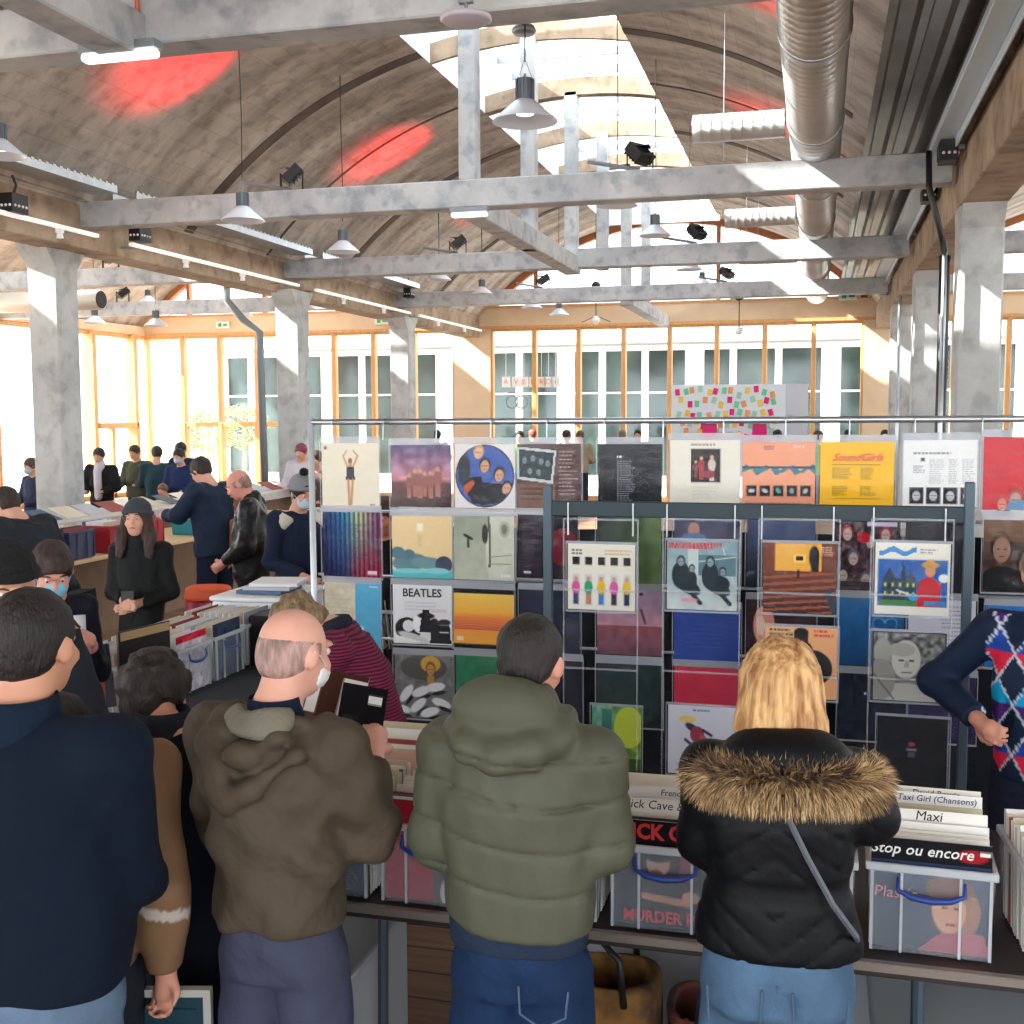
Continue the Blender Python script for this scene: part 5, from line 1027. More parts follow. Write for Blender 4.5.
for i, (x0, x1, y1) in enumerate(((565, 639, 775), (664, 741, 778), (759, 840, 700), (871, 953, 792))):
    a = at_y(x0, 540, YFR); b = at_y(x1, 540, YFR); t = at_y(x0, 518, YFR); bt = at_y(x0, y1, YFR); m = MB(); K = 14; yv = lambda i_, j_: YFR-.02-.006*math.sin(i_*1.7+j_*.9)
    for j in range(K):
        for i_ in range(6):
            xa, xb = a.x+(b.x-a.x)*i_/6, a.x+(b.x-a.x)*(i_+1)/6; za, zb = t.z+(bt.z-t.z)*j/K, t.z+(bt.z-t.z)*(j+1)/K
            m.quad((xa, yv(i_, j), za), (xb, yv(i_+1, j), za), (xb, yv(i_+1, j+1), zb), (xa, yv(i_, j+1), zb))
    o = m.build('plastic_pocket_sheet', CLEAR, None, True); tag(o, ('clear hanging pocket sheet holding the five-figure sleeve', 'clear hanging pocket sheet holding the teal street sleeve', 'clear hanging pocket sheet holding the orange room sleeve', 'clear hanging pocket sheet holding the blue castle sleeve')[i], 'plastic sheet', 'hanging pocket sheets')
    m = MB()
    for z in (t.z, t.z-.33, t.z-.70): m.box(a.x, YFR-.034, z-.006, b.x, YFR-.03, z+.004)
    m.box(a.x-.003, YFR-.033, bt.z, a.x+.004, YFR-.03, t.z); m.box(b.x-.004, YFR-.033, bt.z, b.x+.003, YFR-.03, t.z); m.build('welded_seam', SEAM, o)
# dark cloth hung behind the lower rows
m = MB(); K = 60
for i in range(K):
    xa, xb = -2.25+i*4.5/K, -2.25+(i+1)*4.5/K; ya, yb = YBK+.12+.02*math.sin(i*1.3), YBK+.12+.02*math.sin((i+1)*1.3); m.quad((xa, ya, 0), (xb, yb, 0), (xb, yb, 1.62), (xa, ya, 1.62))
tag(m.build('backing_cloth', cloth('charcoal_cloth', rgb(30, 32, 38)), None, True), 'dark cloth hanging behind the lower rows of the back rack', 'cloth')

# ================================================================ NEAR TABLE, CRATES, RECORDS
t = root('trestle_table', (.2, 3.75, 0), label='long trestle table with dark edge and aluminium lip carrying the near crates', cat='table')
m = MB(); m.box(-2.0, -.6, .70, 2.0, .55, .74); bevel(m.build('tabletop', mat('dark_laminate', rgb(44, 36, 34), .45), t), .004, 1)
m = MB(); m.box(-2.0, -.615, .722, 2.0, -.6, .742); m.box(-2.0, -.612, .745, 2.0, -.59, .7405); m.build('metal_lip', mat('aluminium_lip', rgb(150, 140, 132), .35, metal=.5), t)
for x in (-1.5, 0.1, 1.7):
    for y in (-.45, .45): m = MB(); m.tube([(x, y, .70), (x, y*1.05, 0)], .018, 8); m.build('leg', POST, t)
PLAST = mat('milky_plastic', rgb(214, 224, 232), .22, alpha=.12, coat=.1)
RIMP = mat('milky_rim', rgb(226, 232, 238), .25, alpha=.5, coat=.1)
HANDLE = mat('blue_handle', rgb(24, 60, 140), .35)
def crate(name='storage_crate', w=.34, d=.44, h=.255, pm=None, rm=None, handle=True, hm=None):
    t = root(name, (0, 0, 0)); pm = pm or PLAST; rm = rm or RIMP; b = .02; th = .004; f0, f1 = w/2-b, w/2-.006
    m = MB()
    P0 = [(-f0, -d/2+b), (f0, -d/2+b), (f0, d/2-b), (-f0, d/2-b)]; P1 = [(-f1, -d/2+.006), (f1, -d/2+.006), (f1, d/2-.006), (-f1, d/2-.006)]
    for i in range(4):
        j = (i+1) % 4; m.quad((*P0[i], .004), (*P0[j], .004), (*P1[j], h), (*P1[i], h))
        m.quad((P0[i][0]*.97, P0[i][1]*.97, .004), (P1[i][0]*.975, P1[i][1]*.975, h), (P1[j][0]*.975, P1[j][1]*.975, h), (P0[j][0]*.97, P0[j][1]*.97, .004))
    m.poly([(*p, .004) for p in P0[::-1]]); m.build('tub', pm, t)
    m = MB(); e = .014
    for (x0, y0, x1, y1) in ((-w/2, -d/2, w/2, -d/2+e), (-w/2, d/2-e, w/2, d/2), (-w/2, -d/2+e, -w/2+e, d/2-e), (w/2-e, -d/2+e, w/2, d/2-e)): m.box(x0, y0, h-.022, x1, y1, h)
    bevel(m.build('rim', rm, t), .003, 1)
    for s_ in (-1, 1):
        m = MB(); m.box(s_*.075-.0035, -d/2+.0, .01, s_*.075+.0035, -d/2+.008, h-.022); m.build('rib', rm, t)
        m = MB(); m.box(s_*(f0+.002)-.004, -d/2+.004, .01, s_*(f0+.002)+.004, -d/2+.016, h-.022); m.build('rib', rm, t)
    if handle:
        m = MB(); m.tube([(-.085, -d/2-.005, h-.03), (-.085, -d/2-.012, h-.065), (-.05, -d/2-.02, h-.078), (0, -d/2-.024, h-.082), (.05, -d/2-.02, h-.078), (.085, -d/2-.012, h-.065), (.085, -d/2-.005, h-.03)], [.004, .006, .009, .010, .009, .006, .004], 8)
        m.build('handle', hm or HANDLE, t, smooth=True)
    return t
RC = [mat('card_%d' % i, c, .55) for i, c in enumerate((rgb(238, 236, 230), rgb(226, 218, 196), rgb(240, 240, 242), rgb(206, 196, 168), rgb(190, 196, 206), rgb(214, 176, 160), rgb(60, 60, 70), rgb(150, 60, 56), rgb(70, 96, 130), rgb(236, 230, 214)))]
rec_me = None
def rec_mesh():
    global rec_me
    if rec_me is None:
        m = MB(); m.box(-.155, -.0025, 0, .155, .0025, .312); o = m.build('tmp', RC[0]); rec_me = o.data; bpy.data.objects.remove(o)
    return rec_me
rec_n = [0]
def fill(cr, n, y0, y1, where, tilt=.12, pale=.85, w=1.0, rot=0, z=.006, cards=True):
    grp = 'records in '+where
    for k in range(n):
        f = k/(n-1) if n > 1 else 0; y = y0+(y1-y0)*f; ta = tilt*(1-.0*f)
        o = bpy.data.objects.new('record', rec_mesh()); COL.objects.link(o)
        M_ = cr.matrix_world if False else (Matrix.Translation(cr.location) @ Matrix.Rotation(cr.rotation_euler.z, 4, 'Z'))
        hh = random.uniform(.97, 1.0)+(.045 if cards and k % 4 == 3 else 0)
        o.matrix_world = M_ @ Matrix.Translation((random.uniform(-.003, .003), y, z)) @ Matrix.Rotation(-ta+random.uniform(-.02, .02), 4, 'X') @ Matrix.Diagonal((w, 1, hh, 1))
        o.material_slots[0].link = 'OBJECT'; o.material_slots[0].material = RC[random.choice((0, 1, 2, 3, 9, 0, 2))] if random.random() < pale else RC[random.choice((4, 5, 6, 7, 8))]
        tag(o, 'upright record in '+where, 'record', grp); rec_n[0] += 1
def front_sleeve(cr, art, label, y, tilt=.03, grp='front records of the near crates'):
    o = bpy.data.objects.new('record_sleeve', sleeve_mesh(art, .31, .312)); COL.objects.link(o)
    o.matrix_world = Matrix.Translation(cr.location) @ Matrix.Rotation(cr.rotation_euler.z, 4, 'Z') @ Matrix.Translation((0, y, .32)) @ Matrix.Rotation(-tilt, 4, 'X'); tag(o, label, 'record', grp); return o
CR0 = crate(); used_cr = [0]
def put_crate(x, y, label, rz=0, z=.742, group='milky plastic crates on the near table', src=None):
    if src is None:
        t_ = CR0 if used_cr[0] == 0 else copy_tree(CR0); used_cr[0] += 1
    else: t_ = copy_tree(src)
    t_.location = (x, y, z); t_.rotation_euler = (0, 0, rz); return tag(t_, label, 'crate', group)
art_A = A((44, 52, 74)); art_A.rect(0, 0, 1, .2, (26, 26, 30)); art_A.ell(.84, .11, .13, .06, (160, 34, 44)); art_A.rect(.9, .06, .99, .1, (230, 226, 220)); art_A.grad((50, 60, 90), (40, 46, 66), .2, 1); art_A.ell(.72, .62, .2, .26, (150, 96, 66)); art_A.ell(.66, .62, .14, .2, (206, 150, 116)); art_A.ell(.66, .42, .2, .12, (120, 76, 50)); art_A.poly([(.4, 1), (.6, .82), (.95, .8), (1, 1)], (170, 84, 96)); art_A.rect(.6, .58, .64, .6, (70, 40, 36)); art_A.rect(.7, .58, .75, .6, (70, 40, 36)); art_A.rect(.63, .73, .72, .75, (150, 70, 66))
art_B = A((40, 44, 58)); art_B.rect(0, 0, 1, .24, (22, 20, 26)); art_B.rect(.45, .28, .8, .9, (74, 54, 60)); art_B.ell(.42, .4, .11, .12, (206, 160, 140)); art_B.ell(.42, .32, .13, .07, (44, 34, 36)); art_B.ell(.4, .52, .07, .06, (120, 70, 60)); art_B.ell(.5, .7, .25, .14, (52, 44, 52)); art_B.line(.3, .72, .7, .76, .035, (196, 140, 116)); art_B.ell(.72, .7, .08, .06, (206, 150, 120)); art_B.rect(.62, .3, .75, .5, (150, 70, 90))
art_C = A((170, 44, 60)); art_C.rect(.5, .4, 1, 1, (96, 92, 92)); art_C.head(.7, .56, .13, (206, 200, 196), (30, 28, 30)); art_C.ell(.74, .9, .17, .2, (214, 210, 206)); art_C.rect(.5, .34, 1, .39, (220, 190, 180))
art_D = A((36, 50, 74)).noise(10, 6); art_E = A((30, 84, 156)); art_E.ell(.6, .7, .3, .3, (60, 130, 190)); art_E.rect(0, .88, 1, 1, (206, 196, 190))
art_G = A((70, 66, 76)).noise(14, 6)
near = [(-1.46, 3.39, 0, art_D, 'crate left of the red crate, half hidden by the brown parka'), (-1.10, 3.39, 0, art_C, 'crate with red sleeve and portrait in front, between parka and puffer'), (-.75, 3.40, 0, art_G, 'crate hidden behind the olive puffer jacket'),
        (-.395, 3.39, 0, art_B, 'crate with NICK CAVE record showing above its rim'), (-.04, 3.41, 0, art_G, 'crate hidden behind the black quilted coat'), (.325, 3.42, -.03, art_A, 'crate with Stop ou encore record showing above its rim'), (.72, 3.40, .06, art_E, 'crate with blue sleeve at the right picture edge')]
for i, (x, y, rz, art, lab) in enumerate(near):
    c = put_crate(x, y, 'milky plastic '+lab, rz); wn2 = 'the '+lab
    fs = front_sleeve(c, art, ('dark blue sleeve', 'red sleeve with grey portrait', 'dim grey sleeve', 'dark sleeve headed NICK CAVE in red', 'dim grey sleeve', 'navy sleeve headed Stop ou encore with portrait', 'blue sleeve with white foot')[i]+' at the front of the %s crate' % ('first', 'second', 'third', 'fourth', 'fifth', 'sixth', 'seventh')[i], -.19, -.02)
    if art is art_A:
        txt('lettering', 'Stop ou encore', .042, (-.025, -.002, -.03), WHI, fs, shear=.25, bold=.0004); txt('lettering', 'Plastic', .045, (-.09, -.002, -.155), PINKI, fs, rot=(90, 0, 0), shear=.1)
    if art is art_B:
        txt('lettering', 'NICK CAVE', .062, (.0, -.002, -.034), REDI, fs, sx=.9, bold=.0022); txt('lettering', 'MURDER PRE', .05, (.0, -.002, -.285), REDI, fs, sx=.86, bold=.0012)
    n = 18; fill(c, n, -.165, .165, 'the %s near crate from the left' % ('first', 'second', 'third', 'fourth', 'fifth', 'sixth', 'seventh')[i], tilt=.10)
    words = {3: (('Nick Cave & the bd', -.150, .30, .036, INK), ('French Tunes', -.045, .335, .026, INK), ('The', .06, .345, .034, INK)), 5: (('Maxi', -.085, .335, .038, INK), ('Taxi Girl (Chansons)', .06, .338, .026, INK), ('David Bowie', .10, .352, .026, INK)), 1: (('Variete', .165, .35, .02, INK),)}.get(i, ())
    for k, (w_, yy, zt, sz, im) in enumerate(words):
        m = MB(); m.box(-.155, 0, 0, .155, .002, .352); dv = m.build('divider_card', RC[(0, 2, 9)[k % 3]]); dv.matrix_world = Matrix.Translation(c.location) @ Matrix.Rotation(rz, 4, 'Z') @ Matrix.Translation((0, yy, .008+.004*k)) @ Matrix.Rotation(-.10, 4, 'X')
        tag(dv, 'white divider card handwritten %s' % w_, 'divider card', 'handwritten divider cards'); txt('handwriting', w_, sz, (.03 if k else 0, -.001, .335), im, dv, shear=.15)
for i, (x, lab) in enumerate(((-1.46, 'second-row milky crate behind the brown parka'), (-1.10, 'second-row milky crate between parka and puffer jacket'))):
    c = put_crate(x, 3.86, lab, 0); fill(c, 14, -.19, .17, 'the %s second-row crate' % ('left', 'right')[i], tilt=.16)
# things under the table
def lidbox(x, y, lab, w=.5, d=.36, h=.30, rz=0):
    t = root('storage_box', (x, y, 0), rz, label=lab, cat='storage box', group='storage boxes under the near table')
    m = MB(); m.box(-w/2+.02, -d/2+.02, 0, w/2-.02, d/2-.02, h); bevel(m.build('tub', mat('cloudy_plastic', rgb(214, 220, 224), .3, alpha=.75), t), .02, 2)
    m = MB(); m.box(-w/2, -d/2, h, w/2, d/2, h+.03); bevel(m.build('lid', mat('cloudy_lid', rgb(196, 200, 200), .35, alpha=.85), t), .012, 2)
    m = MB(); m.box(-.06, -d/2-.012, h-.05, .06, -d/2, h+.02); m.build('latch', mat('cloudy_lid', rgb(206, 212, 216)), t)
lidbox(.46, 3.55, 'translucent lidded storage box under the table at the right', .56, .45, .42); lidbox(-1.68, 3.52, 'white storage box under the table behind the slate trousers', .6, .6, .44); 
m = MB(); m.box(-.9, 4.0, 0, .3, 4.04, .68); tag(m.build('white_panel', mat('white_board', rgb(206, 210, 216), .6)), 'white board leaning under the near table', 'board')
# shopping bags under the table
def bag(x, y, w, d, h, mt, trim, lab, rz=0, floral=False):
    t = root('shopping_bag', (x, y, 0), rz, label=lab, cat='bag', group='bags under the table'); f = Fld((-w, -d, -.02), (w, d, h+.1), .012)
    f.loft([(0, w*.46, d*.44, 0), (h*.5, w*.5, d*.5, 0), (h, w*.48, d*.42, 0)], (0, 0, 0), None, .01, 3.5); f.loft([(.02, w*.46-.034, d*.44-.034, 0), (h*.5, w*.5-.034, d*.5-.034, 0), (h+.08, w*.48-.034, d*.42-.034, 0)], (0, 0, 0), None, .004, 3.5, 'd'); f.disp(wr(.006, (14, 26), int(x*10)+20)); f.mesh('bag_shell', mt, t)
    for s_ in (-1, 1): m = MB(); m.tube([(-w*.25, s_*d*.45, h*.9), (-w*.22, s_*d*.5, h+.1), (0, s_*d*.35, h+.15), (w*.22, s_*d*.5, h+.1), (w*.25, s_*d*.45, h*.9)], .011, 8); m.build('strap', trim, t, smooth=True)
    return t
bag(-.62, 3.42, .36, .30, .50, mat('mustard_floral', rgb(150, 106, 44), .8, var=.0, vscale=9, col2=rgb(70, 44, 30)), BLACK, 'mustard and brown patterned bag under the table beside the blue jeans')
bb = bag(-.20, 3.46, .46, .34, .42, mat('navy_tarp', rgb(34, 46, 74), .5, col2=rgb(130, 66, 40), vscale=3), mat('navy_webbing', rgb(24, 30, 50), .7), 'open navy and rust shopping bag holding bottles and greens')
for x, y, h in ((-.27, 3.42, .30), (-.17, 3.40, .27)):
    m = MB(); m.lathe([(0, 0), (.04, 0), (.042, .02), (.042, h*.62), (.016, h*.86), (.014, h*.95), (0, h*.95)], seg=16); o = m.build('water_bottle', mat('clear_pet', rgb(206, 220, 226), .1, alpha=.5), smooth=True, loc=None); o.location = (x, y, .12)
    m = MB(); m.lathe([(.017, h*.93), (.017, h), (0, h)], seg=14); m.build('cap', WHITEM, o); tag(o, ('taller clear water bottle in the navy bag', 'shorter clear water bottle in the navy bag')[h < .28], 'bottle', 'water bottles')
m = MB(); rr = random.Random(4)
for _ in range(60):
    p = Vector((rr.uniform(-.05, .06), rr.uniform(-.05, .05), rr.uniform(.0, .12))); d_ = Vector((rr.uniform(-1, 1), rr.uniform(-1, 1), rr.uniform(.4, 1.6))).normalized()*rr.uniform(.05, .09); s_ = d_.orthogonal().normalized()*.018; m.poly([p, p+d_*.5+s_, p+d_, p+d_*.5-s_])
o = m.build('leafy_greens', mat('lettuce', rgb(150, 176, 84), .6, var=.4, vscale=20)); o.location = (-.06, 3.42, .40); tag(o, 'bunch of pale leafy greens in the navy bag', 'vegetable')

# ================================================================ LEFT TABLE (runs away from the camera)
t = root('trestle_table', (-3.5, 5.8, 0), label='black-covered trestle table carrying the left crates and loose records', cat='table')
m = MB(); m.box(-.45, -1.2, .70, .78, 1.6, .74); bevel(m.build('tabletop', mat('black_cover', rgb(26, 30, 38), .8), t), .006, 1)
for x in (-.35, .6):
    for y in (-1.05, 1.4): m = MB(); m.tube([(x, y, .70), (x, y, 0)], .02, 8); m.build('leg', POST, t)
t = root('trestle_table', (-4.4, 5.4, 0), label='pale low table of loose records left of the black-covered table', cat='table')
m = MB(); m.box(-.42, -.8, .70, .42, .8, .74); bevel(m.build('tabletop', mat('pale_cloth_top', rgb(206, 204, 200), .8), t), .006, 1)
for x in (-.35, .35):
    for y in (-.7, .7): m = MB(); m.tube([(x, y, .70), (x, y, 0)], .02, 8); m.build('leg', POST, t)
K = 'crates on the black-covered table'
left = [(-3.42, 5.05, 'milky crate nearest the dark curly head, with black divider'), (-3.42, 5.46, 'milky crate with red label and blue handle, left one'), (-3.42, 5.84, 'milky crate with dark sleeve and blue handle, right one'), (-3.44, 6.24, 'milky crate just beyond the two blue-handled ones'), (-2.75, 6.9, 'far milky crate beside the pole of the back rack')]
for i, (x, y, lab) in enumerate(left):
    c = put_crate(x, y, lab, R(90), group=K); o_ = ('the nearest crate of the black-covered table', 'the red-labelled crate', 'the dark-sleeved crate', 'the fourth crate of the black-covered table', 'the crate beside the rack pole')[i]
    fill(c, 9, -.16, .16, o_, tilt=.1, cards=False)
    fa_ = (A((206, 206, 212)), A((206, 200, 210)).rect(0, 0, 1, .12, (206, 30, 60)).noise(40, 5), A((50, 60, 84)).noise(20, 5), A((150, 156, 170)), A((96, 110, 150)))[i]
    front_sleeve(c, fa_, 'front sleeve of %s' % o_, -.19, grp='front sleeves on the black-covered table')
m = MB(); m.box(-.18, -.006, 0, .18, .006, .2); o = m.build('record_divider', BLACK); o.location = (-3.22, 5.0, .98); o.rotation_euler = (0, 0, R(80)); tag(o, 'black divider with beige strip standing in the nearest left crate', 'divider')
m = MB(); m.box(-.17, -.012, .155, .17, -.006, .195); m.build('strip', mat('beige_strip', rgb(206, 180, 130), .6), o)
wb = root('storage_box', (-3.42, 6.75, .742), R(90), label='large white storage box with blue papers on top, beyond the left crates', cat='storage box')
m = MB(); m.box(-.3, -.25, 0, .3, .25, .32); bevel(m.build('tub', mat('white_plastic', rgb(226, 230, 236), .4), wb), .02, 2); m = MB(); m.box(-.31, -.26, .32, .31, .26, .35); bevel(m.build('lid', WHITEM, wb), .01, 1)
for k in range(3):
    m = MB(); m.box(-.155, -.155, 0, .155, .155, .02); o = m.build('record_stack', (RC[8], RC[4], RC[2])[k]); o.location = (-3.4+.02*k, 6.72+.03*k, 1.095+.021*k); o.rotation_euler = (0, 0, .1*k); tag(o, 'flat record laid on the white storage box, %s of three' % ('bottom', 'middle', 'top')[k], 'record', 'records lying on the white box')
bk = root('black_crate', (-3.02, 6.28, .742), 0, label='black crate with paper tag in front of the white storage box', cat='crate'); m = MB(); m.box(-.22, -.16, 0, .22, .16, .30); bevel(m.build('tub', BLACK, bk), .01, 1); m = MB(); m.box(-.08, -.165, .2, .08, -.16, .28); m.build('paper_tag', WHITEM, bk)
# loose records lying in trays on the far half
k = 0
for ix in range(4):
    for iy in range(4):
        x = -4.68+ix*.27; y = 4.82+iy*.40
        for q in range(2):
            o = bpy.data.objects.new('record', rec_mesh()); COL.objects.link(o); o.matrix_world = Matrix.Translation((x+random.uniform(-.02, .02), y+random.uniform(-.03, .03), .746+.0055+.012*q)) @ Matrix.Rotation(random.uniform(-.3, .3), 4, 'Z') @ Matrix.Rotation(R(90)+.0, 4, 'X') @ Matrix.Translation((0, 0, -.156)) @ Matrix.Diagonal((.8, 2, .8, 1))
            o.material_slots[0].link = 'OBJECT'; o.material_slots[0].material = RC[(k*7+q*3) % 10]; tag(o, 'loose record lying on the pale low table', 'record', 'loose records on the pale low table'); k += 1
# ================================================================ BENCH WITH COLOURED CRATES
BOX = mat('chipboard', rgb(176, 146, 112), .7, var=.12)
t = root('wooden_bench', (-7.3, 12.0, 0), label='long wooden bench with plywood top carrying coloured crates', cat='bench')
m = MB(); m.box(-.5, -3.4, .80, .45, 3.4, .84); bevel(m.build('bench_top', mat('pale_ply', rgb(226, 196, 150), .6), t), .004, 1); m = MB(); m.box(-.45, -3.3, 0, .2, 3.3, .80); m.build('bench_side', mat('brown_panel', rgb(132, 106, 84), .7, var=.15), t)
m = MB(); m.box(.2, .8, 0, .44, 1.5, .8); m.build('end_panel', BOX, t)
for i, (y, c, lab) in enumerate(((9.15, rgb(84, 60, 150), 'purple crate at the near end of the wooden bench'), (9.65, rgb(44, 60, 96), 'dark blue crate of records next to the purple crate'), (10.9, rgb(176, 28, 50), 'red crate behind the woman in the grey beanie'), (12.1, rgb(40, 150, 176), 'turquoise crate on the wooden bench'), (12.65, rgb(186, 26, 52), 'large red crate at the far end of the wooden bench'), (10.3, rgb(170, 30, 50), 'red crate left of the woman in the grey beanie'))):
    cm = mat('crate_plastic_%d' % i, c, .4); t = crate('record_crate', w=.42, d=.42, h=.28, pm=cm, rm=cm, handle=False); t.location = (-7.06, y, .842); t.rotation_euler = (0, 0, R(90)); tag(t, lab, 'crate', 'coloured crates on the bench')
    fill(t, 7, -.15, .15, 'the '+lab, tilt=.1, w=1.15, cards=False, pale=.7)
    if i == 0: m = MB(); m.box(-.05, -.215, .16, .0, -.21, .21); m.box(.04, -.215, .12, .11, -.21, .22); m.box(-.1, -.215, .08, .02, -.21, .1); m.build('sticker', mat('yellow_sticker', rgb(226, 206, 150), .5), t)
tb = root('wooden_table', (-8.24, 12.5, 0), label='long pale table of record trays behind the wooden bench', cat='table'); m = MB(); m.box(-.44, -5, .98, .42, 5, 1.08); m.build('tabletop', mat('white_trays', rgb(214, 212, 208), .6, var=.35, vscale=14, stretch=(1, 5, 1)), tb); m = MB(); m.box(-.4, -4.9, 0, .36, 4.9, .98); m.build('apron', MATS['brown_panel'], tb)
k = 0
for iy in range(22):
    o = bpy.data.objects.new('record', rec_mesh()); COL.objects.link(o); o.matrix_world = Matrix.Translation((-8.1, 8.4+iy*.42, 1.082)) @ Matrix.Rotation(R(90)+random.uniform(-.2, .2), 4, 'Z') @ Matrix.Rotation(-R(70), 4, 'X'); o.material_slots[0].link = 'OBJECT'; o.material_slots[0].material = RC[(iy*3) % 10]; tag(o, 'record leaning in the trays of the long pale table', 'record', 'records in the long pale table trays')
# rolling bag
q = root('shopping_trolley', (-5.2, 9.1, 0), .2, label='shopping trolley bag with orange top and pink flowered side behind the beanie woman', cat='bag')
f = Fld((-.3, -.25, 0), (.3, .25, .75), .02); f.loft([(.02, .19, .15, 0), (.4, .2, .16, 0)], (0, 0, 0), None, .02, 3); f.disp(wr(.006, (16,), 3)); f.mesh('lower_bag', mat('navy_bag', rgb(34, 30, 66), .7), q)
f = Fld((-.3, -.25, .2), (.3, .25, .85), .02); f.loft([(.34, .2, .165, 0), (.60, .2, .16, 0)], (0, 0, 0), None, .02, 3); f.disp(wr(.01, (16, 30), 4)); f.mesh('flowered_side', mat('pink_flowers', rgb(196, 60, 84), .7, col2=rgb(110, 30, 60), vscale=14), q)
f = Fld((-.3, -.25, .5), (.3, .25, .95), .02); f.loft([(.60, .205, .165, 0), (.72, .19, .15, 0)], (0, 0, 0), None, .02, 3); f.mesh('flap', mat('orange_nylon', rgb(214, 84, 36), .6), q)
# tall plywood counter right of centre-left
m = MB(); m.box(-3.4, 8.0, 0, -2.5, 9.6, 1.28); tag(bevel(m.build('plywood_counter', mat('honey_ply', rgb(226, 176, 110), .55, var=.1)), .01, 1), 'honey coloured plywood counter behind the striped blue record sleeve', 'counter')
# ---- signs and boards at the far wall
o = root('notice_board', (-2.6, 27.2, 0), label='white notice board covered with pink, orange, yellow and green notes', cat='notice board')
p0 = at_y(672, 385, 27.2); p1 = at_y(785, 445, 27.2); X0, X1, Z1 = p0.x, p1.x, p0.z
m = MB(); m.box(X0+2.6, 0, .9, X1+2.6, .06, Z1); m.build('board', mat('board_white', rgb(226, 236, 244), .5), o)
m = MB(); m.box(X0+2.7, .0, 0, X0+2.78, .06, .9); m.box(X1+2.5, .0, 0, X1+2.58, .06, .9); m.build('leg', WHITEM, o)
m = MB(); m.box(X1+2.6, .02, .9, X1+3.1, .08, Z1); m.build('side_wing', mat('board_grey', rgb(206, 210, 220), .5), o)
rr = random.Random(3); nc = [mat('note_%d' % i, c, .6) for i, c in enumerate((rgb(226, 24, 124), rgb(236, 160, 110), rgb(240, 206, 90), rgb(120, 206, 170), rgb(170, 214, 196)))]
k = 0
for iy in range(5):
    for ix in range(13):
        x = X0+2.6+.15+(X1-X0-.3)*(ix+.5*(iy % 2))/13+rr.uniform(-.04, .04); z = Z1-.18-iy*.24+rr.uniform(-.08, .08); m = MB(); M_ = Matrix.Translation((x, -.012, z)) @ Matrix.Rotation(rr.uniform(-.3, .3), 4, 'Y'); m.box(-.055, 0, -.075, .055, .01, .075, M=M_); m.build('note', nc[(ix*3+iy*2) % 5], o)
for px0, px1 in ((700, 719), (750, 769)):
    a = at_y(px0, 424, 26.5); b = at_y(px1, 434, 26.5); m = MB(); m.poly([(a.x, 26.5, .8), (b.x, 26.5, .8), (b.x-.06, 26.5, a.z), (a.x+.06, 26.5, a.z)]); m.poly([(a.x, 26.54, .8), (a.x+.06, 26.54, a.z), (b.x-.06, 26.54, a.z), (b.x, 26.54, .8)]); m.box(a.x, 26.5, .0, a.x+.05, 26.54, .85); m.box(b.x-.05, 26.5, .0, b.x, 26.54, .85); m.box(a.x+.06, 26.5, a.z-.02, b.x-.06, 26.54, a.z)
    tag(m.build('easel_board', nc[0]), 'bright pink standing board in front of the notice board, %s one' % ('left' if px0 < 720 else 'right'), 'board', 'pink standing boards')
cards = 'LYVE ROO'; 
for i, (px, ch) in enumerate(zip((506, 516, 524, 533, 541.5, 548.5, 555.5), 'AVERROI')):
    q = at_y(px, 382, YW+.3); m = MB(); m.box(-.11, -.01, -.14, .11, .01, .14); o = m.build('letter_card', CARD); o.location = q; m = MB(); m.tube([(0, 0, .14), (0, 0, 5.0-q.z)], .006, 5); m.build('string', WHITEM, o); tag(o, 'white hanging card with coral letter %s behind the far glass, %s from the left' % (ch, ('first', 'second', 'third', 'fourth', 'fifth', 'sixth', 'seventh')[i]), 'sign', 'letter cards in the far window'); txt('letter', ch, .2, (0, -.012, 0), REDL, o)
for i, px in enumerate((512, 521.5)):
    q = at_y(px, 402, YW+.02); m = MB(); pts = [(.16*math.cos(a), 0, .16*math.sin(a)) for a in np.linspace(0, 2*math.pi, 25)]; m.tube(pts, .02, 6); m.box(-.1, -.01, .22, .1, .01, .25) if i == 0 else None
    o = m.build('ring_emblem', BLACK); o.location = q; tag(o, 'dark ring emblem on the far glass, %s' % ('left one with a bar above' if i == 0 else 'right one'), 'sign', 'ring emblems')
# ================================================================ PEOPLE AT THE NEAR TABLE
DENIM = cloth('blue_denim', rgb(26, 50, 84), .8, .3, 200, var=.3)
LDENIM = cloth('light_denim', rgb(86, 116, 146), .8, .3, 200, var=.35)
DARKSHOE = mat('dark_leather_shoe', rgb(30, 26, 24), .4)
FV = .009
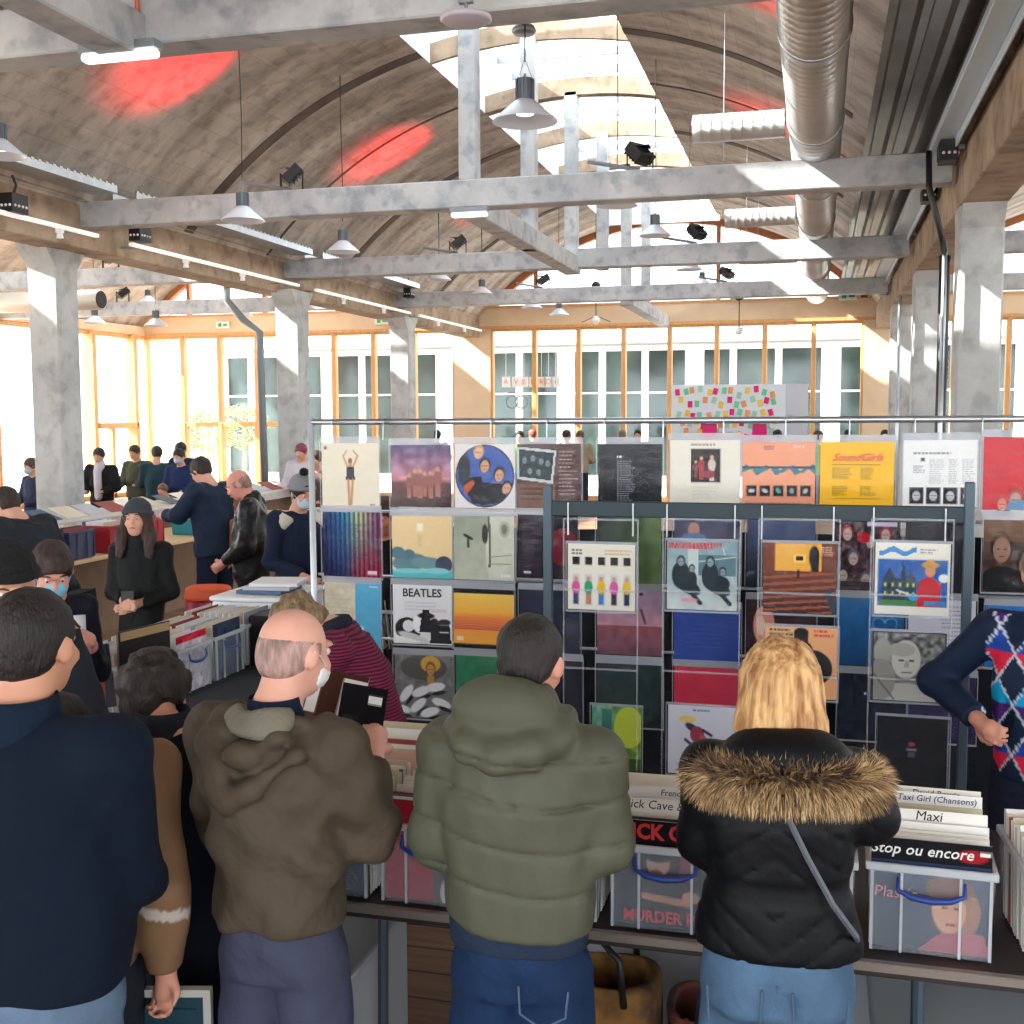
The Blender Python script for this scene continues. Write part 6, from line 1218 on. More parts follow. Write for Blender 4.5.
# broad man in a navy sweater
P = Person('navy', 'broad man from behind in plain navy sweater and short dark hair, nearest the camera', (-1.74, 2.21, 0), .05, 1.82, build=1.18, vox=FV, skin=rgb(206, 150, 122), nod=.12,
           arms={'elr': (.185, .09, 1.11), 'wrr': (.12, .29, .99), 'ell': (-.26, .02, 1.10), 'wrl': (-.22, .27, .98)}, hs=1.04)
P.body(); P.hair(rgb(40, 30, 28), 'short', thick=.007)
P.coat([(.88, .215, .15, 0), (.98, .23, .16, 0), (1.15, .235, .16, -.01), (1.3, .23, .155, -.015), (1.42, .19, .115, -.01), (1.475, .10, .08, 0)], cloth('navy_knit', rgb(13, 24, 40), .95, .3, 400, var=.05, fold=.4), (.085, .075, .05), 'sweater', wrk=.004, bot=.885)
def collar_(P, mt, z=.0, r=.076, h=.05, nm='collar', y=0):
    a = P.J['neck']+P.B @ np.array([0, y, z]); pr = [(r*1.12, -.03), (r*1.04, 0), (r*.97, h*.6), (r*.93, h), (r*.88, h), (r*.9, h*.5), (r*.95, 0)]
    m = MB(); m.lathe(pr, seg=28); M_ = Matrix(P.B.tolist()); m.v = [tuple(Vector(a)+M_ @ (Vector(v)*P.k)) for v in m.v]; return m.build(nm, mt, P.root, smooth=True)
collar_(P, cloth('navy_collar', rgb(16, 32, 52), .9, .2, 260), z=.0, r=.088, h=.06)
P.trousers(cloth('faded_denim', rgb(104, 126, 152), .8, .3, 200, var=.3), rad=(.115, .085, .065), hipw=.20, hipd=.135); P.shoes(DARKSHOE)

# brown jacket sleeve showing behind him
P = Person('brown', 'person in brown jacket mostly hidden behind the navy sweater, one arm hanging', (-1.87, 2.56, 0), .1, 1.61, lean=.3, nod=.5, vox=.011, skin=rgb(224, 160, 136),
           arms={'elr': (.29, -.03, 1.10), 'wrr': (.262, .0, .84), 'ell': (-.25, .2, 1.1), 'wrl': (-.15, .4, 1.0)})
P.palm = {'r': (-.2, -1, 0)}; P.hc = P.hc+np.array([-.21, .02, -.12])
P.body(curl=.9); P.hair(rgb(60, 46, 38), 'short')
def brown_col(Pt):
    c = np.tile(np.array([*rgb(134, 104, 78), 1]), (len(Pt), 1)); arm = Pt[:, 0] > .17
    c[arm & (np.abs(Pt[:, 2]-.965+.25*(Pt[:, 0]-.25)) < .016)] = (*rgb(196, 188, 178), 1)
    c[arm & (Pt[:, 2] < .775)] = (*rgb(52, 44, 40), 1); return c
P.coat([(.80, .17, .13, 0), (1.0, .175, .14, 0), (1.25, .2, .14, 0), (1.4, .16, .1, 0), (1.45, .09, .07, 0)], paint_mat(), (.08, .068, .052), seed=9, wrk=.01, colour=brown_col, cuff=.01)
P.trousers(cloth('dark_trousers', rgb(34, 38, 48)), vox=.016); P.shoes(DARKSHOE)

# dark curly-haired person
P = Person('curly', 'person with dark wavy hair, white mask and dark coat left of the parka', (-1.80, 2.94, 0), -.35, 1.54, nod=.3, vox=.011, skin=rgb(214, 160, 136), build=.92,
           arms={'elr': (.24, .05, 1.12), 'wrr': (.15, .28, 1.05), 'ell': (-.24, .05, 1.12), 'wrl': (-.15, .28, 1.05)})
P.hc = P.hc+np.array([-.115, -.03, -.02]); P.J['nk2'] = P.hc*.5+P.J['neck']*.5
P.body(); P.hair(rgb(58, 44, 38), 'curly', seed=4); nk_ = P.J['neck']; P.J['neck'] = nk_+np.array([-.03, -.005, .0]); collar_(P, mat('coat_collar', rgb(18, 24, 36), .9), r=.095, h=.085); P.J['neck'] = nk_; P.mask(rgb(228, 228, 228), 'white')
P.coat([(.40, .22, .16, 0), (.8, .21, .15, 0), (1.05, .185, .14, 0), (1.3, .19, .135, 0), (1.42, .16, .11, 0), (1.49, .08, .075, 0, -.03)], cloth('midnight_wool', rgb(18, 24, 36), .9), (.076, .064, .05), 'coat', seed=2, bot=.4)
P.trousers(MATS['dark_trousers'], vox=.016); P.shoes(DARKSHOE)

# bald man in the brown parka
P = Person('bald', 'balding man in brown hooded parka holding up a record, seen from behind', (-1.31, 2.62, 0), -.12, 1.74, nod=.22, turn=-.28, vox=FV, skin=rgb(226, 170, 150),
           arms={'elr': (.205, .10, 1.15), 'wrr': (.125, .27, 1.30), 'ell': (-.215, .04, 1.14), 'wrl': (-.06, .30, 1.24)}, hs=.98)
P.palm = {'r': (-.6, .7, 0), 'l': (1, .3, 0)}; P.th = {'r': 1}
P.body(curl=.8); P.hair(rgb(190, 156, 146), 'bald'); P.mask(rgb(226, 228, 232), 'white')
PARKA = cloth('taupe_parka', rgb(80, 70, 58), .75, .2, 60, var=.1, fold=.8)
def parka_hood(f):
    B, u = P.B, P.up
    for i, (x, y, z, r) in enumerate(((-.10, -.06, 1.49, .045), (-.08, -.11, 1.46, .05), (0, -.145, 1.42, .058), (.08, -.11, 1.46, .05), (.10, -.06, 1.49, .045))): f.ell(u(x, y, z-.01), (r*.8, r*.7, r*.6), None, .02)
    f.chain([u(-.13, .02, 1.46), u(-.12, -.12, 1.41), u(-.04, -.17, 1.31), u(.04, -.17, 1.33), u(.12, -.12, 1.41), u(.13, .02, 1.46)], [.026, .028, .026, .026, .028, .024], .02)
def parka_fold(X, Y, Z):
    return np.where(Z < 1.42, .007*np.sin(26*X+9*np.sin(5*Z))*np.clip((1.45-Z)*3, 0, 1), 0)-.006*np.sin(30*(Z+.8*np.abs(X-.03))+2)*np.clip((1.25-Z)*4, .2, 1)
P.coat([(.93, .172, .135, 0), (1.0, .178, .14, 0), (1.15, .176, .14, -.005), (1.3, .19, .145, -.01), (1.41, .165, .12, -.01), (1.47, .09, .08, 0)], PARKA, (.076, .066, .05), 'parka', wrk=.010, bot=.93, seed=6, disp=parka_fold, extra=parka_hood, collar=(.07, .0))
f = P.fld(); f.ell(P.up(0, -.085, 1.485), (.098, .07, .038), P.B @ rotm(x=.5), .01); f.ell(P.up(0, -.05, 1.54), (.078, .07, .05), None, .01, 'd'); f.disp(wr(.004, (30, 60), 3)); f.mesh('hood_lining', cloth('grey_fleece', rgb(126, 122, 108), .95, .5, 90), P.root)
collar_(P, cloth('navy_collar', rgb(24, 46, 74)), z=.01, r=.07, h=.045)
P.trousers(cloth('slate_trousers', rgb(66, 70, 90), .8, .25, 90, var=.2), rad=(.10, .085, .075), hipw=.155, hipd=.12, disp=lambda X, Y, Z: .004*np.sin(38*Z+8*X)*np.clip((.6-Z)*3, 0, 1)); P.shoes(DARKSHOE)
bald = P

# man in the green puffer
P = Person('green', 'man in olive quilted puffer jacket with hood and dark blue jeans, browsing crates', (-.695, 2.70, 0), 0, 1.73, nod=.35, turn=-.1, vox=.0075, skin=rgb(214, 152, 130),
           arms={'elr': (.205, .02, 1.19), 'wrr': (.14, .27, 1.10), 'ell': (-.215, .0, 1.17), 'wrl': (-.14, .26, 1.08)}, hs=.98)
P.body(); P.hair(rgb(48, 38, 34), 'thin', thick=.008)
seams = np.array([.84, .955, 1.085, 1.195, 1.305, 1.415, 1.56])
def baff(X, Y, Z):
    z = Z-.03*X*X*8+.02*np.sin(6*X)+0*Y; i = np.clip(np.searchsorted(seams, z)-1, 0, len(seams)-2); t = (z-seams[i])/(seams[i+1]-seams[i]); t = np.clip(t, 0, 1)
    m = np.clip((1.5-Z)*10, 0, 1); puck = .0025*np.sin(90*X+20*Y+3*i)*(1-np.abs(2*t-1))**.5
    return (-.015*(1-np.abs(2*t-1)**9)**.5+puck*.7)*m+.009
def puff_hood(f):
    u = P.up
    f.ell(u(-.02, -.095, 1.535), (.135, .085, .095), rotm(x=-.15), .03); f.ell(u(-.015, -.02, 1.53), (.125, .10, .09), None, .03)
    f.chain([u(-.12, .03, 1.50), u(-.135, -.08, 1.48), u(-.09, -.155, 1.465), (u(-.01, -.17, 1.45)), u(.06, -.155, 1.465), u(.11, -.08, 1.48), u(.11, .03, 1.50)], [.035, .04, .04, .04, .04, .04, .035], .025)
    f.ell(u(0, .025, 1.675), (.082, .11, .115), None, .015, 'd')
OLIVE = cloth('olive_nylon', rgb(84, 86, 71), .55, .15, 40, var=.1, fold=.22)
P.coat([(.965, .178, .14, 0), (1.03, .185, .145, 0), (1.15, .18, .145, -.01), (1.3, .19, .145, -.015), (1.42, .17, .12, -.01), (1.47, .1, .09, 0)], OLIVE, (.078, .07, .052), 'puffer_jacket', wrk=.003, bot=.955, disp=baff, extra=puff_hood, collar=(.075, .02))
f = P.fld(); f.loft([((.88-.95)*P.k, .172, .132, 0), ((1.03-.95)*P.k, .175, .135, 0)], P.pel, P.B, .01); f.disp(wr(.004, (20,), 1)); f.cut((0, 0, .918), (0, 0, -1)); f.cut((0, 0, .985), (0, 0, 1)); f.mesh('jacket_hem', cloth('navy_hem', rgb(34, 48, 66)), P.root)
o = P.trousers(DENIM, rad=(.105, .08, .066), hipw=.155, hipd=.125); P.shoes(DARKSHOE)
m = MB(); q = P.pel
for sx in (.085,):
    m.tube([(sx-.06, -.128, .855), (sx-.055, -.135, .79), (sx, -.138, .76), (sx+.055, -.128, .79), (sx+.06, -.118, .85)], .003, 6)
m.build('pocket_seam', mat('tan_thread', rgb(70, 92, 120), .8), P.root)

# blonde woman in the fur-hooded coat
P = Person('blonde', 'blonde woman in black quilted coat with thick tan fur hood trim and light jeans', (-.075, 2.86, 0), .04, 1.66, nod=.2, vox=FV, skin=rgb(232, 186, 160), build=.98,
           arms={'elr': (.230, .02, 1.305), 'wrr': (.17, .25, 1.26), 'ell': (-.19, .02, 1.21), 'wrl': (-.14, .27, 1.12)})
P.body(); P.hair(rgb(226, 184, 124), 'bob')
def chev(X, Y, Z):
    t = (Z-.75*np.abs(X+.01)*np.where(Z < 1.08, -1, 1)*-1)/.078; t = t-np.floor(t); m = np.where(np.abs(Z-1.075) < .03, 0, 1)*np.clip((1.42-Z)*8, 0, 1)
    return (-.008*(1-np.abs(2*t-1)**8)**.5)*m-.004*(1-m)+.003+0*Y
BLK = cloth('black_nylon', rgb(8, 10, 15), .55, .12, 40, var=.1, fold=.2)
def wh(f):
    u = P.up; f.ell(u(.01, -.07, 1.475), (.15, .10, .075), None, .03); f.ell(u(0, .02, 1.56), (.10, .10, .10), None, .02, 'd')
P.coat([(.94, .212, .155, 0), (.99, .212, .155, 0), (1.06, .192, .148, 0), (1.14, .172, .135, -.005), (1.3, .185, .135, -.01), (1.41, .16, .11, -.01), (1.46, .09, .08, 0)], BLK, (.072, .064, .05), 'quilted_coat', wrk=.003, bot=.955, disp=chev, extra=wh, collar=(.08, .0))
# fur trim: thousands of tapering locks around the hood edge
def fur(P, path, r0, n, L, seed=2):
    rr = random.Random(seed); m = MB(); pts = [Vector(p) for p in path]; seg = [(pts[i+1]-pts[i]).length for i in range(len(pts)-1)]; T_ = sum(seg)
    m.tube(pts, r0*.55, 10, 0)
    for _ in range(n):
        t = rr.uniform(0, T_); i = 0
        while i < len(seg)-1 and t > seg[i]: t -= seg[i]; i += 1
        p = pts[i].lerp(pts[i+1], min(t/seg[i], 1)); ax = (pts[i+1]-pts[i]).normalized(); u = ax.orthogonal().normalized(); w = ax.cross(u); a = rr.uniform(0, 6.283)
        d = u*math.cos(a)+w*math.sin(a); l = L*rr.uniform(.6, 1.25); g = Vector((rr.uniform(-.3, .3), rr.uniform(-.3, .2), -.55)); d2 = (d+g).normalized()
        b0 = p+d*r0*.6; l *= 1.25; b1 = b0+d*l*.45+g*l*.1; b2 = b1+d2*l*.6; s_ = ax.cross(d).normalized() if rr.random() < .5 else ax; wd = rr.uniform(.0011, .0024)
        mi = rr.choice((0, 1, 1, 2, 2, 3)) if math.cos(a*2+t*9) > -.4 else rr.choice((0, 1, 3, 3))
        n0 = len(m.v); m.v += [tuple(b0-s_*wd), tuple(b0+s_*wd), tuple(b1+s_*wd*.8), tuple(b1-s_*wd*.8), tuple(b2)]
        m.f += [(n0, n0+1, n0+2, n0+3), (n0+3, n0+2, n0+4)]; m.m += [mi, mi]
    o = m.build('fur_trim', [mat('fur_brown', rgb(132, 104, 74), .9), mat('fur_tan', rgb(190, 154, 104), .85), mat('fur_pale', rgb(222, 194, 148), .85), mat('fur_dark', rgb(92, 76, 66), .9)], P.root)
    return o
u = lambda x, y, z: Vector(P.up(x, y, z))
fur(P, [u(-.16, .07, 1.38), u(-.19, 0, 1.395), u(-.18, -.06, 1.405), u(-.145, -.11, 1.415), u(-.075, -.155, 1.425), u(.005, -.17, 1.43), u(.085, -.155, 1.43), u(.165, -.11, 1.42), u(.205, -.06, 1.41), u(.22, 0, 1.40), u(.19, .07, 1.385)], .046, 21000, .038)
m = MB(); m.tube([P.up(.02, -.15, 1.34), P.up(.07, -.155, 1.24), P.up(.13, -.15, 1.13), P.up(.19, -.12, 1.04), P.up(.205, 0, .96)], .008, 6); m.build('bag_strap', mat('grey_strap', rgb(84, 88, 98), .5), P.root)
def buns(X, Y, Z): return -.02*np.exp(-(((np.abs(X)-.085)/.07)**2+((Y+.13)/.08)**2+((Z-.80)/.09)**2))
P.trousers(LDENIM, rad=(.118, .082, .06), hipw=.198, hipd=.145, disp=buns); P.shoes(DARKSHOE)
m = MB()
for sx in (-.1, .1):
    m.tube([(sx-.065, -.155, .85), (sx-.06, -.165, .765), (sx, -.172, .745), (sx+.06, -.165, .765), (sx+.065, -.155, .85)], .003, 6)
m.build('pocket_seam', MATS['tan_thread'], P.root)
m = MB(); m.tube([(0, -.145, .86), (0, -.138, .80), (0, -.125, .74)], .004, 6); m.build('seat_seam', MATS['tan_thread'], P.root)

# seller in the argyle vest, right edge
def argyle(Pt):
    c = np.tile(np.array([*rgb(28, 40, 62), 1]), (len(Pt), 1)); tor = (Pt[:, 1] > .02) & (np.abs(Pt[:, 0]) < .2)
    cols = [rgb(74, 40, 110), rgb(20, 150, 200), rgb(214, 40, 70), rgb(36, 70, 150)]
    uu = (Pt[:, 0]+.25)/.115; vv = (Pt[:, 2])/.19; a = np.floor(uu+vv).astype(int); b = np.floor(uu-vv).astype(int); dm = ((a+b) % 2 == 0)
    ci = np.floor(vv*2).astype(int) % 4
    for i in range(4): c[tor & dm & (ci == i)] = (*cols[(i+1) % 4], 1)
    ln = np.minimum(np.abs((uu+vv+.5) % 1-.5), np.abs((uu-vv+.5) % 1-.5)) < .035; c[tor & ln] = (*rgb(190, 200, 214), 1); return c
P = Person('seller', 'seller at the right edge in argyle patterned vest, hand on hip behind the crates', (.84, 4.62, 0), math.pi-.25, 1.74, vox=.010, skin=rgb(216, 150, 128), side=.0,
           arms={'elr': (.40, -.06, 1.17), 'wrr': (.21, .17, 1.09), 'ell': (-.3, 0, 1.12), 'wrl': (-.26, .15, .9)})
P.palm = {'r': (0, -1, 0)}
P.body(curl=.9); P.hair(rgb(196, 160, 110), 'short')
P.coat([(.85, .17, .13, 0), (1.0, .175, .135, 0), (1.2, .185, .14, 0), (1.38, .17, .11, 0), (1.46, .09, .075, 0)], paint_mat(), (.072, .066, .048), 'argyle_vest', wrk=.003, colour=argyle, bot=.84, collar=(.06, 0))
collar_(P, cloth('striped_shirt', rgb(196, 200, 206)), r=.068, h=.04)
P.trousers(cloth('dark_blue_trousers', rgb(30, 36, 54)), vox=.016); P.shoes(DARKSHOE)

# person in the maroon sweater bending over the far side of the table
q_ = at_y(378, 740, 4.55)
P = Person('maroon', 'person with short blond curls in maroon ribbed sweater bending over the crates', (q_.x, 4.55, 0), R(105), 1.60, lean=.42, nod=.85, vox=.010, skin=rgb(232, 180, 158),
           arms={'elr': (.22, .36, 1.10), 'wrr': (.12, .52, .92), 'ell': (-.22, .36, 1.10), 'wrl': (-.12, .52, .92)})
P.body(); P.hair(rgb(206, 172, 128), 'curly', seed=8)
ax_ = P.B @ np.array([0, 0, 1.])
P.coat([(.86, .165, .13, 0), (1.0, .17, .135, -.005), (1.2, .185, .15, -.02), (1.38, .17, .13, -.02), (1.46, .09, .08, 0)], mat('maroon_rib_knit', rgb(92, 12, 44), .9, bump=.3, bscale=120), (.08, .07, .052), 'sweater', wrk=.004,
       disp=lambda X, Y, Z: -.006*np.abs(np.sin((X*ax_[0]+Y*ax_[1]+Z*ax_[2])*150)))
m = MB(); m.tube([P.up(-.07, .09, 1.42), P.up(-.09, -.02, 1.5), P.up(-.02, -.09, 1.49), P.up(.06, -.04, 1.5), P.up(.09, .08, 1.40)], .03, 8); m.build('scarf', mat('dark_scarf', rgb(26, 28, 44), .9), P.root, smooth=True)
P.trousers(MATS['dark_trousers'], vox=.016); P.shoes(DARKSHOE)

nt = MATS['maroon_rib_knit'].node_tree; wv = nt.nodes.new('ShaderNodeTexWave'); wv.bands_direction = 'Z'; wv.inputs['Scale'].default_value = 22; wv.inputs['Distortion'].default_value = 1.2; wv.inputs['Detail Scale'].default_value = .6
cr_ = nt.nodes.new('ShaderNodeValToRGB'); cr_.color_ramp.elements[0].color = (*rgb(44, 8, 28), 1); cr_.color_ramp.elements[1].color = (*rgb(140, 30, 76), 1)
nt.links.new(nt.nodes.new('ShaderNodeTexCoord').outputs['Object'], wv.inputs['Vector']); nt.links.new(wv.outputs['Fac'], cr_.inputs[0]); nt.links.new(cr_.outputs[0], nt.nodes['Principled BSDF'].inputs['Base Color'])
# ================================================================ PEOPLE FARTHER BACK
def top_at(px, py, z): q = at_z(px, py, z); return q.x, q.y
CHAR = lambda n, c: cloth('coat_'+n, c, .75, .25, 60)
def simple(name, label, px, py, h, rz, coat, hair=None, legs=rgb(44, 46, 60), lean=0, nod=0, turn=0, arms=None, bot=.86, vox=.018, skin=rgb(220, 166, 142), hstyle='short', mask=None, beanie=None, build=1, pom=None, shift=(0, 0), gloss=.75, group=None, hands=True, bulk=1.0, detail=True, collar=None):
    x, y = top_at(px, py, h); fx, fy = -math.sin(rz), math.cos(rz); off = math.sin(lean)*.66*h/1.75
    P = Person(name, label, (x-fx*off+shift[0], y-fy*off+shift[1], 0), rz, (h if not lean else h/(.54+.46*math.cos(lean))), lean=lean, nod=nod, turn=turn, arms=arms, vox=vox, skin=skin, build=build, group=group)
    P.body(detail=detail, hands=hands, vox=vox if vox > .015 else .010)
    if hair is not None: P.hair(hair, hstyle, vox=vox*.7)
    if beanie is not None: P.beanie(beanie, pompom=pom)
    if mask is not None: P.mask(mask, name)
    w = bulk
    P.coat([(bot, .19*w, .14*w, 0), (1.0, .18*w, .14*w, 0), (1.2, .18*w, .14*w, 0), (1.36, .19*w, .13*w, 0), (1.45, .11, .085, 0)], cloth('coat_'+name, coat, gloss, .25, 60), (.078*w, .068*w, .052*w), 'coat', wrk=.008, vox=vox, seed=len(name), bot=bot, collar=collar)
    P.trousers(cloth('legs_'+name, legs), vox=vox*1.1, hipw=.165*w, hipd=.118*w, rad=(.098*w, .074*w, .06*w)); P.shoes(DARKSHOE); return P
FW_ = {'elr': (.26, .05, 1.14), 'wrr': (.12, .30, 1.08), 'ell': (-.26, .05, 1.14), 'wrl': (-.12, .30, 1.08)}
# woman with beanie and long coat, hands on a phone
P = simple('coatwoman', 'woman in grey beanie and long black coat holding a phone, facing the camera', 138, 502, 1.66, math.pi+.25, rgb(28, 30, 30), rgb(84, 54, 40), rgb(110, 130, 150), hstyle='long', beanie=rgb(62, 68, 78), arms={'elr': (.205, -.02, 1.12), 'wrr': (.05, .20, 1.09), 'ell': (-.205, -.02, 1.12), 'wrl': (-.04, .20, 1.07)}, bot=.66, vox=.012, bulk=.80, build=.86)
m = MB(); m.box(-.04, .27, 1.05, .04, .28, 1.17); o = m.build('phone', BLACK); o.matrix_world = P.root.matrix_basis @ Matrix.Translation((.0, -.02, -.06)); tag(o, 'black phone held by the woman in the grey beanie', 'phone')
f = P.fld(.014); f.cap(P.up(0, .02, 1.42), P.up(0, .03, 1.50), .075, .07, .02); f.mesh('scarf', mat('black_scarf', rgb(20, 20, 24), .9), P.root)
m = MB(); m.box(-.04, -.1, .78, .10, .12, 1.08); o = m.build('shoulder_bag', cloth('black_canvas', rgb(22, 24, 26)), P.root); o.location = (.27, 0, 0); o.rotation_euler = (0, .1, 0)
# masked man browsing on the left
P = simple('masked', 'dark-haired man in light blue mask looking down at the left table', 49, 537, 1.70, math.pi+.75, rgb(22, 26, 38), rgb(84, 62, 54), lean=.2, nod=.3, vox=.012, bulk=.76, build=.80, mask=rgb(130, 196, 224), skin=rgb(226, 160, 140), arms={'elr': (.20, .08, 1.12), 'wrr': (.10, .34, 1.04), 'ell': (-.20, .08, 1.10), 'wrl': (-.13, .34, 1.27)})
m = MB(); m.tube([P.up(-.10, .12, 1.42), P.up(-.10, .17, 1.25), P.up(-.09, .17, 1.05)], .03, 8); m.build('strap', mat('white_strap', rgb(206, 208, 214), .7), P.root, smooth=True)
P = simple('blackbeanie', 'bearded person in black beanie at the left picture edge', 0, 543, 1.80, math.pi+.9, rgb(38, 42, 52), None, beanie=rgb(12, 12, 15), lean=.15, nod=.2, vox=.013, bulk=.9, skin=rgb(216, 160, 130), arms={'elr': (.26, .1, 1.1), 'wrr': (.1, .35, 1.0), 'ell': (-.26, .1, 1.1), 'wrl': (-.1, .35, 1.0)})
f = Fld(P.hc-.16, P.hc+.16, .01); f.ell(P.hp(0, .05, -.07), (.06, .065, .06), P.H, .01); f.ell(P.hp(0, .03, .01), (.09, .12, .055), P.H, .01, 'd'); f.mesh('beard', mat('light_beard', rgb(196, 150, 96), .9, bump=.5, bscale=120), P.root)
P = simple('leftjacket', 'brown-haired man in bulky black jacket leaning over the near end of the bench', 12, 488, 1.70, R(75), rgb(38, 42, 50), rgb(78, 54, 42), lean=.55, nod=.1, vox=.016, bulk=1.18, arms={'elr': (.30, .22, 1.12), 'wrr': (.24, .45, 1.0), 'ell': (-.3, .22, 1.12), 'wrl': (-.2, .45, 1.0)})
# three men at the far end of the bench
P = simple('bluejacket', 'tall man in dark blue jacket with tan shoulder bag beside the bench', 207, 455, 1.84, R(72), rgb(32, 44, 66), rgb(66, 50, 44), rgb(26, 34, 56), lean=.12, nod=.45, vox=.016, bulk=1.12, bot=.8, arms={'elr': (.27, .16, 1.2), 'wrr': (.17, .44, 1.18), 'ell': (-.28, .16, 1.2), 'wrl': (-.2, .44, 1.18)})
m = MB(); m.tube([P.up(.16, .1, 1.42), P.up(.2, -.02, 1.47), P.up(.18, -.16, 1.38), P.up(.15, -.18, 1.1)], .035, 8); m.build('bag_strap', mat('tan_leather', rgb(150, 100, 60), .6), P.root, smooth=True)
f = Fld((-.1, -.45, .75), (.45, -.05, 1.35), .02); f.loft([(.85, .15, .10, -.24, .15), (1.22, .13, .09, -.23, .15)], (0, 0, 0), None, .02, 3); f.mesh('shoulder_bag', MATS['tan_leather'], P.root)
P = simple('leather', 'bald man in black leather jacket standing in the sun patch', 250, 466, 1.80, R(108), rgb(34, 34, 36), rgb(190, 150, 136), rgb(26, 30, 44), nod=.55, vox=.015, hstyle='bald', gloss=.28, bot=.82, bulk=1.08, skin=rgb(224, 156, 136), arms={'elr': (.26, .0, 1.12), 'wrr': (.2, .2, .98), 'ell': (-.26, .0, 1.12), 'wrl': (-.18, .2, .98)}, collar=(.07, .02))
P = simple('skijacket', 'person in grey pompom beanie, face mask and navy ski jacket with white shoulders', 298, 476, 1.76, math.pi+.9, rgb(30, 40, 64), rgb(50, 40, 36), rgb(186, 186, 190), nod=.3, vox=.015, beanie=rgb(140, 144, 150), pom=rgb(24, 24, 30), mask=rgb(196, 220, 236), bot=.9, arms={'elr': (.26, .05, 1.12), 'wrr': (.12, .3, 1.02), 'ell': (-.26, .05, 1.12), 'wrl': (-.1, .32, 1.0)})
m = MB(); m.tube([P.up(.14, .1, 1.40), P.up(.17, -.02, 1.45), P.up(.1, -.12, 1.42), P.up(-.1, -.12, 1.42), P.up(-.17, -.02, 1.45), P.up(-.14, .1, 1.40)], .055, 8); m.build('white_yoke', mat('cream_fleece', rgb(226, 220, 204), .9), P.root, smooth=True)
# man in black seen through the gap between sleeves
P = simple('gapman', 'man in black seen through the gap between hanging sleeves', 388, 505, 1.70, math.pi-.1, rgb(18, 18, 22), rgb(120, 84, 66), nod=.2, vox=.014, skin=rgb(206, 134, 112), hands=False); q = at_y(388, 505, 6.9); P.root.location = (q.x, 6.9, 0)
# small people by the left windows
far = [(35, 482, 1.66, 'masked', math.pi*.9, rgb(40, 52, 76), rgb(120, 90, 66), rgb(160, 196, 220), 'small person in blue mask left of the near column, by the window'),
 (101, 470, 1.74, 'whitescarf', math.pi+.2, rgb(26, 28, 32), rgb(70, 52, 44), None, 'small person in black coat and pale scarf by the left windows'),
 (137, 470, 1.74, 'oliveman', math.pi, rgb(76, 80, 64), rgb(80, 60, 50), None, 'small man in olive jacket in front of the corner window'),
 (157, 470, 1.74, 'tealback', .4, rgb(44, 70, 84), rgb(60, 44, 38), None, 'small person in teal jacket seen from the side near the corner window'),
 (181, 472, 1.72, 'bluecoat', math.pi+.1, rgb(34, 50, 92), rgb(50, 44, 44), rgb(180, 206, 226), 'small masked person in royal blue coat left of the tall blue-jacketed man'),
 (183, 467, 1.78, 'behindblue', math.pi, rgb(40, 46, 60), rgb(60, 50, 44), None, 'small head showing behind the royal blue coat'),
 (165, 489, 1.24, 'lowhead', math.pi-.4, rgb(120, 120, 126), rgb(176, 130, 100), None, 'small bent head with light brown hair over the pale table'),
 (303, 462, 1.80, 'pinkhat', math.pi, rgb(206, 200, 210), rgb(206, 90, 130), None, 'small person with pink hair behind the pompom beanie'),
 (318, 468, 1.76, 'redface', math.pi, rgb(90, 70, 70), rgb(110, 70, 50), None, 'small person behind the rack pole at its left')]
for px, py, h, nm, rz, c, hc, mk, lab in far:
    D_ = (2.22-h)
    y_ = 16.0 if nm not in ('lowhead',) else 13.2
    P = simple('far_'+nm, lab, px, py, h, rz, c, hc, mask=mk, nod=.25, vox=.024, arms=FW_, hands=False)
    q = at_y(px, py, {'masked': 13.7, 'lowhead': 15.0, 'behindblue': 17.6, 'tealback': 16.6, 'bluecoat': 16.0, 'oliveman': 17.2, 'redface': 14.2, 'pinkhat': 16.3}.get(nm, 15.6)); P.root.location = (q.x, q.y, q.z-h)
    if abs(q.z-h) > .5 or True: P.root.location.z = 0; P.root.scale = (1, 1, 1)
    if nm == 'whitescarf':
        f = P.fld(.024); f.cap(P.up(0, .04, 1.40), P.up(0, .05, 1.50), .085, .08, .02); f.cap(P.up(0, .14, 1.40), P.up(-.02, .17, 1.0), .06, .06, .02); f.mesh('scarf', mat('pale_scarf', rgb(200, 196, 204), .9), P.root)
# heads behind the racks
hd = [(437, 430, rgb(30, 30, 34)), (520, 428, rgb(28, 28, 34)), (533, 426, rgb(206, 110, 96)), (566, 427, rgb(60, 44, 40)), (580, 433, rgb(150, 110, 80)), (638, 428, rgb(28, 26, 32)), (778, 429, rgb(24, 24, 28)), (818, 426, rgb(120, 96, 84)), (848, 427, rgb(24, 24, 30)), (885, 429, rgb(22, 22, 28)), (907, 430, rgb(28, 28, 34)), (1006, 429, rgb(30, 28, 30)), (622, 432, rgb(190, 160, 120))]
nms = ('above the purple sky sleeve', 'above the tilted photo sleeve, left', 'above the tilted photo sleeve, right, reddish', 'above the left edge of the black text sleeve', 'with light hair left of the black text sleeve', 'above the black text sleeve', 'above the salmon sleeve', 'left of the yellow sleeve', 'above the yellow sleeve', 'right of the yellow sleeve', 'above the left of the white portrait sleeve', 'above the red sleeve', 'with blond hair above the black text sleeve')
cc = [rgb(40, 44, 54), rgb(120, 190, 60), rgb(60, 60, 80), rgb(30, 32, 36), rgb(160, 150, 130), rgb(44, 50, 70)]
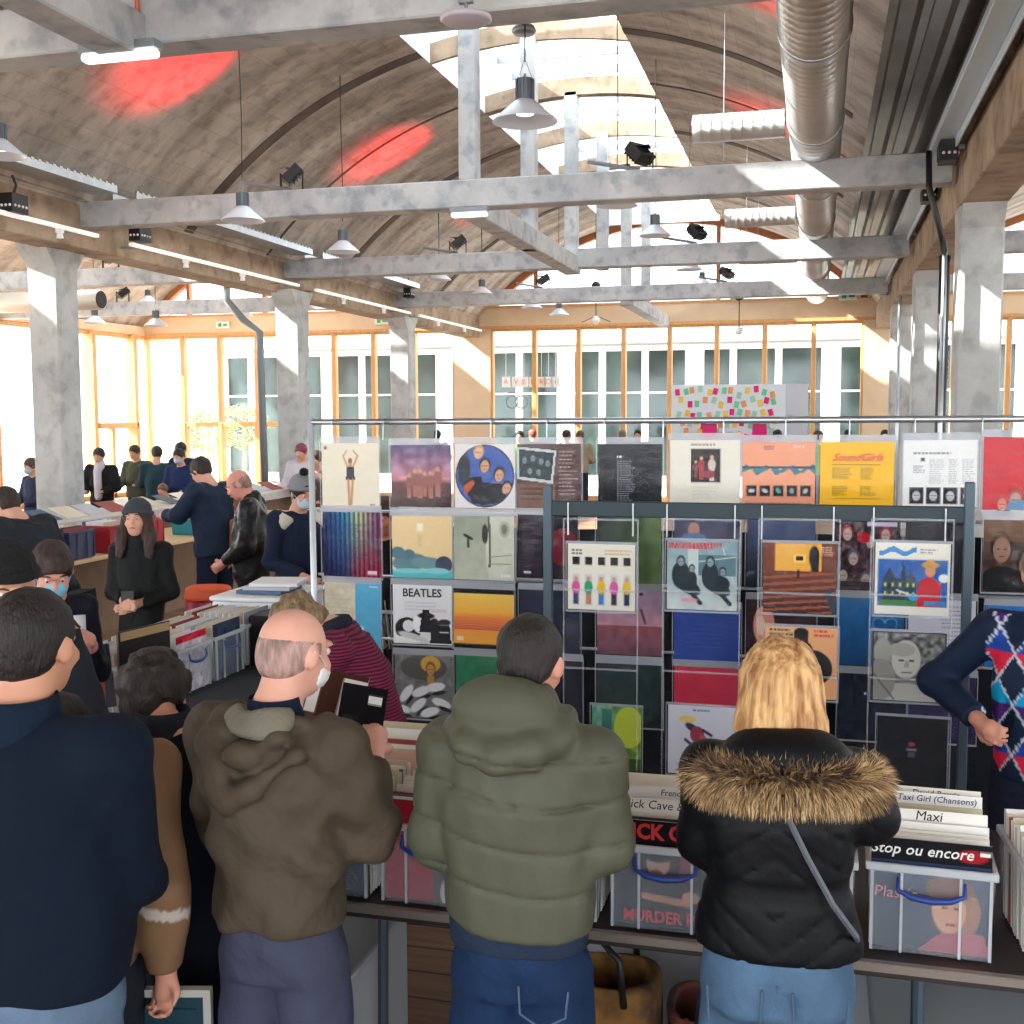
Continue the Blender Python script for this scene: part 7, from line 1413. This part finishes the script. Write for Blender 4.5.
for i, ((px, py, hc), nm) in enumerate(zip(hd, nms)):
    P = simple('crowd%d' % i, 'small distant head %s' % nm, px, py, 1.86, (0, math.pi, .8, -.9)[i % 4], cc[i % 6], hc, vox=.034, arms=FW_, hands=False, detail=False, group='distant people behind the racks')
    Y_ = (26.2, 25.2, 27.0)[i % 3]; q = at_y(px, py, Y_); P.root.location = (q.x, Y_, 0)
# framed case held by the brown jacket hand and the records held up
q = at_y(172, 988, 2.62); c = root('picture_frame', q, .25, label='white framed dark teal case hanging from the hand below the brown sleeve', cat='frame')
m = MB(); w = .105
for b_ in ((-w, -.012, -.02, w, .012, 0), (-w, -.012, -.34, w, .012, -.32), (-w, -.012, -.32, -w+.02, .012, -.02), (w-.02, -.012, -.32, w, .012, -.02)): m.box(*b_)
m.build('frame', mat('cream_frame', rgb(200, 200, 190), .5), c); m = MB(); m.box(-w+.02, -.004, -.32, w-.02, .004, -.02)
for k in range(6): m.box(-w+.03, -.008, -.07-.045*k, w-.04, -.004, -.055-.045*k)
m.build('panel', mat('deep_teal', rgb(18, 62, 76), .5), c)
a = A((70, 40, 30), seed=3); a.rect(0, 0, .45, 1, (46, 28, 26)); a.ell(.2, .5, .14, .2, (170, 110, 80)); a.rect(.4, .08, .52, .42, (236, 234, 230)); a.ell(.55, .6, .14, .14, (222, 190, 170)); a.rect(.74, .05, 1, .42, (232, 230, 228)); a.rect(.74, .42, 1, 1, (206, 104, 50)); a.words(.08, .1, .4, 2, (150, 120, 100), .06, .01); a.ell(.6, .85, .2, .1, (236, 226, 220))
b = A((16, 14, 18)); b.rect(.6, .08, .9, .16, (226, 226, 226)); b.words(.1, .3, .5, 14, (70, 70, 76), .04, .008)
def gate(art, c0, c1, lab, w_):
    o = bpy.data.objects.new('record_sleeve', sleeve_mesh(art, w_, .31, .005)); COL.objects.link(o); o.location = c0; o.rotation_euler = c1; tag(o, lab, 'record', 'records held by the parka man'); return o
p1 = at_y(324, 668, 3.02); gate(a, p1, (R(-24), R(12), R(12)), 'brown gatefold record sleeve with white panels held by the man in the parka', .27)
p2 = at_y(366, 686, 2.97); gate(b, p2, (R(-24), R(14), R(30)), 'black record sleeve with white sticker held by the man in the parka', .13)
# record held at the left table
m = MB(); m.box(-.155, -.004, 0, .155, .004, .31); o = m.build('record_sleeve', mat('slate_sleeve', rgb(58, 66, 84), .4)); q = at_y(84, 652, 4.75); o.location = (q.x, q.y, .80); o.rotation_euler = (R(-12), 0, R(60)); tag(o, 'slate blue record pulled up by the masked man', 'record')
m = MB(); m.box(-.15, -.004, 0, .15, .004, .26); o = m.build('record_sleeve', mat('salmon_sleeve', rgb(214, 92, 84), .5)); q = at_y(70, 655, 4.55); o.location = (q.x, q.y, .80); o.rotation_euler = (R(-10), 0, R(40)); tag(o, 'salmon red record in the hands over the left table', 'record')
